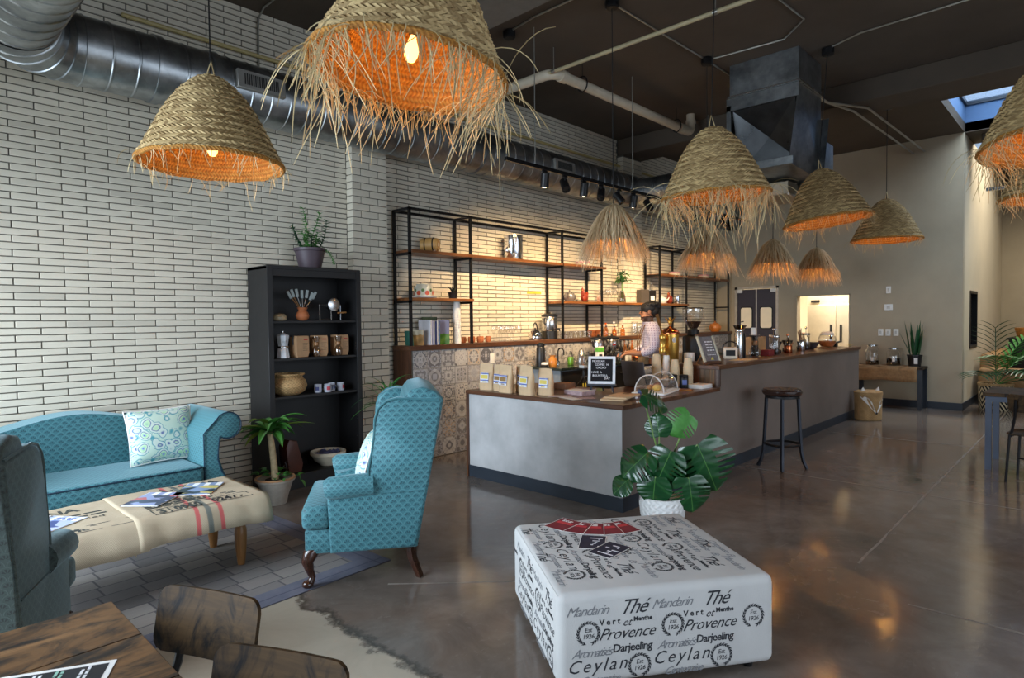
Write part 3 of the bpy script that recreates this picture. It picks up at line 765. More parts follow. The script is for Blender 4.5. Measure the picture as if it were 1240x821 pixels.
pendant('shaggy straw pendant lamp in front of the rectangular air duct', (4.93, 2.345, 2.51), (rad(-3), rad(2), 1.9), F3, 1.0)
pendant('straw pendant lamp hanging just left of the smallest straw lamp by the tan wall', (7.17, 2.15, 2.52), tuple((Mx.Rotation(rad(-7), 4, V((.958, .287, 0))) @ Mx.Rotation(2.7, 4, 'Z')).to_euler()), F4, 1.0)
pendant('farthest straw pendant lamp with neat bowl shape before the tan wall', (9.62, 2.14, 2.53), (0, 0, 4), F5, .98)
pendant('shaggy straw pendant lamp cut off by the right edge of the picture', (5.13, .185, 2.56), (rad(3), rad(-6), 3.3), F6, 1.0)
pendant('straw pendant lamp beyond the one at the right edge, mostly out of view', (7.2, .28, 2.52), (0, 0, 5.1), F4, 1.0)
# small raffia lamps over the bar
def raffia_mesh(seed):
    rn = random.Random(seed); mb = MB()
    for i in range(620):
        a = rn.uniform(0, 2 * PI); ex = rn.uniform(.02, .16) * rn.choice((1, 1, 1, 1.5)); fl_ = rn.uniform(-.03, .06)
        t0 = rn.choice((0, 0, 0, .25, .45)); pts = []; aw = rn.uniform(-.35, .35)
        for q in range(6):
            t = t0 + (1 - t0) * q / 5
            r = .012 + .205 * (t ** .8) + fl_ * t + .006; z = .36 * (1 - t ** 1.5)
            if q == 5: r += ex * .35 + rn.uniform(-.04, .05); z -= ex
            aa = a + rn.uniform(-.03, .03) + aw * t
            pts.append((r * cos(aa), r * sin(aa), z + rn.uniform(0, .008)))
        mb.tube(pts, [.0034] * 5 + [.0014], 3, cap=False)
    return mb.mesh('raffia_skirt', M_RAFF)
RAF = [raffia_mesh(11), raffia_mesh(12)]
RSH = MB().lathe([(.02, .355), (.07, .33), (.125, .265), (.17, .18), (.20, .09), (.208, .04)], 28, cap=False).mesh('shade', M_STRAWIN)
for i, (x, y, lb) in enumerate(((4.72, 3.21, 'largest raffia tassel pendant lamp, leftmost of four over the bar'), (6.49, 3.18, 'raffia tassel pendant lamp over the bar, second of four from the left'),
                               (8.35, 3.17, 'raffia tassel pendant lamp over the bar, third of four from the left'), (9.85, 3.10, 'smallest raffia tassel pendant lamp, rightmost of four over the bar'))):
    t = thing('raffia_pendant_lamp', lb, 'pendant lamp', (x, y, 2.165), i * 1.3, 'raffia pendant lamps over the bar')
    ob('shade', RSH, t); stuff(ob('raffia_skirt', RAF[i % 2], t))
    MB().tube([(0, 0, .25), (0, 0, 4.30 - 2.165)], .0045, 6).build('cord', M_CORD, t)
    MB().lathe([(.05, 0), (.062, .01), (.062, .065), (.05, .08)], 14, (0, 0, 4.27 - 2.165)).build('ceiling_cup', M_BLACK, t)
    MB().lathe([(.016, 0), (.02, .005), (.02, .055), (.012, .07)], 12, (0, 0, .20)).build('bulb_socket', M_BLACKP, t)
    ob('bulb', BULBG, t, (0, 0, .145))
    l = bpy.data.lights.new('bulb_light', 'POINT'); l.energy = 16; l.color = (1, .46, .10); l.shadow_soft_size = .04
    ob('bulb_light', l, t, (0, 0, .10))
# ---------------------------------------------------------------- upholstery
def scallop_mat(name, ground, line, motif, s_=.052):
    m, nt, b = newmat(name)
    u, v, _ = sep(nt, coord(nt, 'UV'))
    U = u / s_; Vv = v / (s_ * .5)
    row = Vv.fl(); odd = (row * .5).fr() * 2.0
    fx = (U + odd * .5).fr() - .5; fy = Vv.fr() * .5
    d = (fx * fx + fy * fy).sq()
    # fish-scale rings of this row and of the row below
    fx2 = (U + odd * .5 + .5).fr() - .5; d2 = (fx2 * fx2 + (fy + .5) * (fy + .5)).sq()
    inside = d < .5
    dd = mth(nt, 'ADD', d * inside, d2 * (1.0 - inside))
    ring = (1.0 - ((dd - .44).ab() * 18.0)).clamp()
    fan = ((dd < .30) * (dd > .06)) * ((mth(nt, 'ARCTAN2', fx, fy + .02) * 7.0).sn() > -.25)
    n = noise(nt, coord(nt), 6, 3)
    g = mixc(nt, n, tuple(x * .88 for x in ground[:3]) + (1,), ground)
    cl = mixc(nt, ring * .55, g, line); cl = mixc(nt, fan * inside * .85, cl, motif)
    plug(nt, b.inputs['Base Color'], cl); b.inputs['Roughness'].default_value = .62
    b.inputs['Sheen Weight'].default_value = .35; b.inputs['Sheen Tint'].default_value = (.6, .85, .95, 1)
    plug(nt, b.inputs['Normal'], bumpn(nt, ring * .5 + noise(nt, coord(nt), 300, 1) * .4, .25, .003))
    return m
M_TEAL = scallop_mat('teal_scallop_damask', C(58, 116, 126), C(98, 154, 162), C(18, 60, 74))
M_TEAL2 = scallop_mat('teal_scallop_damask_small', C(62, 120, 130), C(94, 150, 158), C(22, 66, 78), .034)
M_PIPE = mat('navy_piping', C(16, 46, 66), .6)
def paisley(name):
    m, nt, b = newmat(name)
    u, v, _ = sep(nt, coord(nt, 'UV')); co = comb(nt, u, v, 0.0)
    wv = comb(nt, u + (noise(nt, co, 9, 2) - .5) * .06, v + (noise(nt, co, 9, 2, out=0) - .5) * .05, 0.0)
    d = vor(nt, wv, 13); e = vor(nt, wv, 44)
    cl = ramp(nt, d, [(0, C(56, 70, 150)), (.10, C(150, 170, 215)), (.17, C(176, 220, 176)), (.30, C(206, 232, 196)), (.36, C(60, 78, 156)), (.40, C(206, 222, 212)), (.50, C(216, 226, 216)), (.54, C(60, 150, 165)), (.60, C(200, 222, 206))])
    cl = mixc(nt, (e < .13), cl, C(44, 60, 140)); 
    plug(nt, b.inputs['Base Color'], cl); b.inputs['Roughness'].default_value = .8
    return m
M_PAIS = paisley('paisley_print')
def pillow(name, label, w_, h_, d_, loc, rot, m_):
    mb = MB()
    def f(side):
        def g(u, v):
            x, y = 2 * u - 1, 2 * v - 1
            e = max(0, (1 - abs(x) ** 2.6) * (1 - abs(y) ** 2.6)) ** .5
            px = x * w_ / 2 * (1 - .06 * (1 - abs(y) ** 2) * abs(x)); py = y * h_ / 2 * (1 - .06 * (1 - abs(x) ** 2) * abs(y))
            return (px, side * d_ / 2 * e, py)
        return g
    mb.grid(f(-1), 14, 14); mb.grid(f(1), 14, 14)
    t = thing(name, label, 'pillow', loc); t.rotation_euler = rot
    mb.build('cover', m_, t, uv=True, sharp=80)
    pts = [f(1)(a, b_) for a, b_ in [(i / 14, 0) for i in range(15)] + [(1, i / 14) for i in range(1, 15)] + [(1 - i / 14, 1) for i in range(1, 15)] + [(0, 1 - i / 14) for i in range(1, 15)]]
    MB().tube(pts, .005, 5).build('seam', M_WHITEP, t)
    return t
# ---- camelback sofa
sf = thing('sofa', 'teal camelback sofa with rolled arms against the brick wall', 'sofa')
def crest(x):
    d = (x - 1.05) / .80
    return .70 + .165 * math.exp(-(d * 1.55) ** 2) + .03 * abs(d) ** 3
pts = [(.30, .2)] + [(1.80, .2)] + [(1.80 - 1.5 * i / 30, crest(1.80 - 1.5 * i / 30)) for i in range(31)]
MB().prism(pts, 5.30, 5.56, 'Y', .05, 4).build('backrest', M_TEAL, sf, uv=True, sharp=50)
def arm_prof(sx):
    c = (.835, .742); r = .098
    a = [(.66, .20), (.66, .70)] + [(c[0] + r * cos(t), c[1] + r * sin(t)) for t in [rad(a_) for a_ in range(150, -150, -20)]] + [(.765, .60), (.755, .50), (.785, .40), (.84, .32), (.865, .26), (.86, .20)]
    return [(1.05 + sx * x, z) for x, z in (a if sx > 0 else a[::-1])]
for sx in (1, -1):
    p = arm_prof(sx)
    a = MB().prism(p, 4.73, 5.50, 'Y', .012, 2).build('arm', M_TEAL2, sf, uv=True, sharp=50)
    loop = [(x, 4.725, z) for x, z in p]; MB().tube(loop + [loop[0]], .005, 5).build('piping', M_PIPE, a)
sc_ = MB().b2((.40, 4.70, .335), (1.705, 5.34, .475), .035, 4).build('seat_cushion', M_TEAL, sf, uv=True, sharp=60)
for z in (.345, .462):
    MB().tube([(.415, 4.80, z), (.415, 4.715, z), (.44, 4.70, z), (1.665, 4.70, z), (1.69, 4.715, z), (1.69, 4.80, z)], .0055, 5).build('piping', M_PIPE, sc_)
MB().b2((.35, 4.74, .155), (1.76, 5.4, .335), .012, 2).build('front_rail', M_TEAL, sf, uv=True)
for x in (.33, 1.80):
    for y in (4.80, 5.46): MB().tube([(x, y, .21), (x, y, .1), (x, y, 0)], [.035, .028, .02], 10).build('leg', M_MAHOG, sf)
pillow('throw_pillow', 'square paisley pillow in green, white and blue on the sofa', .47, .40, .15, (1.545, 5.10, .675), (rad(-16), 0, rad(5)), M_PAIS)
# ---- wing chairs (local: faces +x)
M_TEALSH = scallop_mat('shaded_teal_scallop_damask', C(46, 58, 55), C(66, 80, 74), C(16, 20, 18))  # teal damask darkened and greyed: shade on the left chair put into its colour
def wing_chair(label, loc, rz, fab=M_TEAL, fab2=M_TEAL2):
    t = thing('wing_chair', label, 'armchair', loc, rz, 'wing chairs')
    for s_ in (-1, 1):
        y0, y1 = s_ * .235, s_ * .335
        poly = [(-.31, .20), (.17, .20), (.185, .54), (-.06, .555)] + [(-.045, .60), (-.045, .66), (-.065, .76), (-.08, .86), (-.085, .95), (-.105, 1.01), (-.15, 1.05), (-.21, 1.065)] + [(-.47, 1.045), (-.40, .70)]
        sd = MB().prism(poly, min(y0, y1), max(y0, y1), 'Y', .022, 3).build('wing_side', fab, t, uv=True, sharp=50)
        MB().tube([(-.055, s_ * .33, .60)] + [(x, s_ * .332, z) for x, z in poly[4:12]] + [(-.45, s_ * .33, 1.048)], .006, 5).tube([(-.36, s_ * .337, .535), (.17, s_ * .337, .525)], .004, 5).build('piping', fab, sd)
        ar = MB(); ar.tube([(-.07, s_ * .30, .575), (.05, s_ * .305, .572), (.17, s_ * .31, .565), (.195, s_ * .31, .56)], [.066, .066, .064, .05], 14)
        ar.build('arm_roll', fab2, t, uv=True, sharp=50)
        # cabriole front leg with ball foot, raked rear leg
        lg = MB().tube([(.26, s_ * .26, .22), (.285, s_ * .275, .19), (.30, s_ * .285, .15), (.288, s_ * .28, .10), (.275, s_ * .275, .06), (.285, s_ * .28, .035), (.30, s_ * .285, .02)], [.035, .042, .034, .023, .019, .022, .024], 12).build('front_leg', M_MAHOG, t)
        MB().ball((.30, s_ * .287, .024), (.032, .028, .024)).build('ball_foot', M_MAHOG, lg)
        MB().tube([(-.27, s_ * .25, .24), (-.285, s_ * .255, .12), (-.33, s_ * .265, 0)], [.031, .027, .021], 4).build('rear_leg', M_MAHOG, t)
    bp = [(-.15, .30), (-.13, .50), (-.22, .95), (-.25, 1.06), (-.29, 1.11), (-.36, 1.125), (-.43, 1.10), (-.478, 1.05), (-.40, .65), (-.315, .20), (-.2, .20)]
    MB().prism(bp, -.327, .327, 'Y', .02, 3).build('backrest', fab, t, uv=True, sharp=50)
    MB().b2((-.17, -.245, .33), (.20, .245, .475), .035, 3).b2((.17, -.325, .335), (.325, .325, .47), .035, 3).build('seat_cushion', fab, t, uv=True, sharp=60)
    MB().b2((-.25, -.30, .195), (.31, .30, .335), .012, 2).build('front_rail', fab, t, uv=True)
    return t
RC = rad(145)
wing_chair('teal wing chair with dark cabriole legs, seen from its side between bookcase and bar', (2.12, 3.30, .0), RC)
wing_chair('wing chair in shade-darkened teal fabric cut off by the left edge, seen from behind', (.225, 3.215, .0), rad(64), M_TEALSH, M_TEALSH)
c_ = Mx.Rotation(RC, 4, 'Z') @ V((-.035, .0, 0))
pillow('throw_pillow', 'small white and green patterned pillow tucked in the wing chair', .40, .34, .12, (2.12 + c_.x, 3.30 + c_.y, .66), (0, 0, 0), M_PAIS).rotation_euler = (rad(-17), 0, RC + PI / 2)
# ---- rug
def rug_mat():
    m, nt, b = newmat('patchwork_rug')
    x, y, _ = sep(nt, coord(nt)); co = coord(nt)
    bx, by = (x / .215), (y / .14)
    r = by.fl(); X = bx + r * .37 + ((r * .5).fr() * 1.1)
    cx, fx, fy = X.fl(), X.fr(), by.fr()
    rnd_ = noise(nt, comb(nt, cx * 3.17, r * 5.71, 0.0), 1.37, 0)
    cl = ramp(nt, rnd_, [(.25, C(104, 100, 98)), (.5, C(126, 121, 118)), (.72, C(150, 143, 136))])
    cl = mixc(nt, .5, cl, ramp(nt, noise(nt, scl(nt, co, (1, 9, 1)), 9, 5, .7), [(.3, (.72, .72, .74, 1)), (.7, WHT)]), 'MULTIPLY')
    ln = ((fx - .5).ab() > .475) + ((fy - .5).ab() > .465)
    cl = mixc(nt, ln.clamp() * .75, cl, C(70, 68, 74))
    edge = (((x.ab()) > 1.16) + ((y.ab()) > .655)).clamp()
    bd = mixc(nt, noise(nt, co, 12, 4), C(82, 86, 104), C(118, 118, 130))
    e2 = (((x.ab() - 1.25).ab() < .006) + ((y.ab() - .745).ab() < .006)).clamp() * edge
    cl = mixc(nt, edge, cl, bd); cl = mixc(nt, e2 * .6, cl, C(60, 64, 84))
    plug(nt, b.inputs['Base Color'], cl); b.inputs['Roughness'].default_value = .95
    plug(nt, b.inputs['Normal'], bumpn(nt, noise(nt, co, 240, 2) - ln.clamp() * .7, .5, .004))
    return m
rg = tag(MB().b2((-1.33, -.82, 0), (1.33, .82, .005), .002).build('area_rug', rug_mat(), loc=(.90, 3.98, .0005), rot=(0, 0, rad(3.0))), 'grey and blue patchwork rug under the coffee table', 'rug')
# ---- coffee table with burlap
ct = thing('coffee_table', 'long coffee table on turned legs under coffee sack burlap', 'table', (0, 0, 0))
MB().b2((.02, 3.76, .40), (1.66, 4.36, .435), .006).build('table_top', M_OAK, ct)
MB().b2((.08, 3.86, .33), (1.60, 4.30, .40)).build('apron', M_OAK, ct, smooth=False)
for x in (.12, 1.60):
    for y in (3.86, 4.30):
        lg = MB().lathe([(.021, 0), (.024, .02), (.032, .10), (.036, .18), (.035, .22), (.026, .245), (.036, .26), (.036, .275), (.026, .29), (.033, .31), (.033, .40)], 16, (x, y, .009))
        lg.build('leg', M_OAK, ct)
def burlap_mat():
    m, nt, b = newmat('burlap')
    co = coord(nt); u, v, _ = sep(nt, coord(nt, 'UV'))
    n = noise(nt, co, 7, 4); wv_ = ((u * 900.0).sn() * (v * 900.0).sn()) * .5 + .5
    cl = mixc(nt, n, C(172, 154, 128), C(206, 191, 165)); cl = mixc(nt, wv_ * .35, cl, C(140, 120, 94))
    def stripe(c0, hw, col, cl):
        return mixc(nt, (1.0 - ((u - c0).ab() / hw).pw(6.0)).clamp() * .8, cl, col)
    for c0 in (.62, 1.36):
        cl = stripe(c0 - .06, .013, C(196, 62, 74), cl); cl = stripe(c0, .016, C(84, 100, 100), cl); cl = stripe(c0 + .065, .013, C(200, 66, 78), cl)
    plug(nt, b.inputs['Base Color'], cl); b.inputs['Roughness'].default_value = .95
    plug(nt, b.inputs['Normal'], bumpn(nt, wv_, .5, .003)); return m
M_BURLAP = burlap_mat()
rn = random.Random(5)
def sack(x0, x1, zt, label, slope=0):
    """a coffee sack draped over the bench: top, drop at the front and at the back"""
    drop = .135; W = .62; L = W + 2 * drop; n1, n2 = 26, 26
    me = MB(); uvs = {}
    def f(u, v):
        x = x0 + (x1 - x0) * u; s_ = v * L
        wob = .006 * sin(x * 17 + 1.3) + .004 * sin(x * 41)
        if s_ < drop:
            k = 1 - s_ / drop; a_ = k * 1.25
            return (x + .012 * sin(x * 9) * k, 3.75 - .085 * sin(min(a_, PI / 2)) + wob * 1.2 * k, zt - .152 * (1 - cos(min(a_, PI / 2))) * 1.38 - .0 + .010 * sin(x * 6) * k)
        if s_ > drop + W:
            k = (s_ - drop - W) / drop; return (x, 4.367 + .014 * k + wob * k, zt - .002 - (s_ - drop - W))
        q = (s_ - drop) / W
        return (x, 3.75 + .62 * q, zt + .003 * (1 + sin(x * 8 + q * 5)) * .5 + .0015 * (1 + sin(x * 31 + q * 19)))
    me.grid(f, n1, n2)
    o = me.build('burlap_sack', M_BURLAP, uv=False, sharp=70)
    ul = o.data.uv_layers.new(name='UVMap')
    for p in o.data.polygons:
        for li in p.loop_indices:
            i = o.data.loops[li].vertex_index; ul.data[li].uv = (x0 + (x1 - x0) * (i // (n2 + 1)) / n1, (i % (n2 + 1)) / n2 * L)
    md = o.modifiers.new('thickness', 'SOLIDIFY'); md.thickness = .0025; md.offset = 1
    tag(o, label, 'sack', 'coffee sacks on the table'); return o
s1 = sack(-.05, 1.04, .439, 'burlap coffee sack with red and grey stripes on the left half of coffee table')
s2 = sack(.99, 1.72, .4465, 'burlap coffee sack numbered 3 0960 02479 on the right half of coffee table')
M_INK = mat('faded_black_ink', C(58, 62, 58), .85, var=.25, ns=60); M_INK2 = mat('fresh_black_ink', C(34, 32, 30), .85, var=.2, ns=60)
zt = .4535
def ink(parent, txt, x, y, size, m_=M_INK, z=zt, sx=1.0, bold=.0):
    v, f = text_mesh(txt, size, bold=bold, extrude=.0003); mb = MB(); mb.m = Mx.Translation((x, y, z)) @ Mx.Diagonal((sx, 1, 1, 1)); mb.add(v, f)
    return mb.build('stencil_print', m_, parent, smooth=False)
def inkbox(parent, x0, x1, y0, y1, t=.007, z=zt):
    MB().b2((x0, y0, z), (x1, y0 + t, z + .0006)).b2((x0, y1 - t, z), (x1, y1, z + .0006)).b2((x0, y0, z), (x0 + t, y1, z + .0006)).b2((x1 - t, y0, z), (x1, y1, z + .0006)).build('stencil_border', M_INK, parent, smooth=False)
inkbox(s2, 1.10, 1.64, 3.755, 3.875); MB().b2((1.185, 3.76, zt), (1.192, 3.87, zt + .0006)).build('stencil_divider', M_INK, s2, smooth=False)
ink(s2, '3', 1.147, 3.813, .115, sx=.8, bold=.004); ink(s2, '0960', 1.285, 3.813, .115, sx=.62, bold=.004); ink(s2, '02479', 1.51, 3.813, .110, M_INK2, sx=.66, bold=.003)
ink(s2, 'LATINA', 1.45, 4.27, .11, sx=.9, bold=.004); stuff(print_lines(print_lines(MB(), 1.10, 1.62, 3.945, .03, 2, .016, zt, 3), 1.10, 1.40, 4.02, .028, 3, .014, zt, 4).build('small_print', M_INK, s2, smooth=False))
inkbox(s1, .22, 1.00, 3.755, 3.865, z=.4455); ink(s1, '3 0960 02482', .62, 3.810, .10, z=.4455, sx=.82, bold=.003)
ink(s1, 'LATINA', .66, 4.24, .115, z=.4455, sx=.9, bold=.004); stuff(print_lines(MB(), .66, .94, 4.125, .05, 2, .022, .4455, 5).build('small_print', M_INK, s1, smooth=False)); ink(s1, 'Certified', .80, 4.01, .055, z=.4455, sx=1.2)
for (x, z_, p, s_) in ((1.715, .31, s2, 5), (1.0, .30, s1, 7)):
    rn_ = random.Random(s_); mb = MB()
    for i in range(12): strand(mb, (x + rn_.uniform(-.012, .012), 3.78 + rn_.uniform(-.01, .0), z_ + .01), (rn_.uniform(-.4, .4), -.2, -1), rn_.uniform(.03, .07), rn_, .0016, .5, 4)
    stuff(mb.build('frayed_corner', M_FRINGE, p))
# magazines
def cover(name, base, dark, acc, seed):
    m, nt, b = newmat(name)
    x, y, z = sep(nt, coord(nt)); co = coord(nt)
    v = vor(nt, comb(nt, x * 1.0, y * 1.6, float(seed)), 11, out=1)
    f, _, _ = sep(nt, v)
    cl = ramp(nt, f, [(0, dark), (.35, base), (.62, base), (.8, acc), (1, WHT)], 'CONSTANT')
    cl = mixc(nt, (y > .07), cl, mixc(nt, ((x * 90).sn() > .1), base, WHT))
    plug(nt, b.inputs['Base Color'], cl); b.inputs['Roughness'].default_value = .3; return m
MG = [cover('magazine_print_blue', C(150, 160, 205), C(44, 52, 88), C(196, 84, 92), 1), cover('magazine_print_steel', C(140, 158, 196), C(40, 48, 60), C(214, 196, 110), 2),
      cover('magazine_print_pale', C(186, 196, 226), C(70, 84, 140), C(120, 140, 200), 3), cover('magazine_print_dots', C(30, 48, 50), C(24, 34, 40), C(190, 150, 206), 4)]
def magazine(label, x, y, z, rz, m_, w_=.215, h_=.28):
    t = thing('magazine', label, 'magazine', (x, y, z), rz, 'magazines on the coffee table')
    MB().b2((-w_ / 2, -h_ / 2, 0), (w_ / 2, h_ / 2, .0035)).build('pages', M_WHITEP, t, smooth=False)
    MB().b2((-w_ / 2 - .001, -h_ / 2 - .001, .0035), (w_ / 2 + .001, h_ / 2 + .001, .0045)).b2((-w_ / 2 - .003, -h_ / 2, 0), (-w_ / 2, h_ / 2, .0045)).build('cover', m_, t, smooth=False)
magazine('open blue magazine with red masthead near the seam of the two sacks', 1.19, 4.10, .4555, rad(-48), MG[0])
magazine('blue and black magazine at the far right end of the table', 1.46, 4.135, .4555, rad(-38), MG[1])
magazine('pale blue magazine with a white title beside the shadowed wing chair', .66, 4.02, .4475, rad(-55), MG[2])
magazine('dark magazine with coloured speech bubbles, farthest left on the table', .545, 4.22, .4475, rad(-68), MG[3])
for i, (dx, dy, c3) in enumerate(((-.04, .03, (110, 190, 200)), (.03, .05, (196, 150, 206)), (.0, -.05, (150, 200, 120)), (-.05, -.07, (230, 190, 120)), (.05, -.06, (206, 210, 220)))):
    MB().lathe([(1e-5, .0006), (.032, .0006), (.032, 0)], 18, cap=False, sx=1.2, sy=.8).build('cover_print', mat('bubble_print_%d' % i, C(*c3), .4), [o for o in COL.objects if o.get('label', '').startswith('dark magazine with')][0], loc=(dx, dy, .0046))
for lb, tx, sz in (('pale blue magazine', 'BARS', .05),):
    v, f = text_mesh(tx, sz, bold=.001); mb = MB(); mb.m = Mx.Translation((0.01, .095, .0047)); mb.add(v, f)
    mb.build('cover_title', mat('title_blue', C(70, 96, 170), .4), [o for o in COL.objects if o.get('label', '').startswith(lb)][0], smooth=False)
# ---------------------------------------------------------------- bookcase and what stands on it
M_BKC = mat('black_brown_veneer', C(16, 15, 16), .55, var=.12, ns=6)
bk = thing('bookcase', 'tall black open bookcase against the brick wall', 'bookcase')
X0, X1, YF, YB = 2.455, 3.38, 5.245, 5.64
sp = MB().b2((X0, YF, 0), (X0 + .025, YB, 2.0), .002).build('side_panel', M_BKC, bk)
MB().b2((X1 - .025, YF, 0), (X1, YB, 2.0), .002).build('side_panel', M_BKC, bk)
MB().b2((X0, YF - .004, 1.975), (X1, YB, 2.005), .002).build('top_panel', M_BKC, bk)
MB().b2((X0 + .025, YB - .012, .0), (X1 - .025, YB - .004, 1.975)).build('back_panel', M_BKC, bk, smooth=False)
MB().b2((X0 + .025, YF + .002, 1.915), (X1 - .025, YF + .02, 1.975)).build('top_rail', M_BKC, bk, smooth=False)
MB().b2((X0 - .004, YF - .006, 0), (X0 + .045, YF + .012, 2.0), .002).b2((X1 - .045, YF - .006, 0), (X1 + .004, YF + .012, 2.0), .002).build('face_frame', M_BKC, bk)
ZS = (1.52, 1.185, .845, .135)
for z in ZS: MB().b2((X0 + .025, YF + .012, z - .022), (X1 - .025, YB - .012, z), .002).build('shelf', M_BKC, bk)
MB().b2((X0 + .02, YF + .015, 0), (X1 - .02, YF + .03, .115)).build('plinth', M_BKC, bk, smooth=False)
pn = MB()
for zz in (1.66, 1.63, 1.60, 1.30, 1.27, 1.24, .62, .59, .56, .42, .39):
    pn.ball((X1 - .0265, YF + .05, zz), .004, 6, 4)
stuff(pn.build('shelf_pin', M_CHROME, bk))
# top shelf
def blade(mb, base, dirv, length, width, droop=.6, seg=7, fold=.25, twist=0):
    """arched strap leaf: a folded strip"""
    d = V(dirv).normalized(); p = V(base); side = d.cross(V((0, 0, 1)))
    if side.length < .05: side = V((1, 0, 0))
    side.normalize(); vs_ = []; fs = []
    for i in range(seg + 1):
        t = i / seg; w_ = width * (min(1, .45 + t * 2.2)) * max(.03, (1 - t ** 2.6))
        up = side.cross(d).normalized()
        vs_ += [p - side * w_ / 2 + up * fold * w_, p, p + side * w_ / 2 + up * fold * w_]
        if i: a = 3 * i; fs += [(a - 3, a - 2, a + 1, a), (a - 2, a - 1, a + 2, a + 1)]
        p = p + d * (length / seg); d = (d + V((0, 0, -1)) * (droop * 1.6 / seg)).normalized()
    mb.add(vs_, fs)
    return mb
bp_ = thing('utensil_pot', 'small round clay pot holding grey basting brushes', 'pot', (2.835, 5.36, 1.521))
MB().lathe([(.03, 0), (.055, .02), (.062, .045), (.05, .075), (.035, .09), (.045, .115), (.049, .12), (.041, .12), (.03, .095), (.0001, .09)], 20).build('pot_body', M_TERRA, bp_)
rn = random.Random(9)
for i in range(7):
    a = -1.15 + i * .38; dx = sin(a) * .115; h = .235 + rn.uniform(-.02, .02)
    b = MB().tube([(dx * .15, rn.uniform(-.01, .01), .095), (dx, rn.uniform(-.02, .02), h * .86)], .004, 6).build('brush_handle', M_OAK if i in (0, 1) else M_STEEL, bp_)
    MB().at(Mx.Translation((dx, 0, h * .86)) @ Mx.Rotation(a * .45, 4, 'Y')).b2((-.013, -.004, 0), (.013, .004, .075), .002).build('bristles', mat('grey_bristle', C(150, 160, 160), .8), b)
sb = thing('trinket_bowl', 'small flat pale stone box at the left of top shelf', 'box', (2.62, 5.37, 1.521))
MB().lathe([(.05, 0), (.062, .012), (.062, .035), (.055, .042)], 20, sx=1.0, sy=.8).build('base', mat('pale_onyx', C(176, 158, 124), .4, var=.3, ns=40), sb)
MB().lathe([(.056, .042), (.058, .048), (.04, .062), (.0001, .066)], 20, sx=1.0, sy=.8).build('lid', MATS['pale_onyx'], sb)
ms = thing('metal_tool', 'chrome tabletop gadget with a round disc on the top shelf', 'gadget', (3.12, 5.36, 1.521))
fm = MB()
for a, b_ in (((-.11, 0, 0), (-.11, 0, .15)), ((-.11, 0, .008), (.01, 0, .008)), ((.01, 0, 0), (.01, 0, .15)), ((.11, 0, 0), (.11, 0, .15)), ((-.11, 0, .145), (.11, 0, .145)), ((-.11, .07, .008), (-.11, 0, .008))): fm.tube([a, b_], .006, 6)
fm.build('wire_stand', M_CHROME, ms)
MB().at(Mx.Translation((.02, -.01, .15)) @ Mx.Rotation(PI / 2, 4, 'X')).lathe([(.058, -.03), (.062, -.028), (.062, .03), (.05, .034), (.0001, .034)], 22).build('disc', M_STEEL, ms)
MB().tube([(.05, -.05, .07), (.14, -.05, .075)], .008, 8).build('handle', M_OAK, ms)
# second shelf
mk = thing('moka_pot', 'white and steel moka pot on the second shelf', 'moka pot', (2.625, 5.33, 1.186))
M_MOKA = mat('white_enamel_aluminium', C(214, 220, 226), .3, .2)
MB().lathe([(.055, 0), (.058, .005), (.046, .085), (.044, .09)], 8).build('boiler', M_MOKA, mk, sharp=20)
MB().lathe([(.047, .09), (.049, .094), (.049, .104), (.046, .108)], 16).build('collar', M_STEEL, mk)
MB().lathe([(.042, .108), (.056, .20), (.057, .203), (.02, .222), (.0001, .224)], 8).build('upper_chamber', M_MOKA, mk, sharp=20)
MB().lathe([(.008, .222), (.011, .23), (.011, .245), (.006, .252)], 10).build('knob', M_STEEL, mk)
MB().tube([(.055, 0, .195), (.098, 0, .19), (.098, 0, .115)], .009, 6).build('handle', M_BLACKP, mk)
M_KBOX = mat('kraft_carton', C(170, 134, 98), .7, var=.08, ns=20); M_REDP = mat('red_print', C(170, 44, 40), .6)
def carafe_box(label, x, rz, win):
    t = thing('carafe_carton', label, 'box', (x, 5.345, 1.186), rz, 'kraft cartons on the second shelf')
    MB().prism([(-.055, 0), (.055, 0), (.068, .04), (.068, .165), (.062, .195), (-.062, .195), (-.068, .165), (-.068, .04)], -.055, .055, 'Y', .004, 1).build('carton', M_KBOX, t)
    MB().b2((.01, -.0565, .155), (.05, -.055, .165)).build('brand_stripe', M_REDP, t, smooth=False)
    ln = MB()
    for i in range(5): ln.b2((.0, -.0562, .125 - i * .016), (.055 - (i % 3) * .008, -.055, .128 - i * .016))
    stuff(ln.build('small_print', M_INK, t, smooth=False))
    if win:
        g = MB().at(Mx.Translation((-.048, -.05, 0))).lathe([(.03, .003), (.038, .02), (.038, .06), (.018, .105), (.016, .12), (.032, .17), (.032, .185)], 16).build('glass_carafe', M_GLASSD, t)
        MB().at(Mx.Translation((-.048, -.05, 0))).lathe([(.019, .10), (.024, .105), (.024, .13), (.019, .135)], 12).build('wooden_collar', M_OAK, g)
carafe_box('kraft carton directly right of the moka pot', 2.79, rad(6), 0)
carafe_box('kraft carton showing a glass carafe, middle of the second shelf', 2.985, rad(-4), 1)
carafe_box('kraft carton showing a glass carafe, right end of second shelf', 3.205, rad(3), 1)
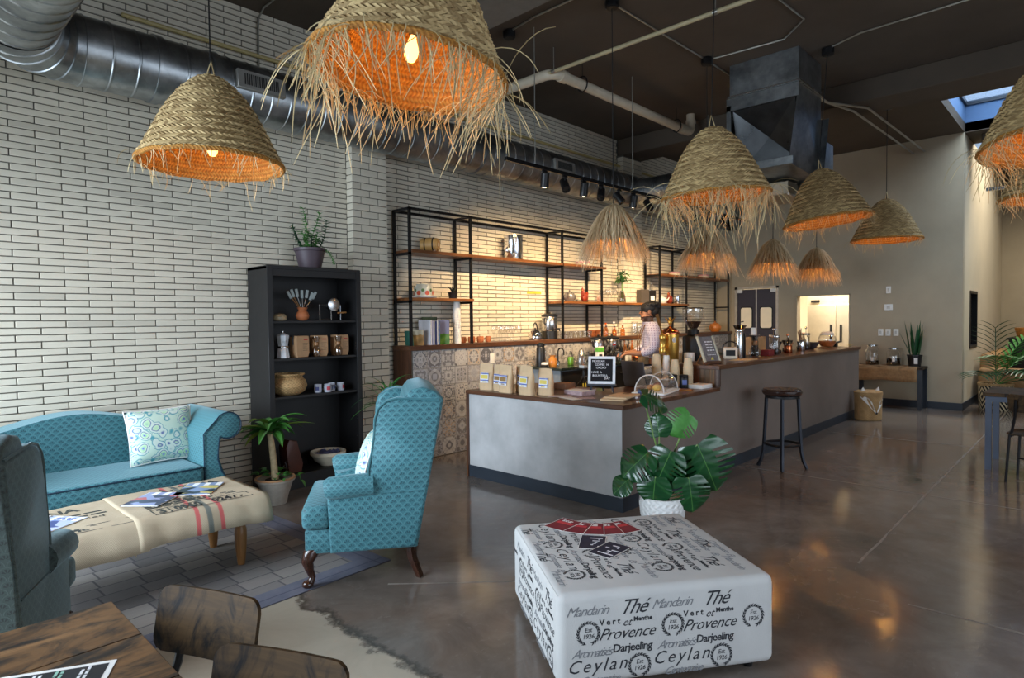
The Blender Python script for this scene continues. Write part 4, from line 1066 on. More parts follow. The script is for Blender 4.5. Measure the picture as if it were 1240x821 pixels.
# third shelf
bs = thing('round_basket', 'round woven seagrass belly basket on the third shelf', 'basket', (2.70, 5.40, .846))
o = MB().lathe([(.0001, .004), (.10, 0), (.145, .03), (.168, .08), (.155, .13), (.125, .158), (.14, .178), (.146, .185), (.132, .183), (.115, .155), (.14, .10), (.12, .02)], 30).build('basket_body', M_BASKET, bs, uv=True)
MB().tube([(.143 * cos(i * PI / 16), .143 * sin(i * PI / 16), .186) for i in range(33)], .008, 6).build('rim', M_BASKET, bs, uv=True)
M_ENAM = mat('blue_white_enamel', C(206, 210, 222), .25, .35, var=.1); M_PRN = mat('navy_print', C(44, 50, 104), .4); M_PRR = mat('crimson_print', C(168, 52, 66), .4)
for i, (x, y) in enumerate(((2.965, 5.34), (3.045, 5.30), (3.125, 5.37), (3.205, 5.34))):
    t = thing('enamel_mug', 'small shiny enamel mug on the third shelf, %s from the basket' % ('nearest', 'second', 'third', 'farthest')[i], 'mug', (x, y, .846), -.6 + .4 * i, 'enamel mugs on the third shelf')
    MB().lathe([(.0001, .001), (.032, 0), (.034, .004), (.034, .072), (.036, .075), (.032, .075), (.031, .006), (.0001, .005)], 18).build('cup_body', M_ENAM, t)
    MB().tube([(.034, 0, .06), (.055, 0, .056), (.055, 0, .024), (.034, 0, .02)], .004, 6).build('handle', M_CHROME, t)
    MB().lathe([(.0345, .02), (.0349, .022), (.0349, .052), (.0345, .054)], 8, cap=False, a0=-2.2, a1=-1.2).build('printed_badge', M_PRR if i % 2 else M_PRN, t)
# bottom shelf
kb = thing('knife_block', 'dark wooden knife block in the bottom of bookcase', 'knife block', (2.70, 5.38, .136), rad(8))
MB().prism([(-.06, 0), (.075, 0), (.09, .07), (.03, .285), (-.05, .305), (-.085, .24), (-.07, .12)], -.06, .06, 'Y', .006, 2).build('block', mat('dark_cherry_block', C(88, 52, 42), .4, var=.2), kb)
for i in range(3): MB().at(Mx.Translation((.055 - i * .002, -.035 + i * .035, .16)) @ Mx.Rotation(rad(-14), 4, 'Y')).b2((0, -.008, -.09), (.018, .008, .075), .004).build('knife_handle', mat('pale_rosewood', C(150, 98, 80), .4), kb)
wb = thing('serving_bowl', 'large cream bowl with blue cloth on the bottom shelf', 'bowl', (3.09, 5.40, .136))
MB().lathe([(.075, 0), (.08, .01), (.13, .045), (.155, .095), (.158, .10), (.168, .103), (.168, .128), (.162, .132), (.155, .13), (.145, .09), (.07, .02), (.0001, .018)], 34).build('bowl_body', mat('cream_glaze', C(222, 214, 192), .2, var=.03), wb)
cl_ = MB()
def cf(u, v):
    a = 2 * PI * u; r = v * .125
    return (r * cos(a), r * sin(a), .105 + .028 * sin(5 * a + v * 7) * v + .02 * (1 - v))
cl_.grid(cf, 24, 5, True); tag(cl_.build('kitchen_cloth', mat('navy_white_cloth', C(92, 98, 140), .9, var=.7, ns=16), loc=(3.09, 5.40, .136)), 'crumpled navy and white cloth inside the cream bowl', 'cloth')
# plant on top
pp = thing('potted_succulent', 'purple plastic pot of trailing and upright greenery on the bookcase', 'potted plant', (2.955, 5.42, 2.006))
MB().lathe([(.0001, .002), (.095, 0), (.10, .004), (.135, .16), (.145, .165), (.147, .19), (.14, .192), (.132, .17), (.0001, .168)], 26).build('pot', mat('aubergine_plastic', C(70, 58, 66), .5), pp)
MB().lathe([(.0001, .172), (.13, .170)], 20, cap=False).build('soil', M_SOIL, pp)
rn = random.Random(21)
def sprig(mb, base, d, L, n, lw, ll, rn, bendz=0.2):
    p = V(base); d = V(d).normalized(); pts = [p.copy()]
    for i in range(n):
        d = (d + V((rn.uniform(-.15, .15), rn.uniform(-.15, .15), bendz / n * 2))).normalized(); p = p + d * (L / n); pts.append(p.copy())
        for k in range(5):
            a = rn.uniform(0, 2 * PI); e = (d.cross(V((cos(a), sin(a), .3))).normalized() + d * .5)
            blade(mb, p, e, ll * rn.uniform(.6, 1.1), lw, .3, 3)
    mb.tube(pts, .003, 4, cap=False)
for i, (dx, dy, L, n) in enumerate(((-.75, -.1, .26, 16), (-.12, .0, .40, 12), (.16, .05, .36, 12), (.72, -.1, .30, 11), (-.35, -.3, .15, 9), (.3, -.3, .16, 9), (.0, -.35, .12, 8), (.5, .1, .12, 8), (-.55, -.35, .18, 10))):
    mb = MB(); sprig(mb, (dx * .09, dy * .1, .175), (dx, dy, .8), L, n, .018 if i else .022, .055 if i else .034, rn, .5)
    mb.build('stem', M_LEAF if i % 3 else M_LEAFD, pp)
mb = MB(); sprig(mb, (.10, -.09, .18), (.6, -.6, -.1), .16, 9, .01, .028, rn, -1.2); mb.build('stem', M_LEAF, pp)
# dracaena beside the sofa
dr = thing('potted_dracaena', 'young dracaena with woody cane in a pale pot beside bookcase', 'potted plant', (2.36, 4.98, 0))
MB().lathe([(.0001, .002), (.085, 0), (.09, .01), (.10, .06), (.13, .15), (.145, .19), (.158, .195), (.16, .215), (.150, .22), (.14, .205), (.0001, .2)], 28).build('pot', M_GREYW, dr)
MB().tube([(.153 * cos(i * PI / 16), .153 * sin(i * PI / 16), .215) for i in range(33)], .010, 6).build('pot_rim', mat('bare_clay_rim', C(186, 140, 100), .8), dr)
MB().lathe([(.0001, .204), (.142, .202)], 20, cap=False).build('soil', M_SOIL, dr)
MB().tube([(0, 0, .2), (-.01, 0, .35), (-.025, 0, .50), (-.04, .0, .60)], [.030, .026, .025, .022], 10).build('cane', mat('pale_cane_bark', C(190, 168, 130), .8, var=.25, ns=30), dr)
rn = random.Random(4)
for i in range(24):
    a = i * 2.4; el = rn.uniform(.1, 1.3); L = rn.uniform(.24, .36)
    mb = MB(); blade(mb, (-.04, 0, .59 + rn.uniform(-.02, .04)), (cos(a), sin(a), el), L, .085, .9, 7, .2); mb.build('leaf', M_LEAFY if i in (4, 9, 12) else M_LEAF, dr)
mb = MB(); blade(mb, (-.03, -.01, .62), (.9, -.3, .3), .36, .05, .35, 8); mb.build('leaf', M_LEAFY, dr)
for i in range(16):
    a = rn.uniform(0, 2 * PI); r = rn.uniform(.03, .13); mb = MB(); blade(mb, (r * cos(a), r * sin(a), .215 + rn.uniform(0, .06)), (cos(a), sin(a), .4), .07, .055, .6, 4); mb.build('ivy_leaf', M_LEAF, dr)
mb = MB().tube([(.13, -.07, .22), (.175, -.08, .22), (.185, -.085, .16)], .003, 4); blade(mb, (.185, -.085, .17), (.3, -.3, -.6), .07, .05, .3, 4); blade(mb, (.17, -.08, .22), (.6, .1, .1), .06, .05, .4, 4); mb.build('ivy_trail', M_LEAF, dr)
sw = MB()
for k, (x, z) in enumerate(((.0, .33), (.015, .29), (-.015, .30))): sw.tube([(.075 + x + .018 * cos(t) * (1 - t / 9), -.05, z + .018 * sin(t) * (1 - t / 9)) for t in [i * .4 for i in range(15)]], .002, 4)
sw.tube([(.075, -.05, .21), (.075, -.05, .33)], .002, 4).build('wire_ornament', M_BLACK, dr)
# spiky plant between bookcase and wing chair
sp_ = thing('spider_plant', 'spiky green plant in a black pot behind the wing chair', 'potted plant', (3.60, 5.12, 0))
MB().lathe([(.0001, .002), (.11, 0), (.13, .28), (.14, .30), (.125, .30), (.12, .27), (.0001, .26)], 22).build('pot', M_BLACKP, sp_)
MB().tube([(0, 0, .26), (.01, 0, .55), (0, 0, .80)], .02, 8).build('stem', MATS['pale_cane_bark'], sp_)
rn = random.Random(8)
for i in range(34):
    a = rn.uniform(0, 2 * PI); el = rn.uniform(.0, 1.5)
    mb = MB(); blade(mb, (0, 0, .77 + rn.uniform(-.16, .06)), (cos(a) * .9, sin(a) * .55 - .1, el), rn.uniform(.26, .42), .026, .85, 6, .2); mb.build('leaf', M_LEAF if i % 3 else M_LEAFD, sp_)
# ---------------------------------------------------------------- bar
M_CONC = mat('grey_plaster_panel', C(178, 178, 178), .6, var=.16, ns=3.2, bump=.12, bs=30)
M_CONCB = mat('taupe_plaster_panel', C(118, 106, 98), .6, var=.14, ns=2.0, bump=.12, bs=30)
bar = thing('bar_counter', 'long plastered bar counter with walnut tops and a raised section', 'counter')
YA, YBk, XA, XN, XE = 2.69, 4.45, 4.055, 5.69, 10.47
# carcass: low front run, then the raised run with the service side open behind
MB().b2((XA, YA, .13), (XA + .80, YBk - .02, .80)).build('front_carcass', M_CONC, bar, smooth=False)
MB().b2((XA + .80, YA + .01, .0), (XN, 3.35, .80)).build('return_carcass', M_CONC, bar, smooth=False)
MB().b2((XA - .004, YA, .11), (XA, YBk - .02, .80)).build('front_panel', M_CONC, bar, smooth=False)
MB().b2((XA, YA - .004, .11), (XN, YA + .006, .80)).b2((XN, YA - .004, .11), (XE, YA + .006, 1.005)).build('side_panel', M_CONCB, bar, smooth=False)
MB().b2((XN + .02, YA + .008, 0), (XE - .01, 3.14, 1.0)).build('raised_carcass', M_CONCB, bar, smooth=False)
MB().b2((XE - .01, YA, 0), (XE, 3.16, 1.003)).build('end_panel', M_WALNUTZ, bar, smooth=False)
MB().b2((XA - .014, YA - .014, 0), (XA + .0, YBk - .02, .11)).b2((XA, YA - .014, 0), (XE, YA, .11)).b2((XA, YA, 0), (XA + .8, YBk - .02, .12)).build('toe_kick', M_BASE, bar, smooth=False)
MB().prism([(XA - .03, YA - .03), (XN + .005, YA - .03), (XN + .005, 3.42), (4.93, 3.42), (4.93, YBk), (XA - .03, YBk)], .80, .836, 'Z', .003, 1).build('low_worktop', M_WALNUT, bar)
MB().b2((XA - .03, YBk - .02, .0), (XA + .82, YBk, .80), .002).build('left_gable', M_WALNUTZ, bar)
for i in range(9):
    y = YA - .028 + i * .052; MB().b2((XN, y, .837), (XN + .022, y + .0505, 1.004), .001).build('riser_plank', wood('riser_walnut_%d' % i, C(40 + (i * 37) % 30, 24 + (i * 17) % 18, 17), C(94 + (i * 29) % 40, 60 + (i * 23) % 28, 42), .42, 'Z'), bar)
MB().b2((XN - .012, YA - .03, 1.004), (XE + .02, 3.17, 1.043), .003).build('raised_worktop', M_WALNUTX, bar)
# ---------------------------------------------------------------- tiled half wall with ledge
def tile_mat():
    m, nt, b = newmat('encaustic_tile')
    x, y, z = sep(nt, coord(nt)); r = S(nt, nt.nodes.new('ShaderNodeObjectInfo').outputs['Random'])
    a, d = (x / .096).ab(), (z / .096).ab()
    p, q = a.mx(d), a.mn(d)
    rho = (a * a + d * d).sq()
    n = noise(nt, comb(nt, p, q, r * 57.0), 2.6, 1.5, .5)
    n2 = noise(nt, comb(nt, q, p, r * 91.0 + 7.0), 5.0, 1, .5)
    ring = ((rho * (r * 5.0 + 4.0) + r * 6.0).sn() > .35)
    pat = (n > .5); fine = (n2 > .55)
    k = (r * 7.31).fr()
    g1 = mixc(nt, k, C(184, 180, 176), C(160, 162, 170)); g2 = mixc(nt, (r * 3.7).fr(), C(88, 88, 94), C(126, 124, 126))
    cl = mixc(nt, pat, g1, g2); cl = mixc(nt, fine * .8, cl, mixc(nt, k, C(206, 200, 190), C(96, 92, 96)))
    cl = mixc(nt, ring * .45, cl, C(200, 197, 194)); cl = mixc(nt, ((r * 5.1).fr() > .8) * (n2 > .6) * .6, cl, C(190, 150, 104))
    cl = mixc(nt, ((p > .93) * .5), cl, C(160, 154, 148))
    plug(nt, b.inputs['Base Color'], cl); b.inputs['Roughness'].default_value = .4
    return m
M_TILE = tile_mat()
lw = thing('tiled_ledge_wall', 'half wall of patterned grey tiles with walnut ledge behind the bar', 'half wall')
MB().b2((4.055, 5.345, 0), (11.93, 5.628, 1.19)).build('core', M_MORTAR, lw, smooth=False)
TS = .197
tme = MB().box((0, 0, 0), (TS - .003, .010, TS - .003), .0015).mesh('tile', M_TILE)
for c in range(39):
    for r in range(6):
        x = 4.075 + TS / 2 + c * TS
        if x > 11.87: continue
        ob('tile', tme, lw, (x, 5.339, 1.185 - TS / 2 - r * TS), (0, [0, PI / 2, PI, -PI / 2][(c * 7 + r * 3) % 4], 0))
for i in range(4):
    MB().b2((4.030, 5.333 + i * .0735, 0), (4.054, 5.333 + (i + 1) * .0735 - .001, 1.19), .001).build('end_plank', M_WALNUTZ, lw)
MB().b2((4.025, 5.315, 1.19), (11.93, 5.628, 1.24), .003).build('ledge_top', M_WALNUTX, lw)
tag(MB().b2((5.22, 5.326, .985), (5.295, 5.3335, 1.105), .003).b2((5.245, 5.322, 1.02), (5.27, 5.327, 1.07)).build('wall_switch', M_WHITE), 'white wall socket on the patterned tiles left of the thermos', 'socket')
for i, x in enumerate((7.62, 7.80)): tag(MB().b2((x - .04, 5.326, 1.00), (x + .04, 5.3335, 1.12), .003).b2((x - .012, 5.322, 1.035), (x + .012, 5.327, 1.085)).build('wall_switch', M_WHITE), 'white wall socket on the tiles above the kettle, ' + ('left' if i == 0 else 'right') + ' of two', 'socket', 'sockets above the kettle')
# ---------------------------------------------------------------- steel and wood shelving
sv = thing('wall_shelving', 'black steel frame shelving with wooden boards on the brick wall', 'shelving')
F, Bk, b2_ = 5.335, 5.605, .0135
def post(x, y, z0=1.241, z1=2.712): MB().b2((x - b2_, y - b2_, z0), (x + b2_, y + b2_, z1)).build('post', M_BLACK, sv, smooth=False)
def bar_(a, c): MB().b2(tuple(min(p, q) - b2_ for p, q in zip(a, c)), tuple(max(p, q) + b2_ for p, q in zip(a, c))).build('rail', M_BLACK, sv, smooth=False)
FX = (4.055, 4.93, 6.62, 7.535, 9.18, 10.09, 11.775)
for x in FX:
    post(x, F); post(x, Bk); bar_((x, F, 2.70), (x, Bk, 2.70))
for a, c in ((4.055, 4.93), (4.93, 6.62), (6.62, 7.535), (9.18, 10.09), (10.09, 11.775)):
    for y in (F, Bk): bar_((a, y, 2.70), (c, y, 2.70))
for x in FX: bar_((x, F, 2.225), (x, Bk, 2.225))
for x in FX: bar_((x, F, 1.712), (x, Bk, 1.712))
M_SHELFW2 = wood('shelf_wood_dark', C(80, 48, 26), C(140, 88, 50), .4, 'X')
for a, c, z, m_ in ((4.07, 4.935, 2.27, M_SHELFW2), (4.94, 6.61, 2.27, M_SHELFW2), (6.63, 7.63, 2.27, M_SHELFW2), (9.19, 10.08, 2.25, M_SHELFW), (10.10, 11.78, 2.25, M_SHELFW2),
                    (4.07, 4.96, 1.757, M_SHELFW), (6.63, 7.53, 1.757, M_SHELFW), (7.545, 9.17, 1.757, M_SHELFW), (9.19, 10.15, 1.757, M_SHELFW)):
    MB().b2((a, F - .02, z - .034), (c, Bk + .01, z), .002).build('shelf_board', m_, sv)
tape = tag(MB().b2((6.245, 5.6435, 1.86), (6.535, 5.6475, 1.895)).build('tape_strip', mat('yellow_green_tape', C(176, 176, 60), .6), smooth=False), 'strip of yellow-green tape on the brick wall below the steel pot', 'tape')
# ---------------------------------------------------------------- back counter
bc = thing('back_counter', 'dark back counter with drawers along the tiled wall', 'counter')
M_STONE = mat('dark_green_stone', C(38, 46, 42), .25, var=.3, ns=30); M_GREYL = mat('grey_laminate', C(126, 134, 140), .5); M_BRL = mat('brown_laminate', C(98, 76, 64), .5, var=.12)
MB().b2((5.82, 4.72, .885), (11.9, 5.325, .915), .003).build('worktop', M_STONE, bc)
MB().b2((5.85, 4.76, .1), (11.88, 5.32, .885)).build('carcass', M_GREYL, bc, smooth=False)
for i, x in enumerate((5.86, 6.72, 7.60, 8.20, 9.0, 9.8, 10.6)):
    x1 = (6.71, 7.59, 8.19, 8.99, 9.79, 10.59, 11.4)[i]
    for z0, z1 in (((.14, .60), (.61, .87)) if i > 1 else ((.14, .87),)):
        d = MB().b2((x + .005, 4.742, z0), (x1 - .005, 4.762, z1), .002).build('door' if i < 2 else 'drawer_front', M_BLACKP if i < 2 else M_BRL, bc)
        MB().tube([((x + x1) / 2 - .06, 4.735, z1 - .09), ((x + x1) / 2 + .06, 4.735, z1 - .09)], .006, 6).build('handle', M_STEEL, d)
MB().b2((6.27, 4.735, .52), (6.34, 4.741, .70)).build('yellow_sticker', mat('sticker_yellow', C(214, 196, 70), .5), bc, smooth=False)
# ---------------------------------------------------------------- things on the low bar top (z .836)
ZL = .8362
M_LABEL = mat('bag_label_white', C(226, 228, 236), .5); M_LBLU = mat('bag_label_blue', C(96, 112, 176), .5); M_LYEL = mat('bag_label_yellow', C(220, 198, 92), .5); M_LBRN = mat('bag_label_brown', C(150, 118, 72), .5)
def bag_mesh():
    w_, h_, d_ = .15, .232, .078
    def prof(t):  # depth along height: fat bottom, flat sealed top
        return d_ * (1 - .15 * (1 - min(1, t * 6))) * max(.05, (1 - t ** 2.2))
    mb = MB(); n = 16; rows = 10; vs_ = []
    for i in range(rows + 1):
        t = i / rows; dep_ = prof(t) / 2; ww = w_ / 2 * (1 - .06 * t + .03 * sin(3 * t))
        for j in range(n):
            a = 2 * PI * j / n; c, s_ = cos(a), sin(a)
            vs_.append((ww * (abs(c) ** .55) * (1 if c >= 0 else -1), dep_ * (abs(s_) ** .7) * (1 if s_ >= 0 else -1) + .004 * sin(9 * t + c * 3), h_ * t - .004 * abs(c) * (1 if i == rows else 0)))
    fs = [(i * n + j, i * n + (j + 1) % n, (i + 1) * n + (j + 1) % n, (i + 1) * n + j) for i in range(rows) for j in range(n)]
    fs += [tuple(range(n))[::-1], tuple(rows * n + j for j in range(n))]
    return mb.add(vs_, fs).mesh('bag_body', M_KRAFT, sharp=60)
BAG = bag_mesh()
for i, (x, y, lab, lb, s_) in enumerate(((4.17, 4.30, M_LYEL, 'kraft coffee bag with yellow label, leftmost on the bar', 1.0), (4.17, 4.12, M_LBRN, 'kraft coffee bag with brown label, second from the left', .98), (4.11, 3.985, M_LBRN, 'kraft coffee bag with brown label, third from the left and foremost', 1.0),
                                     (4.24, 3.885, M_LBRN, 'kraft coffee bag standing behind, between the third and fourth bags', .98), (4.10, 3.72, M_LYEL, 'kraft coffee bag with yellow label, second from the right', 1.02), (4.19, 3.575, M_LYEL, 'smallest kraft coffee bag with yellow label, rightmost of the row', .93))):
    t = thing('coffee_bag', lb, 'coffee bag', (x, y, ZL), rad(-90 + (8, -4, -2, 6, -6, 4)[i]), 'kraft coffee bags on the bar'); t.scale = (s_ * 1.1,) * 3
    ob('bag_body', BAG, t)
    # label is a print panel following the front of the bag
    l = MB().at(Mx.Translation((0, -.0395, .108)) @ Mx.Rotation(rad(-5), 4, 'X')); l.box((0, 0, 0), (.088, .002, .085)).build('label', M_LABEL, t, smooth=False)
    l = MB().at(Mx.Translation((0, -.0405, .108)) @ Mx.Rotation(rad(-5), 4, 'X')); l.box((0, 0, .036), (.088, .002, .010)).box((0, 0, -.022), (.088, .002, .010)).build('label_border', M_LBLU, t, smooth=False)
    l = MB().at(Mx.Translation((0, -.0405, .108)) @ Mx.Rotation(rad(-5), 4, 'X')); l.box((0, 0, .008), (.074, .002, .034)).box((0, 0, -.034), (.04, .002, .008)).build('label_picture', lab, t, smooth=False)
    MB().b2((-.058, -.006, .197), (.058, -.0035, .201)).build('heat_seal', M_KRAFT, t, smooth=False)
tag(MB().b2((4.62, 3.70, ZL), (4.78, 3.86, ZL + .055), .003).build('card_box', mat('brown_card', C(170, 130, 104), .7)), 'low brown cardboard box behind the rightmost coffee bag', 'box')
# brochures and paper
M_BRO = mat('pink_brochure', C(206, 188, 186), .5, var=.2, ns=30); M_BRO2 = mat('mauve_brochure', C(176, 150, 152), .5, var=.3, ns=30)
for i, (x, y, z, rz, w_, h_, th, m_, lb) in enumerate(((4.62, 3.50, 0, .3, .15, .22, .022, M_BRO, 'thick stack of pink brochures in the middle of bar'), (4.42, 3.38, 0, -.2, .15, .25, .035, M_BRO2, 'thickest stack of mauve brochures nearest the bar edge'),
        (4.20, 3.42, 0, .5, .10, .21, .002, M_BRO, 'loose pink leaflet near the bar corner beside the bags'), (4.14, 3.26, 0, -.3, .10, .21, .002, M_WHITEP, 'loose white leaflet at the bar edge'), (4.23, 3.17, 0, .9, .11, .15, .002, M_BRO2, 'loose mauve leaflet beside the flat paper bags'))):
    t = thing('brochure', lb, 'brochure', (x, y, ZL), rz, 'brochures on the bar')
    MB().b2((-w_ / 2, -h_ / 2, 0), (w_ / 2, h_ / 2, th), .0005).build('sheets', m_, t)
    if th > .01: MB().b2((-w_ / 2 + .004, -h_ / 2 + .004, th), (w_ / 2 - .004, h_ / 2 - .004, th + .001)).build('top_cover', M_WHITEP if i else M_BRO2, t, smooth=False)
# card reader on a tripod
tp = thing('card_reader_stand', 'small black tripod stand with wooden handled gadget on the bar', 'stand', (4.80, 3.62, ZL))
for k in range(3):
    a = k * 2.094 + .5; MB().tube([(0, 0, .11), (.09 * cos(a), .09 * sin(a), .004)], .006, 6).build('leg', M_BLACKP, tp)
MB().tube([(0, 0, .10), (0, 0, .19)], .009, 8).build('stem', M_BLACKP, tp)
MB().b2((-.07, -.05, .185), (.07, .05, .20), .004).build('platform', M_BLACKP, tp)
MB().b2((-.03, -.03, .20), (.03, .03, .225), .004).build('reader', M_WHITE, tp)
MB().tube([(0, 0, .22), (-.008, .02, .32)], .011, 8).build('wooden_handle', M_OAK, tp)
# letter board on an easel
bdz = rad(-62)
lb_ = thing('letter_board', 'white framed black letter board with coffee greeting on the bar', 'sign', (4.66, 3.31, ZL), bdz)
tilt = Mx.Translation((0, 0, .075)) @ Mx.Rotation(rad(-12), 4, 'X')
MB().at(tilt).b2((-.125, -.008, .0), (.125, .008, .255), .003).build('frame', mat('white_frame', C(222, 226, 230), .5), lb_)
MB().at(tilt).b2((-.100, -.0098, .025), (.100, -.0079, .230)).build('felt', mat('black_felt', C(18, 18, 22), .95), lb_, smooth=False)
M_LET = mat('white_letters', C(235, 235, 238), .4)
for tx, x, z in (('MEXICAN', -.030, .208), ('COFFEE  N', .0, .176), ('CACAO', -.005, .148), ('HAVE  A', -.045, .106), ('BOUNTIFUL', -.012, .076), ('DAY', .052, .050)):
    v, f = text_mesh(tx, .026, bold=.0, extrude=.0004); k = MB(); k.m = tilt @ Mx.Translation((x, -.0105, z)) @ Mx.Rotation(PI / 2, 4, 'X'); k.add(v, f).build('letters', M_LET, lb_, smooth=False)
MB().b2((-.135, -.035, .06), (.135, .02, .074), .003).build('easel_tray', M_BASE, lb_)
for x in (-.10, .11): MB().tube([(x * .85, .0, .07), (x, -.03, .003)], .009, 6).build('easel_leg', M_BASE, lb_)
MB().tube([(0, .03, .2), (0, .12, .003)], .008, 6).build('easel_leg', M_BASE, lb_)
# flat kraft sacks
for i, (x, y, rz) in enumerate(((4.33, 2.93, .35), (4.36, 2.90, .22))):
    t = thing('folded_paper_bag', ('lower' if i == 0 else 'upper') + ' of two flat folded kraft bags at the bar corner', 'paper bag', (x, y, ZL + .016 * i), rz, 'flat kraft bags')
    MB().b2((-.14, -.10, 0), (.19, .10, .015), .005, 2).build('bag', M_KRAFT, t)
    MB().at(Mx.Translation((.12, 0, .0155))).b2((-.02, -.03, 0), (.02, .03, .0004)).build('stamp', M_INK, t, smooth=False)
# laptop seen from behind
lp = thing('laptop', 'open dark laptop with its screen turned away on the bar', 'laptop', (5.20, 3.27, ZL), rad(-20))
MB().b2((-.02, -.17, 0), (.22, .17, .016), .004).build('base', M_BLACKP, lp)
MB().at(Mx.Translation((-.02, 0, .012)) @ Mx.Rotation(rad(-10), 4, 'Y')).b2((-.006, -.175, 0), (.004, .175, .25), .003).build('screen_lid', mat('charcoal_shell', C(62, 58, 60), .4), lp)
# pastry dome on tray
pd = thing('pastry_display', 'clear acrylic half-barrel dome over pastries on a white tray', 'cake dome', (4.98, 2.93, ZL), rad(12)); pd.scale = (1.3, 1.15, 1.05)
MB().b2((-.19, -.13, 0), (.19, .13, .016), .006, 2).build('tray', M_WHITE, pd)
dm = MB(); n = 14
pts = [(.115 * cos(PI * i / n), .018 + .145 * sin(PI * i / n)) for i in range(n + 1)]
dm.add([(x, y, z) for x in (-.155, .155) for y, z in pts], [(i, i + 1, n + 2 + i, n + 1 + i) for i in range(n)] + [tuple(range(n + 1)), tuple(range(2 * n + 1, n, -1))])
dm.build('dome', M_GLASS, pd, sharp=30)
MB().tube([(-.155, y, z) for y, z in pts], .005, 5, cap=False).build('dome_edge', mat('acrylic_edge', C(214, 210, 206), .3), pd)
MB().tube([(.155, y, z) for y, z in pts], .004, 5, cap=False).build('dome_edge', MATS['acrylic_edge'], pd)
for i, (x, y, r3, c3, nm) in enumerate(((-.05, -.03, (.05, .035, .03), (212, 176, 92), 'pastry'), (.06, .0, (.05, .045, .035), (150, 104, 80), 'pastry'), (.0, .05, (.04, .03, .025), (180, 130, 80), 'pastry'))):
    t = tag(MB().ball((0, 0, r3[2]), r3, 14, 8).build('pastry', mat('crust_%d' % i, C(*c3), .7, var=.3, ns=40, bump=.5)), ('golden scone', 'dark brown muffin', 'round tan roll')[i] + ' under the clear dome', 'pastry', 'pastries under the dome')
    q = Mx.Rotation(rad(12), 4, 'Z') @ V((x, y, 0)); t.location = (4.96 + q.x, 2.93 + q.y, ZL + .0165)
tag(MB().ball((0, 0, .026), (.022, .022, .026), 12, 8).build('blue_ball', mat('blue_plastic', C(52, 72, 110), .5)), 'small dark blue round box at the left end of dome', 'box').location = (4.70, 2.93, ZL)
# stacks of paper cups, canisters, plates
M_CUPT = mat('tan_cup_paper', C(206, 184, 150), .7, var=.08); M_CUPW = mat('white_cup_paper', C(232, 228, 222), .6, var=.03); M_SLV = mat('cup_sleeve', C(176, 146, 108), .8)
def cup_stack(label, x, y, n, r, m_, inv=True):
    t = thing('cup_stack', label, 'cups', (x, y, ZL), 0, 'paper cup stacks')
    z = 0
    for k in range(n):
        c = MB().lathe([(r * 1.0, 0), (r * 1.03, .004), (r * .99, .009), (r * .72, .105), (.0001, .105)] if inv else [(r * .7, 0), (r, .105)], 18, (0, 0, z))
        c.build('cup', m_ if not (k == n - 1) else m_, t); z += .0175 if k < n - 1 else 0
    return t
cup_stack('tallest stack of tan paper cups, leftmost behind the dome', 5.47, 3.22, 13, .047, M_CUPT)
cup_stack('narrow stack of white paper cups between the tan stacks', 5.56, 3.16, 12, .040, M_CUPW)
cup_stack('stack of tan paper cups right of the white stack', 5.54, 3.055, 10, .046, M_CUPT)
cup_stack('stack of tan paper cups nearest the walnut riser', 5.58, 2.935, 11, .047, M_CUPT)
for i, (x, y, lb) in enumerate(((5.40, 3.00, 'left black canister in front of the cup stacks'), (5.42, 2.895, 'right black canister with a blue label in front of the cups'))):
    t = thing('canister', lb, 'canister', (x, y, ZL), 0, 'black canisters')
    MB().lathe([(.040, 0), (.042, .004), (.042, .10), (.038, .106)], 20).build('body', M_BLACKP, t)
    MB().lathe([(.042, .106), (.043, .108), (.043, .122), (.036, .128), (.0001, .128)], 20).build('lid', M_BLACK, t)
    if i: MB().lathe([(.0423, .035), (.0426, .036), (.0426, .08), (.0423, .081)], 8, cap=False, a0=rad(190), a1=rad(250)).build('label', M_LBLU, t)
for k in range(5):
    t = thing('napkin_bundle', 'white paper napkins beside the walnut riser, %s of the pile' % ('bottom', 'second layer', 'middle', 'fourth layer', 'top')[k], 'napkins', (5.53 + .004 * (k % 2), 2.785, ZL + k * .0075), .06 * (k % 3 - 1), 'white napkins on the bar')
    MB().b2((-.10, -.075, 0), (.10, .075, .0068), .002).build('sheets', M_WHITEP, t)
tag(MB().lathe([(.0001, 0), (.075, 0), (.078, .006), (.072, .010), (.0001, .009)], 24).build('wooden_coaster', M_OAK, loc=(5.26, 2.80, ZL)), 'round wooden coaster in front of the canisters', 'coaster')
# ---------------------------------------------------------------- things on the raised bar (z 1.043)
ZH = 1.0435
mf = thing('framed_menu', 'wood and silver framed menu board leaning on the raised bar', 'menu board', (5.84, 2.80, ZH), rad(-12))
tl = Mx.Rotation(rad(-22), 4, 'X')
W_, H_ = .125, .32
MB().at(tl).b2((-W_, -.014, 0), (W_, .010, .032), .004).build('frame_rail', M_WALNUTX, mf); MB().at(tl).b2((-W_, -.014, H_ - .028), (W_, .010, H_), .004).build('frame_rail', M_WALNUTX, mf)
for s_ in (-1, 1): MB().at(tl).b2((s_ * W_, -.014, .02), (s_ * (W_ - .024), .010, H_ - .01), .004).build('frame_stile', mat('silver_leaf', C(196, 190, 168), .4, .1), mf)
MB().at(tl).b2((-W_ + .02, -.006, .03), (W_ - .02, .004, H_ - .025)).build('sheet', mat('chalk_grey_sheet', C(112, 108, 110), .5, var=.4, ns=26), mf, smooth=False)
k = MB(); k.m = tl @ Mx.Translation((0, -.0066, 0)) @ Mx.Rotation(PI / 2, 4, 'X'); stuff(print_lines(print_lines(k, -.03, .08, .235, .03, 4, .012, 0, 8), -.05, .08, .115, .018, 2, .006, 0, 9).build('chalk_lines', M_LET, mf, smooth=False))
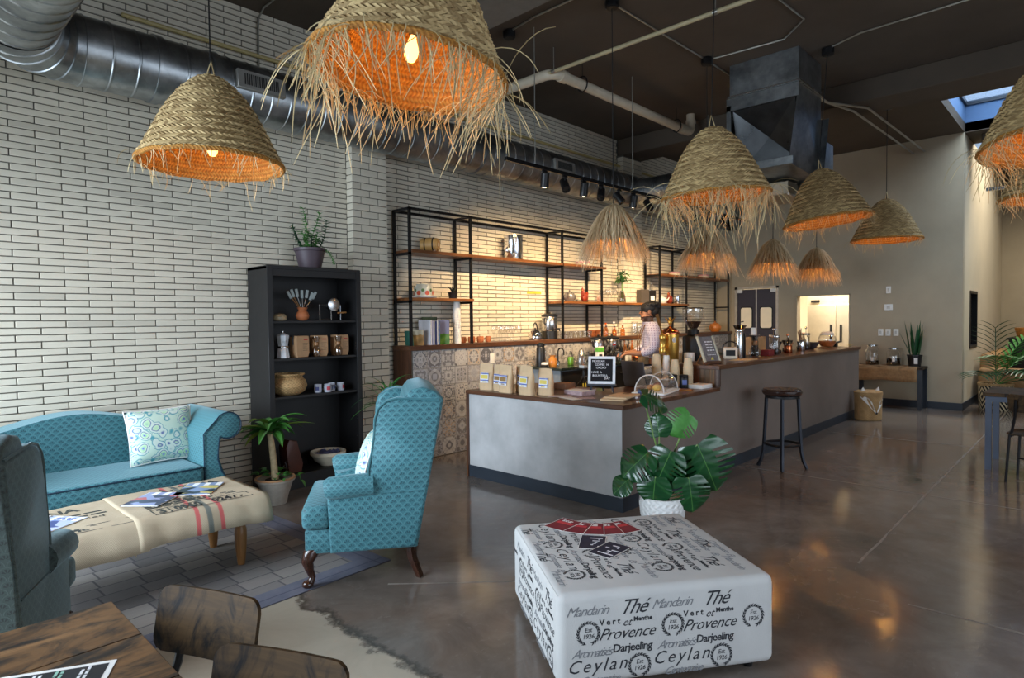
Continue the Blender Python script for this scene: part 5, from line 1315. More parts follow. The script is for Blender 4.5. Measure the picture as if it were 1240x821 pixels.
MB().at(tl).add([(-.02, -.007, .045), (.03, -.007, .045), (.01, -.007, .075), (-.02, -.006, .045), (.03, -.006, .045), (.01, -.006, .075)], [(0, 1, 2), (5, 4, 3)]).build('chalk_cake', M_LYEL, mf, smooth=False)
MB().at(tl).lathe([(1e-5, 0), (.013, 0)], 14, (-.06, -.0072, .20), cap=False).build('chalk_seal', M_LET, mf, smooth=False)
MB().tube([(0, .08, .2), (0, .20, .003)], .006, 6).build('prop', M_OAK, mf)
# white retro kettle base / radio
rd = thing('small_radio', 'small cream radio with dark screen and curved handle', 'radio', (6.72, 3.02, ZH), rad(-62))
MB().b2((-.075, -.05, 0), (.075, .05, .13), .012, 2).build('case', mat('cream_plastic', C(214, 202, 184), .4), rd)
MB().b2((-.05, -.0525, .035), (.05, -.049, .10), .003).build('screen', M_BLACKP, rd)
MB().tube([(.075 * cos(t) * 1.1, 0, .12 + .075 * sin(t)) for t in [PI * i / 12 for i in range(13)]], .008, 8).build('handle', M_BLACKP, rd)
tag(MB().b2((-.17, -.10, 0), (.20, .10, .003)).build('tea_towel', mat('linen', C(206, 186, 150), .9), loc=(6.62, 2.83, ZH), rot=(0, 0, .1)), 'flat linen towel on the raised bar in front of the radio', 'cloth')
def gadget(kind, label, x, y, cat, fn):
    t = thing(kind, label, cat, (x, y, ZH)); t.scale = (1.4,) * 3; fn(t); return t
def cyl(t, nm, r, z0, z1, m_, n=18, x=0, y=0): return MB().lathe([(r * .96, z0), (r, z0 + .003), (r, z1 - .003), (r * .96, z1)], n, (x, y, 0)).build(nm, m_, t)
def g_tumbler(t): cyl(t, 'body', .032, 0, .215, M_STEEL); cyl(t, 'lid', .034, .215, .235, M_CHROME)
def g_grinder(t): cyl(t, 'body', .045, 0, .20, M_BLACKP); MB().lathe([(.02, .20), (.055, .265), (.05, .265), (.018, .205)], 18).build('hopper', M_GLASSD, t); MB().tube([(0, 0, .2), (0, 0, .29), (.07, 0, .295)], .005, 6).build('crank', M_BLACK, t)
def g_press(t):
    cyl(t, 'glass_cylinder', .036, .006, .15, M_GLASS); cyl(t, 'coffee', .034, .008, .05, M_COFFEE); cyl(t, 'lid', .038, .15, .17, M_CHROME); MB().tube([(0, 0, .17), (0, 0, .215)], .003, 6).ball((0, 0, .222), .011).build('plunger', M_CHROME, t)
    MB().tube([(.036, 0, .14), (.075, 0, .13), (.075, 0, .04), (.036, 0, .02)], .005, 6).build('handle', M_BLACKP, t)
def g_aero(t): cyl(t, 'chamber', .028, .02, .13, M_BLACKP); cyl(t, 'flange', .05, .165, .175, M_BLACKP); cyl(t, 'plunger', .024, .13, .165, M_BLACKP); cyl(t, 'filter_cap', .034, 0, .02, M_BLACK)
def g_chemex(t): MB().lathe([(.04, 0), (.05, .015), (.05, .05), (.018, .105), (.016, .12), (.045, .19)], 18).build('glass_body', M_GLASS, t); MB().lathe([(.02, .095), (.026, .1), (.026, .128), (.02, .133)], 14).build('wooden_collar', M_OAK, t)
def g_bottle(t): MB().lathe([(.0001, .001), (.026, 0), (.027, .004), (.027, .09), (.012, .125), (.011, .15), (.014, .152), (.014, .165), (.0001, .166)], 16).build('bottle_body', M_GLASSD, t); cyl(t, 'cap', .014, .15, .172, M_COPPER)
def g_copper(t): cyl(t, 'pot', .036, 0, .07, M_COPPER); MB().tube([(.03, 0, .06), (.13, 0, .09)], .006, 6).build('handle', M_OAK, t)
def g_scoopjar(t):
    cyl(t, 'jar', .038, 0, .11, M_CHROME)
    for k in range(4): MB().tube([(.01 * k - .015, 0, .1), (.03 * k - .05, .01, .19 + .01 * k)], .004, 6).build('spoon', M_STEEL if k % 2 else M_OAK, t)
def g_dripper(t): MB().lathe([(.05, .10), (.052, .105), (.022, .03), (.02, .035)], 18, cap=False).build('cone', M_BLACKP, t); cyl(t, 'base', .045, 0, .03, M_BLACKP); MB().tube([(.05, 0, .095), (.08, 0, .08), (.05, 0, .05)], .005, 6).build('handle', M_BLACKP, t)
def g_redbox(t): MB().b2((-.05, -.04, 0), (.05, .04, .05), .003).build('box', mat('dark_red_card', C(120, 30, 34), .5), t)
def g_wood(t): MB().b2((-.10, -.05, 0), (.10, .05, .16), .005).build('box', mat('pale_plywood', C(186, 144, 96), .6), t); cyl(t, 'candle', .022, .16, .24, M_WHITE, x=-.05)
for kind, lb, x, y, cat, fn in (('steel_tumbler', 'tall steel tumbler right of the cream radio', 6.90, 3.00, 'tumbler', g_tumbler), ('hand_grinder', 'black hand coffee grinder with a smoked hopper', 7.04, 3.05, 'coffee grinder', g_grinder),
    ('plywood_box', 'pale plywood box with white candle behind the gadgets', 7.62, 3.10, 'box', g_wood), ('moka_carafe', 'clear pour-over carafe with wooden collar beside the hand grinder', 7.22, 2.95, 'carafe', g_chemex), ('plunger_brewer', 'black plunger coffee brewer with wide flange', 7.40, 3.02, 'coffee maker', g_aero),
    ('tea_box', 'small dark red box among the coffee gadgets', 7.52, 2.92, 'box', g_redbox), ('french_press', 'glass french press nearest the bar edge', 7.72, 2.90, 'french press', g_press), ('french_press', 'taller of the glass french presses, beside the copper jug', 7.92, 3.00, 'french press', g_press),
    ('black_dripper', 'black cone coffee dripper in the middle of gadgets', 8.12, 3.04, 'dripper', g_dripper), ('copper_jug', 'small copper jug with long handle', 8.20, 2.92, 'jug', g_copper), ('amber_bottle', 'small amber bottle with copper cap', 8.42, 3.00, 'bottle', g_bottle),
    ('black_dripper', 'black cone dripper near the spoon jar', 8.62, 3.08, 'dripper', g_dripper), ('spoon_jar', 'shiny jar of bar spoons at the right of gadgets', 8.72, 2.94, 'jar', g_scoopjar), ('french_press', 'glass french press at the right end of gadgets', 8.95, 2.95, 'french press', g_press), ('amber_bottle', 'small dark bottle beside the last french press', 9.12, 3.04, 'bottle', g_bottle)):
    gadget(kind, lb, x, y, cat, fn)
gb = thing('glass_jar', 'big round glass jar of orange snacks with steel lid on the bar end', 'jar', (9.85, 2.95, ZH))
MB().lathe([(.0001, .001), (.06, 0), (.085, .01), (.118, .06), (.125, .10), (.115, .15), (.09, .18)], 26).build('glass_body', M_GLASS, gb)
MB().lathe([(.0001, .008), (.08, .012), (.112, .06), (.116, .09), (.0001, .10)], 22).build('contents', mat('orange_crackers', C(186, 104, 44), .7, var=.4, ns=50, bump=.5), gb)
MB().lathe([(.09, .18), (.094, .185), (.094, .20), (.06, .225), (.0001, .23)], 22).build('lid', mat('white_dome_lid', C(220, 214, 206), .3), gb)
tag(MB().lathe([(.0001, 0), (.15, 0), (.155, .006), (.14, .012), (.0001, .010)], 28).build('wooden_board', M_OAK, loc=(9.85, 2.95, ZH - .0115 + .0)), 'round wooden board under the big glass jar', 'board')
gb.location.z = ZH + .012; COL.objects[-1]
bd_ = [o for o in COL.objects if o.name.startswith('wooden_board')][0]; bd_.location.z = ZH
dt = thing('display_tray', 'dark tilted display tray at the far end of the bar', 'tray', (10.22, 2.98, ZH), rad(10))
MB().at(Mx.Rotation(rad(-8), 4, 'X')).b2((-.20, -.10, .05), (.20, .13, .075), .006).build('tray', M_BLACKP, dt); MB().b2((-.12, -.06, 0), (.12, .08, .05), .004).build('foot', M_BLACK, dt)
bw = thing('mixing_bowl', 'grey metal bowl left of the big glass jar', 'bowl', (9.35, 3.02, ZH))
MB().lathe([(.04, 0), (.06, .01), (.10, .06), (.115, .10), (.108, .10), (.09, .055), (.0001, .012)], 24).build('bowl_body', mat('pewter', C(110, 110, 116), .35, .7), bw)
dg = thing('dried_grass', 'small sprig of dried grass at the far end of the bar', 'dried plant', (10.40, 2.80, ZH))
mb = MB(); rn = random.Random(2)
for i in range(26): blade(mb, (0, 0, .004), (rn.uniform(-1, 1), rn.uniform(-1, 1), rn.uniform(.2, 1)), rn.uniform(.06, .13), .004, .7, 4)
mb.build('blades', mat('straw_dry', C(200, 176, 116), .8), dg)
# ---------------------------------------------------------------- foreground dining table and chairs
dt_ = thing('dining_table', 'rustic wooden table cut off by the bottom left corner', 'table')
for i in range(3):
    MB().b2((-.42, 1.945 - (i + 1) * .26, .715), (.455, 1.945 - i * .26 - .001, .75), .002).build('plank', M_RUSTIC, dt_)
MB().b2((-.38, 1.24, .66), (.41, 1.90, .715)).build('frame', M_BLACK, dt_, smooth=False)
for x in (-.36, .39):
    for y in (1.26, 1.88): MB().b2((x - .022, y - .022, 0), (x + .022, y + .022, .66)).build('leg', M_BLACK, dt_, smooth=False)
mn = thing('paper_menu', 'white bordered black menu sheet on the foreground table', 'menu', (.155, 1.468, .7505), rad(-28))
M_MENU = mat('menu_black_print', C(36, 40, 48), .35, var=.3, ns=22)
MB().b2((-.14, -.215, 0), (.14, .215, .0012)).build('sheet', M_WHITEP, mn, smooth=False)
MB().b2((-.128, -.203, .0012), (.128, .203, .0016)).build('printed_panel', M_MENU, mn, smooth=False)
M_MINT = mat('mint_print', C(150, 196, 180), .5)
for i, (tx, x) in enumerate((('ESPRESSO', -.085), ('LATTE', -.04), ('MOCHA', .0), ('TEA', .04), ('CHAI', .09))):
    for j, y in enumerate((.17, .05, -.07)):
        k = MB(); k.m = Mx.Translation((x + .005 * j, y, 0)) @ Mx.Rotation(rad(90), 4, 'Z'); stuff(print_lines(k, -.045, .03, .008, .011, 2, .006, .0017, i * 3 + j).build('menu_print', M_MINT if (i + j) % 2 else M_LET, mn, smooth=False))
def rrect(w_, h_, r_, n=5):
    return [(sx * (w_ - r_) + r_ * cos(t), sz * (h_ - r_) + r_ * sin(t)) for sx, sz, t0 in ((1, 1, 0), (-1, 1, PI / 2), (-1, -1, PI), (1, -1, 1.5 * PI)) for t in [t0 + i * PI / 2 / n for i in range(n + 1)]]
def cafe_chair(label, loc, rz, zt_=.775, group='industrial cafe chairs', s_=1.0, legm=None):
    """local: faces -x, back panel at x=+.19"""
    legm = legm or M_BLACK
    t = thing('cafe_chair', label, 'chair', loc, rz, group); t.scale = (s_,) * 3
    def bend(o): 
        for v in o.data.vertices: v.co.x += .9 * (v.co.y ** 2) * -1.0 + .0
        return o
    bk_ = MB(); pl = rrect(.165, .083, .035)
    n = 8; vs_ = []
    m = Mx.Translation((.20, 0, zt_ - .083)) @ Mx.Rotation(rad(12), 4, 'Y')
    # curved plywood back: slices across the width
    mb = MB(); K = 16
    def edge(y):
        a = abs(y); r_ = .035
        return .083 if a < .165 - r_ else .083 - r_ + math.sqrt(max(0, r_ * r_ - (a - .165 + r_) ** 2))
    P = []
    for i in range(K + 1):
        y = -.165 * cos(PI * i / K); h = edge(y); bx = -.55 * y * y
        P.append([(bx - .006, y, -h), (bx - .006, y, h), (bx + .006, y, h), (bx + .006, y, -h)])
    vv = [m @ V(p) for q in P for p in q]; ff = []
    for i in range(K):
        for j in range(4): ff.append((i * 4 + j, i * 4 + (j + 1) % 4, i * 4 + 4 + (j + 1) % 4, i * 4 + 4 + j))
    ff += [(3, 2, 1, 0), (K * 4, K * 4 + 1, K * 4 + 2, K * 4 + 3)]
    mb.add(vv, ff).build('backrest', M_RUSTICY, t, sharp=50)
    MB().prism([(x - .02, y) for x, y in rrect(.19, .185, .05)], .425, .44, 'Z', .004, 1).build('seat', M_RUSTICY, t)
    for s2 in (-1, 1):
        MB().tube([(.226, s2 * .10, zt_ - .05), (.196, s2 * .11, zt_ - .2), (.15, s2 * .14, .46), (.16, s2 * .155, .42), (.20, s2 * .17, .0)], .011, 8).build('rear_leg', legm, t)
        MB().tube([(.15, s2 * .15, .415), (-.15, s2 * .15, .415), (-.18, s2 * .155, .39), (-.21, s2 * .175, 0)], .011, 8).build('front_leg', legm, t)
    MB().tube([(-.19, -.165, .16), (-.19, .165, .16)], .008, 6).build('crossbar', legm, t)
    return t
cafe_chair('cafe chair with curved dark wooden back, farther of two at the foreground table', (.430, 1.60, 0), rad(24), .80)
cafe_chair('cafe chair with curved dark wooden back, nearer of two and cut by the bottom edge', (.420, 1.165, 0), rad(27), .80)
# ---------------------------------------------------------------- ottoman with tea lettering
A = V((1.859, 1.537, 0)); ux = V((cos(-.619), sin(-.619), 0)); uy = V((-ux.y, ux.x, 0)); Lx = .948; Ly = .894; HO = .418
oc = A + ux * Lx / 2 + uy * Ly / 2
ot = thing('ottoman', 'large square ottoman printed with tea names in black script', 'ottoman', (oc.x, oc.y, 0), math.atan2(ux.y, ux.x))
def linen():
    m, nt, b = newmat('printed_linen'); co = coord(nt); n = noise(nt, co, 6, 3)
    plug(nt, b.inputs['Base Color'], mixc(nt, n, C(184, 184, 184), C(208, 207, 204))); b.inputs['Roughness'].default_value = .85
    plug(nt, b.inputs['Normal'], bumpn(nt, noise(nt, scl(nt, co, (1, 1, .3)), 420, 2), .3, .002)); return m
M_LIN = linen()
ob_ = MB(); hx, hy = Lx / 2, Ly / 2
ob_.b2((-hx, -hy, .04), (hx, hy, HO), .036, 5).build('body', M_LIN, ot, sharp=60)
MB().tube([(-hx + .03, -hy + .012, HO - .016), (hx - .03, -hy + .012, HO - .016), (hx - .012, -hy + .03, HO - .016), (hx - .010, hy - .03, HO - .016), (hx - .03, hy - .012, HO - .016), (-hx + .03, hy - .012, HO - .016), (-hx + .010, hy - .03, HO - .016), (-hx + .010, -hy + .03, HO - .016), (-hx + .03, -hy + .012, HO - .016)], .005, 6).build('piping', M_LIN, ot)
for sx in (-1, 1):
    for sy in (-1, 1): MB().lathe([(.02, 0), (.028, .045)], 12, (sx * (hx - .08), sy * (hy - .08), 0)).build('foot', M_BLACKP, ot)
M_INKB = mat('ottoman_ink', C(44, 46, 52), .85); M_INKG = mat('ottoman_grey_ink', C(128, 130, 134), .85)
TX = {}
def words(nm, sz, sh, sp_, bold=0):
    k = (nm, sz, sh, sp_, bold)
    if k not in TX: TX[k] = text_mesh(nm, sz, sh, .0003, bold, sp_, res=2)
    return TX[k]
WREATH = MB()
for k in range(20):
    a = rad(-70 + k * 12.4) - PI / 2 + rad(20)
    a = -PI / 2 + rad(25) + k / 19 * rad(310)
    for r_, t_ in ((.046, .5), (.041, -.5)):
        x, y = r_ * cos(a), r_ * sin(a); d = a + PI / 2 + t_
        WREATH.add([(x - .011 * cos(d), y - .011 * sin(d), 0), (x + .003 * sin(d), y - .003 * cos(d), 0), (x + .011 * cos(d), y + .011 * sin(d), 0), (x - .003 * sin(d), y + .003 * cos(d), 0)], [(0, 1, 2, 3)])
WR = (WREATH.v, WREATH.f)
# one repeat of the print, .36 wide and .40 tall: (text, x, y, size, shear, spacing, ink)
REP = (('Cantonaise', .07, .385, .046, .5, .85, 1), ('Et', .205, .390, .045, .5, .9, 1), ('Mandarin', .07, .335, .055, .5, .85, 1), ('Thé', .26, .335, .085, .55, .85, 0), ('Vert', .165, .283, .034, 0, 1.5, 0), ('et', .235, .275, .045, .5, 1, 0), ('Menthe', .305, .285, .026, 0, 1.0, 0),
       ('Provence', .235, .232, .066, .5, .95, 0), ('*', .075, .245, 0, 0, 0, 0), ('Darjeeling', .26, .172, .046, .1, .9, 0), ('Aromatisés', .09, .165, .05, .5, .72, 1), ('Ceylan', .11, .112, .074, .35, 1.25, 0), ('*', .29, .095, 0, 0, 0, 0), ('Cantonaise', .12, .055, .044, .5, .85, 1), ('Et', .235, .05, .045, .5, .9, 1), ('Mandarin', .31, .02, .05, .5, .85, 1), ('Thé', .06, .01, .075, .5, .85, 0))
def panel(M_, w_, h_, off, hoff):
    bl, gr = MB(), MB()
    k0 = -1
    for rx in range(-1, int(w_ / .36) + 2):
        for ry in range(-1, int(h_ / .40) + 2):
            for tx, x, y, sz, sh, sp_, gk in REP:
                X, Y = x + rx * .36 + off, y + ry * .40 + hoff
                if tx == '*':
                    if not (.055 < X < w_ - .055 and .055 < Y < h_ - .05): continue
                    bl.m = M_ @ Mx.Translation((X, Y, 0)); bl.add(*WR)
                    for q, dy, s2 in (('Est', .014, .026), ('1926', -.012, .026)):
                        v, f = words(q, s2, .15, .95); bl.m = M_ @ Mx.Translation((X, Y + dy, 0)); bl.add(v, f)
                    continue
                v, f = words(tx, sz, sh, sp_, .0008 if tx in ('Darjeeling', 'Vert', 'Menthe') else 0)
                hw = max(abs(p.x) for p in v); hh = max(abs(p.y) for p in v)
                if not (hw + .02 < X < w_ - hw - .02 and hh + .006 < Y < h_ - hh - .020): continue
                t_ = gr if gk else bl; t_.m = M_ @ Mx.Translation((X, Y, 0)); t_.add(v, f)
    for q, m_ in ((bl, M_INKB), (gr, M_INKG)):
        q.m = Mx.Identity(4)
        if q.v: stuff(q.build('printed_lettering', m_, ot, smooth=False))
e_ = .0006
panel(frame((-hx, -hy - e_, .04), (1, 0, 0), (0, 0, 1)), Lx, HO - .045, .05, -.030)
panel(frame((-hx - e_, hy, .04), (0, -1, 0), (0, 0, 1)), Ly, HO - .045, .12, -.030)
panel(frame((hx + e_, -hy, .04), (0, 1, 0), (0, 0, 1)), Ly, HO - .045, .02, -.030)
panel(frame((-hx, hy, HO + e_), (0, -1, 0), (1, 0, 0)), Ly, Lx, .06, .03)
# cards on the ottoman
M_RED = mat('red_card_print', C(120, 30, 42), .7, var=.25, ns=14); M_REDL = mat('bright_red_band', C(200, 54, 62), .7); M_DK = mat('navy_card_print', C(36, 36, 56), .7, var=.4, ns=30)
fan_c = V((2.665, 2.005, HO + .0012))
def card(name, label, c, rz, w_, h_, m_, group, z):
    t = thing(name, label, 'card', (c.x, c.y, HO + .001 + z), rz, group)
    MB().b2((-w_ / 2, -h_ / 2, 0), (w_ / 2, h_ / 2, .0008)).build('card_stock', M_WHITEP, t, smooth=False)
    MB().b2((-w_ / 2 + .003, -h_ / 2 + .003, .0008), (w_ / 2 - .003, h_ / 2 - .003, .0011)).build('print', m_, t, smooth=False)
    return t
camd = math.atan2(1.93, 2.62)
piv = V((2.555, 1.88, 0)) + V((cos(camd), sin(camd), 0)) * .30
for i in range(5):
    a = camd + PI + rad(34 - 17 * i); c = piv + V((cos(a), sin(a), 0)) * .27
    t = card('promo_card', 'dark red card in the fan on the ottoman, %s from the left' % ORD[i], c, a - PI / 2 + PI, .125, .175, M_RED, 'red cards fanned on the ottoman', .0016 * i)
    MB().b2((-.048, .005, .0012), (.048, .035, .0014)).build('red_band', M_REDL, t, smooth=False)
    stuff(print_lines(MB(), -.035, .03, .058, .014, 2, .008, .0013, i).build('card_print', M_WHITEP, t, smooth=False))
for i, (c, a) in enumerate(((V((2.43, 1.785, 0)), camd - rad(95)), (V((2.40, 1.665, 0)), camd - rad(125)))):
    t = card('photo_card', ('farther' if i == 0 else 'nearer') + ' of two dark picture cards on the ottoman', c, a, .125, .185, M_DK, 'dark cards on the ottoman', .0014 * i)
    d = MB(); rn = random.Random(i)
    for k in range(7): d.b2((-.04 + .08 * rn.random(), -.06 + k * .018, .0012), (-.025 + .08 * rn.random() + .01, -.05 + k * .018, .0014))
    stuff(d.build('print_dots', M_LABEL, t, smooth=False))
# ---------------------------------------------------------------- monstera
ms_ = thing('potted_monstera', 'monstera with big split leaves in a white textured pot', 'potted plant', (3.93, 2.27, 0))
def potmat():
    m, nt, b = newmat('white_scale_pot'); u, v, _ = sep(nt, coord(nt, 'UV'))
    x, y, z = sep(nt, coord(nt)); a = mth(nt, 'ARCTAN2', y, x)
    h = ((a * 22.0 + (z * 140.0).sn() * 1.2).sn()) * .5 + .5
    b.inputs['Base Color'].default_value = C(226, 226, 224); b.inputs['Roughness'].default_value = .5
    plug(nt, b.inputs['Normal'], bumpn(nt, h, .8, .006)); return m
MB().lathe([(.0001, .002), (.10, 0), (.115, .01), (.155, .10), (.165, .19), (.16, .235), (.15, .24), (.148, .22), (.0001, .21)], 34).build('pot', potmat(), ms_)
MB().lathe([(.0001, .214), (.147, .212)], 20, cap=False).build('soil', M_SOIL, ms_)
def monstera_leaf(L, W, cuts, seed, cup=.16):
    """heart shaped blade along +y from the stalk, cut between the veins"""
    rn = random.Random(seed); nu, nv = 96, 8; mb = MB()
    def half(t): return W / 2 * (max(0, sin(PI * min(1, (t * .93 + .07)) ** .72)) ** .75)
    gaps = [(.20 + .115 * k + rn.uniform(-.01, .01), .024) for k in range(cuts)]
    for s_ in (-1, 1):
        idx = {}; vs_ = []; fs = []
        for i in range(nu + 1):
            t = i / nu
            for j in range(nv + 1):
                q = j / nv; sweep = .20 * L * q ** 1.3 * (1 - t * .6)
                back = -.16 * L * q * max(0, 1 - t * 5)
                x = s_ * half(t) * q; y = L * t * .88 + sweep * .55 + back
                z = -cup * (q ** 2) * W * .5 - .30 * L * t * t * .5 + .006 * L * sin(t * 46) * q
                idx[i, j] = len(vs_); vs_.append((x, y, z))
        for i in range(nu):
            t = (i + .5) / nu
            for j in range(nv):
                q = (j + .5) / nv
                if q > .36 and any(abs(t - g - (.0)) < wd * (.35 + q) for g, wd in gaps): continue
                f = (idx[i, j], idx[i + 1, j], idx[i + 1, j + 1], idx[i, j + 1]); fs.append(f if s_ > 0 else f[::-1])
        mb.add(vs_, fs)
    return mb.mesh('leaf', M_LEAFM, sharp=70)
def leafm():
    m, nt, b = newmat('monstera_leaf_green'); co = coord(nt); x, y, z = sep(nt, co)
    n = noise(nt, co, 9, 3); vein = ((y * 60.0 - x.ab() * 45.0).sn()) * .5 + .5
    cl = mixc(nt, n, C(14, 50, 28), C(30, 82, 42)); cl = mixc(nt, vein.pw(10.0) * .25, cl, C(60, 116, 58))
    cl = mixc(nt, (1.0 - x.ab() * 260.0).clamp() * .7, cl, C(96, 146, 72))
    plug(nt, b.inputs['Base Color'], cl); b.inputs['Roughness'].default_value = .28; b.inputs['Coat Weight'].default_value = .2
    plug(nt, b.inputs['Normal'], bumpn(nt, vein, .25, .01)); return m
M_LEAFM = leafm()
LA, LB_, LC = monstera_leaf(.40, .42, 6, 1), monstera_leaf(.30, .31, 4, 2), monstera_leaf(.23, .25, 0, 3, .1)
LY = LB_.copy(); LY.materials.clear(); LY.materials.append(M_LEAF)
camv = V((-.86, -.51, 0)); right = V((.69, -.725, 0)); upz = V((0, 0, 1))
M_STALK = mat('leaf_stalk', C(112, 140, 74), .5)
# (image offsets right/up in metres from pot centre at depth of the plant, toward camera, mesh, roll of the tip, pitch, scale)
for i, (rx, uz, tw, me_, ax, nrm, s_) in enumerate((
    (.245, .62, .10, LA, (.38, -.86, 0), (.1, .15, 1.0), 1.06), (.06, .58, .12, LB_, (-.25, -.55, 0), (.0, .25, .9), 1.0), (-.10, .56, .06, LB_, (-.75, -.62, 0), (-.4, .5, .8), .95), (-.05, .40, .13, LC, (-.1, -.9, 0), (-.1, .2, 1), 1.0),
    (.18, .40, .16, LB_, (.15, -.9, 0), (.2, .2, 1), .95), (-.14, .965, .0, LB_, (.75, -.30, 0), (-.1, .85, .5), .80), (.20, .82, .05, LB_, (-.75, -.65, 0), (.55, .55, .55), .75),
    (-.24, .37, .06, LC, (-.72, -.60, 0), (-.3, .55, .7), .72), (.10, .50, .02, LC, (.3, -.8, 0), (.1, .2, 1), 1.1), (.25, .44, .04, LC, (.5, -.8, 0), (.3, .1, 1), 1.0), (-.02, .66, .0, LC, (-.1, .8, 0), (-.2, .2, 1), .8))):
    p = right * rx + upz * uz + camv * tw
    yv = (right * ax[0] + upz * ax[1] + camv * ax[2]).normalized()
    nv_ = (right * nrm[0] + upz * nrm[1] + camv * nrm[2]); zv = (nv_ - yv * nv_.dot(yv)).normalized(); xv = yv.cross(zv)
    o = ob('leaf', me_ if i != 6 else LY, ms_); o.matrix_local = Mx(((xv.x, yv.x, zv.x, p.x), (xv.y, yv.y, zv.y, p.y), (xv.z, yv.z, zv.z, p.z), (0, 0, 0, 1))) @ Mx.Scale(s_, 4)
    b0 = V((RR.uniform(-.05, .05), RR.uniform(-.05, .05), .215)); mid = b0.lerp(p, .5) + V((0, 0, .06)) - camv * .03
    pts = [b0.lerp(mid, t) * (1 - t) + mid.lerp(p, t) * t for t in [k / 8 for k in range(9)]]
    MB().tube(pts, [.009 - .0005 * k for k in range(9)], 6).build('stalk', M_STALK, ms_)
# ---------------------------------------------------------------- bar stool
st = thing('bar_stool', 'black metal bar stool with round dark wooden seat at the bar', 'stool', (6.33, 2.31, 0), rad(12))
MB().lathe([(.0001, .725), (.15, .725), (.178, .735), (.188, .755), (.188, .775), (.175, .79), (.0001, .782)], 36).build('seat', mat('dark_stained_seat', C(46, 28, 22), .28, var=.25, ns=10, coat=.4), st)
MB().lathe([(.15, .70), (.162, .702), (.162, .725), (.15, .725)], 30).build('seat_ring', M_BLACK, st)
M_GUN = mat('gunmetal_leg', C(44, 46, 52), .4, .7)
for k in range(4):
    a = k * PI / 2 + rad(8); c, s_ = cos(a), sin(a)
    pts = [(r * c, r * s_, z) for r, z in ((.145, .71), (.155, .5), (.165, .3), (.175, .16), (.195, .07), (.225, .004))]
    MB().tube(pts, .017, 4, flat=.55).build('leg', M_GUN, st)
MB().tube([(.16 * cos(i * PI / 18), .16 * sin(i * PI / 18), .24) for i in range(37)], .012, 6).build('foot_ring', M_BLACK, st)
# ---------------------------------------------------------------- fox basket, console with jars, wall plates
fx = thing('fox_basket', 'woven basket shaped like a fox face beside the bar end', 'basket', (10.08, 2.46, 0), rad(-135 + 90 + 8))
MB().lathe([(.0001, .003), (.165, 0), (.185, .02), (.19, .36), (.18, .365), (.0001, .36)], 34, sx=1, sy=.85).build('basket_body', M_BASKET, fx, uv=True)
MB().lathe([(.19, .36), (.196, .365), (.196, .41), (.15, .43), (.0001, .435)], 34, sx=1, sy=.85).build('lid', M_BASKET, fx, uv=True)
def onc(x, z, o=.004): 
    y = -.85 * math.sqrt(max(0, .19 ** 2 - x * x)) - o; return (x, y, z)
for s_ in (-1, 1):
    pts = [(.185, .355), (.16, .30), (.10, .22), (.03, .135), (.0, .11), (.02, .16), (.05, .22), (.06, .27), (.10, .32), (.14, .352)]
    mb = MB(); vs_ = [onc(s_ * x * .98, z) for x, z in pts]; mb.add(vs_, [tuple(range(len(pts))) if s_ < 0 else tuple(range(len(pts)))[::-1]]); bm_ = mb.build('white_cheek', M_WHITEP, fx, smooth=False)
    MB().add([(s_ * .08, -.06, .42), (s_ * .15, -.05, .42), (s_ * .125, -.05, .485), (s_ * .08, -.02, .42), (s_ * .15, -.02, .42)], [(0, 1, 2), (0, 2, 3), (3, 2, 4), (1, 4, 2), (0, 3, 4, 1)]).build('ear', M_WHITEP, fx, smooth=False)
MB().ball(onc(0, .115, .006), .016, 10, 6).build('nose', M_BLACKP, fx)
cn = thing('console_table', 'narrow console table with burlap runner against the tan wall', 'table')
MB().b2((11.50, 2.05, .645), (11.93, 3.05, .685), .004).build('table_top', M_RUSTICY, cn)
for x in (11.53, 11.89):
    for y in (2.085, 3.01): MB().b2((x - .03, y - .03, 0), (x + .03, y + .03, .645)).build('leg', M_BASE, cn, smooth=False)
br_ = MB(); 
br_.grid(lambda u, v: (11.49 - .004 * sin(u * 20), 2.12 + .93 * u, .686 - (.23 + .01 * sin(u * 9)) * v), 20, 4)
br_.grid(lambda u, v: (11.49 + .42 * v, 2.12 + .93 * u, .6865 + .0015 * sin(u * 25)), 20, 4)
o = br_.build('burlap_runner', mat('plain_burlap', C(150, 118, 82), .95, var=.2, ns=30, bump=.5)); md = o.modifiers.new('t', 'SOLIDIFY'); md.thickness = .003; tag(o, 'brown burlap runner hanging over the console table front', 'runner')
for i, (y, r_, h_, lb) in enumerate(((2.80, .10, .34, 'taller glass drinks jar of dark liquid on the console'), (2.49, .105, .29, 'shorter clamp-lid glass jar of dark liquid on the console'))):
    t = thing('drinks_jar', lb, 'jar', (11.72, y, .690), 0, 'glass drinks jars')
    MB().lathe([(.0001, .002), (r_ * .9, 0), (r_, .015), (r_, h_ * .72), (r_ * .72, h_ * .88), (r_ * .72, h_ * .94)], 24).build('glass_body', M_GLASS, t)
    MB().lathe([(.0001, .008), (r_ * .92, .01), (r_ * .95, .02), (r_ * .95, h_ * (.22 if i == 0 else .42)), (.0001, h_ * (.22 if i == 0 else .42))], 22).build('liquid', M_COFFEE, t)
    MB().lathe([(r_ * .74, h_ * .93), (r_ * .78, h_ * .94), (r_ * .78, h_ * .985), (r_ * .4, h_), (.0001, h_)], 20).build('lid', M_STEEL, t)
    MB().tube([(-r_, 0, .05), (-r_ - .035, 0, .05), (-r_ - .04, 0, .03)], .009, 6).build('tap', M_CHROME, t)
    MB().at(Mx.Translation((-r_ - .001, -.02, .10))).b2((-.002, -.02, -.03), (0, .02, .03)).build('label', M_WHITEP, t, smooth=False)
sk = thing('snake_plant', 'snake plant in a black nursery pot on the console', 'potted plant', (11.70, 2.19, .686))
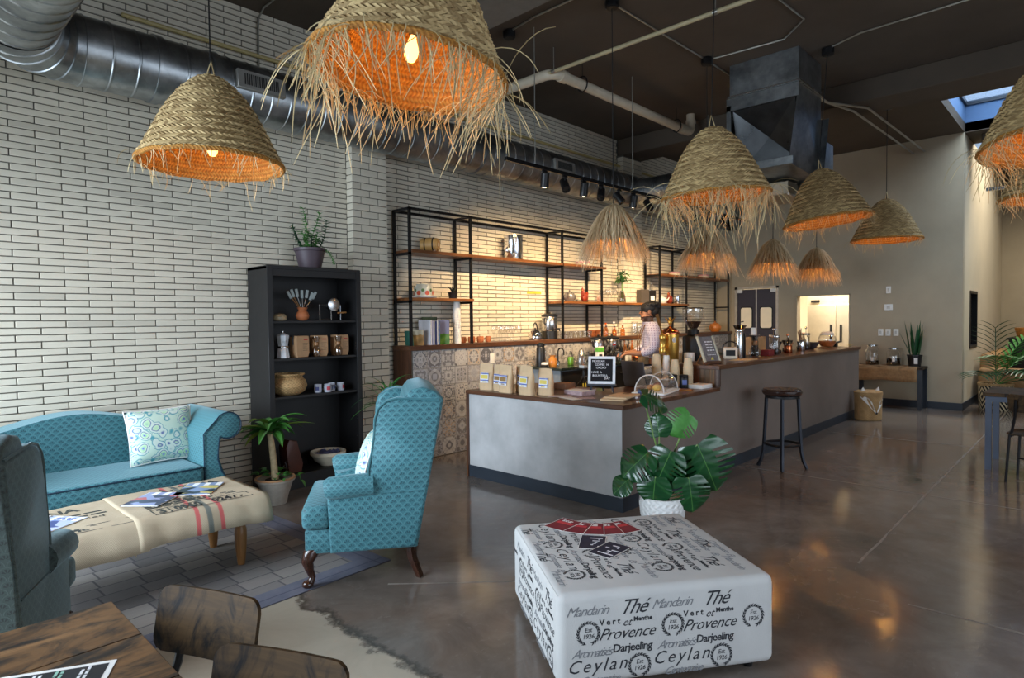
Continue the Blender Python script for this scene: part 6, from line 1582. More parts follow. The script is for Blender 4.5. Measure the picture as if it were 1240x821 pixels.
MB().lathe([(.0001, .002), (.085, 0), (.105, .17), (.11, .175), (.11, .19), (.10, .19), (.0001, .17)], 22).build('pot', M_BLACKP, sk)
MB().b2((-.112, -.06, .05), (-.098, -.01, .14)).build('price_tag', M_WHITEP, sk, smooth=False)
rn = random.Random(6)
for i in range(13):
    a = rn.uniform(0, 2 * PI); r_ = rn.uniform(.01, .075); mb = MB(); blade(mb, (r_ * cos(a), r_ * sin(a), .165), (cos(a) * .16, sin(a) * .16, 1), rn.uniform(.38, .60), .055, .02, 7, .12); mb.build('leaf', M_LEAFD, sk)
mb = MB(); blade(mb, (0, .06, .165), (.0, .38, 1), .42, .04, .1, 6); mb.build('leaf', M_LEAFD, sk)
for y, z, w_, h_, lb in ((2.62, 1.943, .07, .115, 'small white wall plate high on the tan wall'), (2.618, 1.652, .12, .10, 'white thermostat on the tan wall above the switches'), (2.732, 1.228, .075, .115, 'left of three white light switches on the tan wall'), (2.622, 1.228, .075, .115, 'middle of three white light switches on the tan wall'), (2.507, 1.228, .075, .115, 'right of three white light switches on the tan wall')):
    t = thing('wall_switch', lb, 'switch', (11.95, y, z), 0, 'white wall plates')
    MB().b2((-.008, -w_ / 2, -h_ / 2), (-.0005, w_ / 2, h_ / 2), .002).build('plate', M_WHITE, t)
    MB().b2((-.013, -w_ * .2, -h_ * .25), (-.008, w_ * .2, h_ * .25), .001).build('rocker', mat('switch_grey', C(196, 192, 184), .4), t)
# ---------------------------------------------------------------- kitchen fridge seen through the pass
fg = thing('steel_fridge', 'two-door steel fridge in the kitchen behind the pass-through', 'fridge')
M_FR = mat('satin_steel', C(206, 196, 176), .35, .55, var=.05)
MB().b2((13.3, 3.0, 0), (14.0, 4.36, 1.95), .006).build('body', M_FR, fg)
for a, c, h in ((3.02, 3.80, 3.72), (3.82, 4.34, 3.90)):
    d = MB().b2((13.27, a, .15), (13.30, c, 1.74), .004).build('door', M_FR, fg)
    MB().b2((13.245, h - .02, 1.0), (13.27, h + .02, 1.35), .004).build('handle', M_BLACKP, d)
MB().b2((13.27, 4.12, 1.79), (13.299, 4.28, 1.84)).build('badge', M_BLACKP, fg, smooth=False)
tr_ = thing('utensil_rail', 'hanging black whisk and ladle on the white kitchen wall', 'utensils', (14.0, 0, 0))
for k, y in enumerate((4.72, 4.80)):
    MB().tube([(.98, y, 1.9), (.97, y, 1.55), (.95, y + .04, 1.45), (.96, y - .03, 1.40)], .01, 6).build('utensil', M_BLACK, tr_)
# ---------------------------------------------------------------- right side: palm, couch, tables
pb = thing('potted_palm', 'palm in a black and cream zigzag basket by the pale wall', 'potted plant', (12.38, 1.22, 0))
def zig():
    m, nt, b = newmat('diamond_weave'); x, y, z = sep(nt, coord(nt)); a = mth(nt, 'ARCTAN2', y, x)
    p = ((a * 2.0 / PI).fr() - .5).ab() * 2.0; q = (((z - .21) / .42)).ab() * 2.0
    k = ((p * 1.2 + q * 1.0) * 2.6).fr() > .5
    plug(nt, b.inputs['Base Color'], mixc(nt, k, C(30, 28, 28), C(206, 190, 156))); b.inputs['Roughness'].default_value = .85
    plug(nt, b.inputs['Normal'], bumpn(nt, (z * 300.0).sn(), .4, .004)); return m
MB().lathe([(.0001, .003), (.20, 0), (.215, .02), (.225, .40), (.21, .40), (.0001, .36)], 32).build('basket', zig(), pb)
MB().lathe([(.222, .385), (.235, .39), (.235, .43), (.215, .43)], 32, cap=False).build('rim', M_BASKET, pb, uv=True)
for s_ in (-1, 1): MB().tube([(.23 * s_, -.05, .42), (.25 * s_, 0, .48), (.23 * s_, .05, .42)], .01, 6).build('handle', M_BASKET, pb)
rn = random.Random(12)
for i, (dx, dy, el) in enumerate(((-.85, .12, .8), (-.7, -.1, 1.1), (-.1, .0, 1.6), (.1, -.8, .9), (.35, -.7, .8), (-.2, -.5, 1.2), (-.1, -1.0, .6), (.3, -.3, 1.3), (-.75, -.45, .9), (-.35, -.85, .7))):
    mb = MB(); d = V((dx, dy, el)).normalized(); p = V((0, 0, .38)); pts = [p.copy()]; L = .92
    for k in range(12):
        d = (d + V((0, 0, -.085))).normalized(); p = p + d * (L / 12); pts.append(p.copy())
        if k > 2:
            sd = d.cross(V((0, 0, 1))).normalized()
            for s_ in (-1, 1):
                blade(mb, p, sd * s_ + d * .9 + V((0, 0, .1)), .28 * sin(PI * (k - 1) / 12) + .11, .045, .45, 4)
    mb.tube(pts, .006, 5).build('frond', M_LEAF if i % 2 else M_LEAFD, pb)
ch_ = thing('tan_couch', 'tan leather couch with cushions near the far right wall', 'couch', (13.9, 1.10, 0))
M_TANL = mat('tan_leather', C(150, 112, 70), .5, var=.12)
MB().b2((-.75, -.45, .08), (1.6, .42, .42), .05, 3).build('seat', M_TANL, ch_); MB().b2((-.75, .18, .30), (1.6, .42, .84), .06, 3).build('backrest', M_TANL, ch_); MB().b2((-.95, -.45, .05), (-.73, .42, .62), .06, 3).build('arm', M_TANL, ch_)
pillow('throw_pillow', 'pale grey cushion leaning on the tan couch', .46, .42, .18, (13.75, .83, .66), (rad(-14), 0, .15), mat('oatmeal_cloth', C(186, 172, 150), .9))
pillow('throw_pillow', 'brown striped cushion beside the grey one on the couch', .46, .42, .18, (14.35, .80, .66), (rad(-16), 0, -.2), mat('brown_stripe_cloth', C(136, 112, 84), .9, var=.4, ns=8, st=(1, 1, 8)))
sh = thing('side_shelf', 'dark side shelf carrying a wicker basket by the far wall', 'shelf', (16.2, 1.10, 0))
MB().b2((-.4, -.3, 1.0), (.6, .3, 1.04), .004).build('board', M_BLACK, sh)
for x in (-.36, .56): MB().b2((x - .03, -.26, 0), (x + .03, .26, 1.0)).build('support', M_BLACK, sh, smooth=False)
wbk = thing('wicker_basket', 'orange wicker basket with hoop handle on the side shelf', 'basket', (16.1, 1.08, 1.041))
MB().lathe([(.0001, .003), (.17, 0), (.22, .2), (.20, .2), (.15, .02), (.0001, .02)], 24, sx=1.2).build('basket_body', mat('orange_wicker', C(196, 130, 58), .7, var=.3, ns=40, bump=.6), wbk)
MB().tube([(.22 * cos(t) * 1.1, 0, .19 + .24 * sin(t)) for t in [PI * i / 12 for i in range(13)]], .012, 6).build('handle', MATS['orange_wicker'], wbk)
M_SLATE = mat('slate_blue_steel', C(58, 66, 82), .45, .3)
rt = thing('cafe_table', 'wooden top cafe table with slate blue steel legs at the right', 'table')
MB().b2((7.50, -.05, .715), (8.20, .84, .75), .003).build('table_top', M_RUSTICY, rt)
MB().b2((7.52, -.02, .665), (8.18, .82, .715)).build('frame', M_SLATE, rt, smooth=False)
for x in (7.545, 8.15):
    for y in (.0, .795): MB().b2((x - .025, y - .025, .0), (x + .025, y + .025, .665)).build('leg', M_SLATE, rt, smooth=False)
cafe_chair('cafe chair with wooden seat tucked at the right side table', (7.22, .42, 0), rad(172), .80)
# light fitting on the far right
lf = thing('strip_lamp', 'long steel strip light fixture near the far roof light', 'lamp', (12.2, .9, 3.45))
MB().b2((-.03, -1.6, -.02), (.03, .45, .03), .004).build('housing', M_STEEL, lf)
for y in (-1.3, .3): MB().tube([(0, y, .03), (0, y, .47)], .004, 6).build('hanger', M_COND, lf)
# ---------------------------------------------------------------- things on the ledge (z 1.24) and shelves
ZG = 1.2405
def book(label, x, y, z, th, h, d, lean, m_, rz=0, kind='magazine', group='magazines on the ledge'):
    t = thing(kind, label, 'book', (x, y, z), rz, group); t.rotation_euler = (0, lean, rz)
    MB().b2((-th / 2 + .0015, -d / 2, .001), (th / 2 - .0015, d / 2 - .002, h - .002)).build('pages', M_WHITEP, t, smooth=False)
    c = MB().b2((-th / 2, -d / 2 - .0015, 0), (-th / 2 + .0015, d / 2, h)).b2((th / 2 - .0015, -d / 2 - .0015, 0), (th / 2, d / 2, h)).b2((-th / 2, -d / 2 - .0015, 0), (th / 2, -d / 2, h)); c.build('cover', m_, t, smooth=False)
    return t
def bcol(n, *c): return mat('cover_' + n, C(*c), .35, var=.12, ns=10)
def photo_cover(name, c1, c2, c3):
    m, nt, b = newmat(name); x, y, z = sep(nt, coord(nt)); n = noise(nt, coord(nt), 9, 3)
    k = ((z * 60.0 + y * 40.0).sn()) * .5 + .5
    cl = mixc(nt, (z + n * .05 > .14), mixc(nt, k * .6, c1, c2), c3); plug(nt, b.inputs['Base Color'], cl); b.inputs['Roughness'].default_value = .3; return m
book('slim green paperback leaning at the left end of the ledge', 4.135, 5.47, ZG, .012, .16, .13, rad(-4), bcol('teal', 60, 120, 104), 0, 'paperback')
bk1 = book('beige picture cookbook leaning open-faced at the left end of ledge', 4.215, 5.44, ZG, .02, .17, .15, rad(-10), photo_cover('food_cover', C(196, 150, 90), C(120, 90, 50), C(206, 196, 170)), rad(38), 'cookbook')
MC = [('white', 226, 226, 232), ('lilac', 176, 176, 206), ('grey', 150, 154, 160), ('navy', 60, 70, 120), ('pale', 206, 208, 214), ('blue', 96, 120, 176)]
for i in range(6):
    book('upright magazine with %s spine on the ledge, %s from the left' % (MC[i][0], ORD[i]), 4.345 + i * .0225, 5.46, ZG, .018, (.275, .265, .27, .26, .268, .262)[i], .21, 0, bcol(*MC[i]))
book('magazine with green vineyard cover facing the room on the ledge', 4.56, 5.46, ZG, .02, .27, .21, 0, photo_cover('vineyard_cover', C(70, 118, 44), C(120, 160, 70), C(120, 120, 150)), rad(42))
book('tall dark green magazine behind the row on the ledge', 4.50, 5.585, ZG, .012, .31, .02, 0, photo_cover('plant_cover', C(60, 84, 48), C(90, 110, 70), C(80, 96, 70)), rad(90)).scale = (1, 10, 1)
pc = thing('paper_cup_tower', 'tall white tower of nested paper cups on the ledge', 'cups', (4.80, 5.44, ZG))
z = 0
for k in range(22): MB().lathe([(.045, 0), (.0475, .003), (.0465, .010), (.043, .020)], 18, (0, 0, z)).build('cup', M_CUPW, pc); z += .0185
MB().lathe([(.043, 0), (.035, .085), (.0001, .085)], 18, (0, 0, z)).build('cup', M_CUPW, pc)
for i in range(6):
    t = thing('clay_mug', 'terracotta mug on the ledge, %s of the row beside the cup tower' % ORD[i], 'mug', (4.95 + i * .072, 5.50 - .05 * (i % 2), ZG), .4 * i, 'terracotta mugs on the ledge')
    MB().lathe([(.0001, .001), (.026, 0), (.034, .02), (.035, .05), (.031, .072), (.028, .072), (.030, .045), (.0001, .01)], 16).build('cup_body', M_TERRA, t)
    MB().tube([(.033, 0, .055), (.05, 0, .05), (.05, 0, .025), (.033, 0, .018)], .004, 6).build('handle', M_TERRA, t)
WG = MB().lathe([(.032, 0), (.032, .003), (.004, .010), (.0035, .085), (.012, .10), (.034, .135), (.037, .165), (.031, .205), (.030, .205)], 18, cap=False).mesh('glass_body', M_GLASS)
for i in range(8):
    t = thing('wine_glass', 'stemmed wine glass on the ledge, %s in the %s row' % (ORD[i % 4], 'back' if i < 4 else 'front'), 'glass', (5.50 + (i % 4) * .105 + (.04 if i > 3 else 0), 5.545 if i < 4 else 5.44, ZG), 0, 'wine glasses on the ledge'); ob('glass_body', WG, t)
def kettle(label, loc, m_=M_CHROME, s_=1.0, rz=0):
    t = thing('kettle', label, 'kettle', loc, rz); t.scale = (s_,) * 3
    MB().lathe([(.0001, .001), (.085, 0), (.09, .01), (.085, .06), (.06, .115), (.035, .135), (.03, .14), (.0001, .14)], 24).build('kettle_body', m_, t)
    MB().ball((0, 0, .150), .013, 10, 6).build('lid_knob', M_BLACKP, t)
    MB().tube([(.07 * cos(q), 0, .11 + .115 * sin(q)) for q in [PI * i / 12 for i in range(13)]], .008, 8).build('handle', M_BLACKP, t)
    MB().tube([(-.07, 0, .06), (-.11, 0, .10), (-.125, 0, .125)], [.016, .012, .009], 8).build('spout', m_, t)
kettle('round chrome kettle with arched handle on the ledge left of the urn', (6.17, 5.44, ZG), rz=.3)
def urn(label, loc, s_=1.0, rz=0):
    t = thing('coffee_urn', label, 'coffee urn', loc, rz, 'steel coffee urns'); t.scale = (s_,) * 3
    MB().lathe([(.105, 0), (.11, .005), (.105, .11), (.10, .115)], 26).build('base', M_BLACKP, t)
    MB().lathe([(.105, .115), (.108, .12), (.108, .30), (.105, .305)], 30).build('tank', M_STEEL, t)
    MB().lathe([(.112, .305), (.114, .31), (.112, .328), (.06, .345), (.0001, .35)], 26).build('lid', M_BLACKP, t)
    MB().ball((0, 0, .36), (.02, .02, .014), 10, 6).build('knob', M_BLACKP, t)
    for s2 in (-1, 1): MB().tube([(s2 * .105, 0, .285), (s2 * .15, 0, .28), (s2 * .15, 0, .22), (s2 * .108, 0, .2)], .011, 6).build('side_handle', M_BLACKP, t)
    MB().tube([(0, -.10, .14), (0, -.15, .14), (0, -.155, .11)], .011, 8).build('tap', M_BLACKP, t)
urn('steel coffee urn with black lid standing on the ledge', (6.49, 5.46, ZG), 1.0, .2)
TG = MB().lathe([(.0001, .002), (.028, 0), (.036, .095), (.034, .095), (.027, .006), (.0001, .006)], 16).mesh('glass_body', M_GLASS)
for i in range(14):
    t = thing('tumbler_glass', 'clear tumbler on the ledge right of the urn, %s in the %s row' % (ORD[i % 7], 'back' if i < 7 else 'front'), 'glass', (6.74 + (i % 7) * .105, 5.56 if i < 7 else 5.44, ZG), 0, 'tumblers on the ledge'); ob('glass_body', TG, t)
for i in range(4):
    t = thing('orange_bowl', 'orange clay bowl on the ledge, %s of four' % ORD[i], 'bowl', (7.58 + (i % 2) * .14, 5.56 - .0 * i if i < 2 else 5.56, ZG + (.052 if i > 1 else 0)), 0, 'orange bowls on the ledge')
    MB().lathe([(.0001, .001), (.035, 0), (.062, .035), (.066, .05), (.060, .05), (.03, .008), (.0001, .008)], 20).build('bowl_body', M_TERRA, t)
M_AMB = thin_glass('amber_glass', (.95, .55, .25, 1), .12); M_SYR = mat('orange_syrup', C(220, 96, 40), .2)
for i, (x, y, h, lid, lb) in enumerate(((7.82, 5.46, .16, 0, 'squat clear bottle'), (7.92, 5.54, .20, 1, 'bottle with bright orange cap'), (8.02, 5.45, .15, 0, 'short amber bottle'), (8.13, 5.53, .21, 2, 'tall clear bottle with pale cap'), (8.25, 5.45, .17, 0, 'clear syrup bottle'))):
    t = thing('syrup_bottle', lb + ' on the ledge left of the second brick pilaster', 'bottle', (x, y, ZG), 0, 'bottles on the ledge')
    MB().lathe([(.0001, .001), (.036, 0), (.038, .005), (.038, h * .55), (.014, h * .78), (.013, h * .95)], 16).build('bottle_body', M_AMB if i in (1, 2, 4) else M_GLASS, t)
    MB().lathe([(.016, h * .93), (.017, h * .94), (.017, h * 1.05), (.0001, h * 1.06)], 12).build('cap', (M_STEEL, M_SYR, M_WHITE)[lid], t)
for i, (x, h, lb) in enumerate(((8.56, .22, 'clear glass pitcher beside the barista'), (8.72, .19, 'smaller clear glass pitcher beside the barista'))):
    t = thing('glass_pitcher', lb, 'pitcher', (x, 5.43, ZG), .5, 'glass pitchers')
    MB().lathe([(.0001, .002), (.055, 0), (.065, .05), (.05, h * .8), (.056, h), (.053, h), (.046, h * .8), (.06, .05), (.0001, .01)], 20).build('pitcher_body', M_GLASS, t)
    MB().tube([(.05, 0, h * .85), (.095, 0, h * .8), (.095, 0, h * .35), (.06, 0, h * .25)], .007, 6).build('handle', M_GLASS, t)
def teapot(label, loc, m_, s_=1.0, rz=0):
    t = thing('teapot', label, 'teapot', loc, rz); t.scale = (s_,) * 3
    MB().lathe([(.0001, .001), (.04, 0), (.065, .03), (.068, .055), (.05, .085), (.03, .09)], 20).build('pot_body', m_, t)
    MB().lathe([(.032, .088), (.034, .093), (.012, .105), (.0001, .106)], 16).ball((0, 0, .113), .009, 8, 6).build('lid', m_, t)
    MB().tube([(-.06, 0, .04), (-.09, 0, .06), (-.105, 0, .09)], [.014, .010, .007], 8).build('spout', m_, t)
    MB().tube([(.06, 0, .07), (.10, 0, .07), (.10, 0, .03), (.062, 0, .025)], .006, 6).build('handle', m_, t)
teapot('orange teapot at the far right end of the ledge', (11.45, 5.45, ZG), mat('orange_glaze', C(196, 116, 50), .3), 1.7)
# top shelf
ZT = 2.2705
ba = thing('wooden_barrel', 'small wooden cask lying on the upper left shelf', 'barrel', (4.44, 5.47, ZT + .085), rad(-55))
b_ = MB(); b_.m = Mx.Rotation(PI / 2, 4, 'Y'); b_.lathe([(.065, -.10), (.078, -.05), (.082, 0), (.078, .05), (.065, .10)], 22).build('cask', mat('cask_oak', C(190, 146, 84), .5, var=.15), ba)
for x in (-.075, -.045, .045, .075):
    b_ = MB(); b_.m = Mx.Rotation(PI / 2, 4, 'Y'); r_ = .072 if abs(x) > .06 else .0795; b_.lathe([(r_, x - .007), (r_ + .003, x - .006), (r_ + .003, x + .006), (r_, x + .007)], 22).build('hoop', M_BLACK if x in (-.045, .045) else MATS['cask_oak'], ba)
MB().b2((-.08, -.05, -.084), (-.05, .05, -.062)).b2((.05, -.05, -.084), (.08, .05, -.062)).build('cradle', M_OAK, ba, smooth=False)
MB().b2((.1005, -.02, -.02), (.1015, .02, .02)).build('label', M_WHITEP, ba, smooth=False)
sp2 = thing('steel_pot', 'tall polished steel brewing pot with tap on the upper shelf', 'pot', (5.79, 5.46, ZT), rad(-50))
MB().lathe([(.0001, .002), (.118, 0), (.12, .004), (.12, .30), (.123, .303), (.123, .308), (.116, .308), (.115, .02), (.0001, .015)], 34).build('pot_body', M_CHROME, sp2)
MB().at(Mx.Translation((-.06, -.108, .12)) @ Mx.Rotation(PI / 2, 4, 'X')).lathe([(.034, -.005), (.036, 0), (.036, .02), (.03, .024), (.0001, .024)], 18).build('gauge', M_STEEL, sp2)
MB().tube([(.03, -.115, .05), (.03, -.16, .05), (.03, -.165, .02)], .012, 8).b2((.005, -.165, .055), (.055, -.15, .065)).build('tap', M_STEEL, sp2)
for s2 in (-1, 1): MB().tube([(s2 * .118, -.03, .24), (s2 * .155, -.03, .24), (s2 * .155, .03, .24), (s2 * .118, .03, .24)], .006, 6).build('side_handle', M_STEEL, sp2)
M_PINK = mat('pink_tin', C(206, 150, 150), .4); M_CRM = mat('cream_tin', C(226, 210, 180), .4)
for i, (x, z) in enumerate(((7.25, 2.2705), (9.90, 2.2505), (10.98, 2.2505))):
    t = thing('plate_stack', 'pink and white round tin on the upper shelf, %s of three' % ('left', 'middle', 'right')[i], 'tin', (x, 5.46, z), 0, 'pink tins on the upper shelf')
    MB().lathe([(.0001, .001), (.095, 0), (.10, .004), (.10, .05), (.0001, .05)], 26).build('tin_base', M_CRM, t); MB().lathe([(.103, .036), (.104, .038), (.104, .064), (.09, .07), (.0001, .07)], 26).build('lid', M_PINK, t)
# middle shelf
ZM = 1.7575
ft = thing('floral_tin', 'white cake tin painted with orange and green flowers on a plate', 'tin', (4.33, 5.46, ZM), rad(-30))
MB().lathe([(.0001, .001), (.14, .004), (.15, .016), (.0001, .014)], 28).build('plate', M_WHITEP, ft)
MB().lathe([(.0001, .017), (.10, .016), (.105, .02), (.105, .11), (.075, .155), (.0001, .158)], 26).build('tin_body', mat('ivory_enamel', C(216, 214, 196), .35), ft)
for k in range(7):
    a = rad(180 + 26 * k); z_ = .055 + .03 * (k % 2); m = Mx.Translation((.1055 * cos(a), .1055 * sin(a), z_)) @ Mx.Rotation(a, 4, 'Z') @ Mx.Rotation(PI / 2, 4, 'Y')
    f_ = MB(); f_.m = m; f_.lathe([(.0001, .001), (.026 if k % 2 == 0 else .018, 0.0005)], 8, cap=False); f_.build('painted_flower', mat(('orange_paint', 'green_paint')[k % 2], C(*((214, 84, 40), (96, 130, 70))[k % 2]), .4), ft)
bp2 = thing('black_pot_plant', 'little dark succulent in black pot on the left middle shelf', 'potted plant', (4.76, 5.46, ZM))
MB().lathe([(.0001, .001), (.045, 0), (.055, .07), (.058, .075), (.05, .075), (.0001, .06)], 18).build('pot', M_BLACKP, bp2)
mb = MB(); rn = random.Random(3)
for k in range(18): a = rn.uniform(0, 6.28); blade(mb, (0, 0, .06), (cos(a), sin(a), 1.6), rn.uniform(.06, .12), .022, .2, 4)
mb.build('leaves', mat('black_green_leaf', C(34, 42, 34), .5), bp2)
teapot('silver grey teapot on the middle shelf behind the raffia lamp', (6.93, 5.46, ZM), mat('pewter_glaze', C(150, 144, 138), .25, .5), 1.35, .5)
M_HEN = mat('red_brown_glaze', C(150, 60, 40), .3)
for i, x in enumerate((7.28, 9.72)):
    t = thing('hen_figurine', 'red-brown ceramic hen on the middle shelf, %s of two' % ('left', 'right')[i], 'figurine', (x, 5.46, ZM), .3, 'ceramic hens')
    MB().ball((0, 0, .06), (.075, .055, .058), 16, 10).build('hen_body', M_HEN, t); MB().tube([(-.045, 0, .09), (-.07, 0, .14), (-.075, 0, .165)], [.035, .024, .02], 10).ball((-.078, 0, .17), .024).build('head', M_HEN, t)
    MB().tube([(.05, 0, .08), (.09, 0, .12), (.10, 0, .15)], [.03, .03, .01], 8, flat=.4).build('tail', M_HEN, t); MB().tube([(-.098, 0, .168), (-.118, 0, .162)], [.008, .002], 6).build('beak', M_LYEL, t)
    MB().prism([(-.095, .19), (-.085, .205), (-.075, .195), (-.065, .203), (-.058, .185)], -.004, .004, 'Y').build('comb', M_REDP, t)
t = thing('pink_mug', 'pale pink mug on the middle shelf', 'mug', (7.66, 5.46, ZM), 3.2)
MB().lathe([(.0001, .001), (.038, 0), (.042, .01), (.042, .095), (.038, .095), (.0001, .02)], 20).build('cup_body', mat('blush_glaze', C(206, 166, 146), .3), t); MB().tube([(.04, 0, .08), (.072, 0, .075), (.072, 0, .03), (.04, 0, .02)], .006, 6).build('handle', MATS['blush_glaze'], t)
for i in range(6):
    t = thing('wine_glass', 'stemmed glass on the middle shelf left of the leafy vase, %s of six' % ORD[i], 'glass', (7.80 + (i % 3) * .095, 5.54 if i < 3 else 5.42, ZM), 0, 'wine glasses on the middle shelf'); ob('glass_body', WG, t)
vs3 = thing('leafy_vase', 'glass vase of tall green leafy branch on the middle shelf', 'vase', (8.25, 5.46, ZM))
MB().lathe([(.0001, .002), (.06, 0), (.065, .01), (.05, .12), (.03, .17), (.034, .19)], 20).build('vase_body', M_GLASSD, vs3)
MB().tube([(0, 0, .02), (.01, 0, .25), (-.01, 0, .45)], [.014, .011, .008], 8).build('stem', M_STALK, vs3)
rn = random.Random(14)
for k in range(30):
    a = rn.uniform(0, 6.28); mb = MB(); blade(mb, (rn.uniform(-.05, .05), rn.uniform(-.04, .04), .30 + rn.uniform(0, .19)), (cos(a), sin(a) * .8, rn.uniform(-.2, .7)), rn.uniform(.10, .17), .05, .8, 5); mb.build('leaf', M_LEAF if k % 3 else M_LEAFD, vs3)
book('dark grey boxed book standing on the middle shelf', 8.83, 5.44, ZM, .16, .22, .12, 0, bcol('slate', 76, 70, 66), rad(-20), 'boxed_book', 'boxes on the middle shelf')
bx2 = thing('black_box', 'black printed box with a glass flask on top, middle shelf', 'box', (9.06, 5.45, ZM), rad(-20))
MB().b2((-.07, -.07, 0), (.07, .07, .21), .003).build('box', M_BLACKP, bx2); MB().b2((-.04, -.0715, .05), (.04, -.07, .12)).build('print', M_WHITEP, bx2, smooth=False)
MB().lathe([(.05, .211), (.055, .215), (.055, .28), (.03, .33), (.03, .38), (.034, .385)], 18).build('flask', M_GLASS, bx2)
teapot('white teapot beside the right ceramic hen on the middle shelf', (9.48, 5.46, ZM), M_WHITE, 1.2, 2.6)
t = thing('steel_jug', 'small steel milk jug at the right end of middle shelf', 'jug', (9.98, 5.45, ZM), 2.5)
MB().lathe([(.0001, .002), (.05, 0), (.054, .01), (.04, .12), (.046, .15), (.042, .15), (.0001, .03)], 22).build('jug_body', M_CHROME, t); MB().tube([(.042, 0, .13), (.085, 0, .12), (.085, 0, .04), (.05, 0, .03)], .007, 6).build('handle', M_CHROME, t)
# ---------------------------------------------------------------- back counter (z .915)
ZC = .9155
th = thing('thermos_jug', 'black and steel pump thermos on the back counter', 'thermos', (5.98, 5.18, ZC), .5)
MB().lathe([(.06, 0), (.062, .01), (.058, .22), (.045, .25)], 22).build('flask_body', M_BLACKP, th); MB().lathe([(.046, .25), (.05, .255), (.05, .285), (.03, .30), (.0001, .30)], 20).build('lid', M_BLACK, th); MB().b2((-.02, -.063, .02), (.02, -.055, .21), .004).build('steel_stripe', M_STEEL, th); MB().tube([(.05, 0, .24), (.105, 0, .23), (.105, 0, .08), (.06, 0, .06)], .011, 6).build('handle', M_BLACKP, th)
t = thing('honey_jar', 'amber honey coloured clay jar on the back counter', 'jar', (6.02, 5.02, ZC)); MB().lathe([(.0001, .001), (.045, 0), (.052, .02), (.052, .09), (.035, .115), (.035, .128), (.045, .14), (.04, .14), (.0001, .13)], 22).build('jar_body', mat('honey_glaze', C(186, 120, 52), .25), t)
t = thing('white_puck', 'white lidded dish at the left end of back counter', 'dish', (5.90, 5.05, ZC)); MB().lathe([(.0001, .001), (.04, 0), (.045, .02), (.04, .03)], 18).build('base', M_BLACKP, t); MB().lathe([(.044, .03), (.046, .034), (.04, .055), (.0001, .058)], 18).build('lid', M_WHITE, t)
t = thing('tap_faucet', 'dark gooseneck tap over the back counter sink', 'faucet', (6.42, 5.26, ZC), -PI / 2); MB().tube([(0, 0, 0), (0, 0, .16)] + [(.05 - .05 * cos(q), 0, .16 + .05 * sin(q)) for q in [PI * i / 8 for i in range(9)]] + [(.10, 0, .12)], .009, 8).build('spout', M_BLACK, t); MB().lathe([(.025, 0), (.025, .03), (.015, .04)], 14).build('base', M_CHROME, t)
t = thing('dish_soap', 'green and clear dish soap bottle on the back counter', 'bottle', (6.36, 5.0, ZC), .3); MB().b2((-.04, -.03, 0), (.04, .03, .105), .012, 2).build('bottle_body', mat('green_soap', C(96, 150, 40), .3), t); MB().lathe([(.03, .105), (.03, .13), (.012, .15), (.012, .17)], 14).build('cap', M_GLASS, t)
t = thing('gooseneck_kettle', 'conical brushed steel kettle on the back counter', 'kettle', (6.72, 5.10, ZC), 2.4); MB().lathe([(.0001, .001), (.075, 0), (.078, .01), (.035, .165), (.02, .18), (.0001, .182)], 24).build('kettle_body', M_STEEL, t); MB().tube([(-.05, 0, .13), (-.10, 0, .15), (-.10, 0, .04), (-.075, 0, .02)], .010, 6).build('handle', M_BLACKP, t); MB().tube([(.07, 0, .03), (.12, 0, .07), (.13, 0, .15), (.16, 0, .16)], .007, 6).build('spout', M_STEEL, t); MB().ball((0, 0, .19), .012, 8, 6).build('knob', M_BLACKP, t)
urn('large steel urn on the back counter, left of the pair', (7.14, 5.12, ZC), 1.0, .1); urn('large steel urn on the back counter, right of the pair', (7.50, 5.14, ZC), 1.0, -.2)
t = thing('green_carton', 'white carton with green top in front of the urns', 'carton', (6.86, 4.90, ZC), -.4); MB().b2((-.045, -.035, 0), (.045, .035, .22), .003).build('carton', M_WHITE, t); MB().b2((-.046, -.036, .15), (.046, .036, .21)).build('green_print', mat('leaf_print', C(90, 170, 60), .4), t, smooth=False); MB().b2((-.03, -.0365, .09), (.02, -.035, .12)).build('label', M_INK2, t, smooth=False)
t = thing('grinder_box', 'small black grinder standing before the urns', 'grinder', (6.99, 4.86, ZC), -.3); MB().b2((-.05, -.04, 0), (.05, .04, .11), .006).build('body', M_BLACKP, t); MB().lathe([(.03, .11), (.045, .15), (.04, .15)], 14).build('hopper', M_GLASSD, t)
t = thing('clear_jug', 'clear glass growler with red cap before the urns', 'bottle', (7.18, 4.88, ZC)); MB().lathe([(.0001, .002), (.06, 0), (.065, .02), (.065, .10), (.02, .20), (.018, .23)], 20).build('bottle_body', M_GLASS, t); MB().lathe([(.02, .225), (.022, .23), (.022, .245), (.0001, .246)], 12).build('cap', M_REDP, t)
for i, (x, y) in enumerate(((7.52, 4.92), (7.64, 4.95))):
    t = thing('white_canister', ('left' if i == 0 else 'right') + ' white ceramic tool holder on the back counter', 'holder', (x, y, ZC), 0, 'white tool holders'); MB().lathe([(.0001, .001), (.04, 0), (.042, .005), (.042, .11), (.038, .11), (.0001, .02)], 18).build('pot', M_WHITE, t)
    for k in range(4): MB().tube([(.01 * k - .015, 0, .05), (.035 * k - .05, .02 * (k % 2), .20 + .02 * (k % 3))], .004, 6).build('utensil', M_BLACK if k % 2 else M_OAK, t)
t = thing('copper_kettle', 'little copper kettle on the back counter by the barista', 'kettle', (7.86, 4.95, ZC)); MB().lathe([(.0001, .001), (.05, 0), (.06, .03), (.045, .07), (.0001, .08)], 18).build('kettle_body', M_COPPER, t); MB().tube([(.05 * cos(q), 0, .06 + .07 * sin(q)) for q in [PI * i / 8 for i in range(9)]], .005, 6).build('handle', M_BLACK, t)
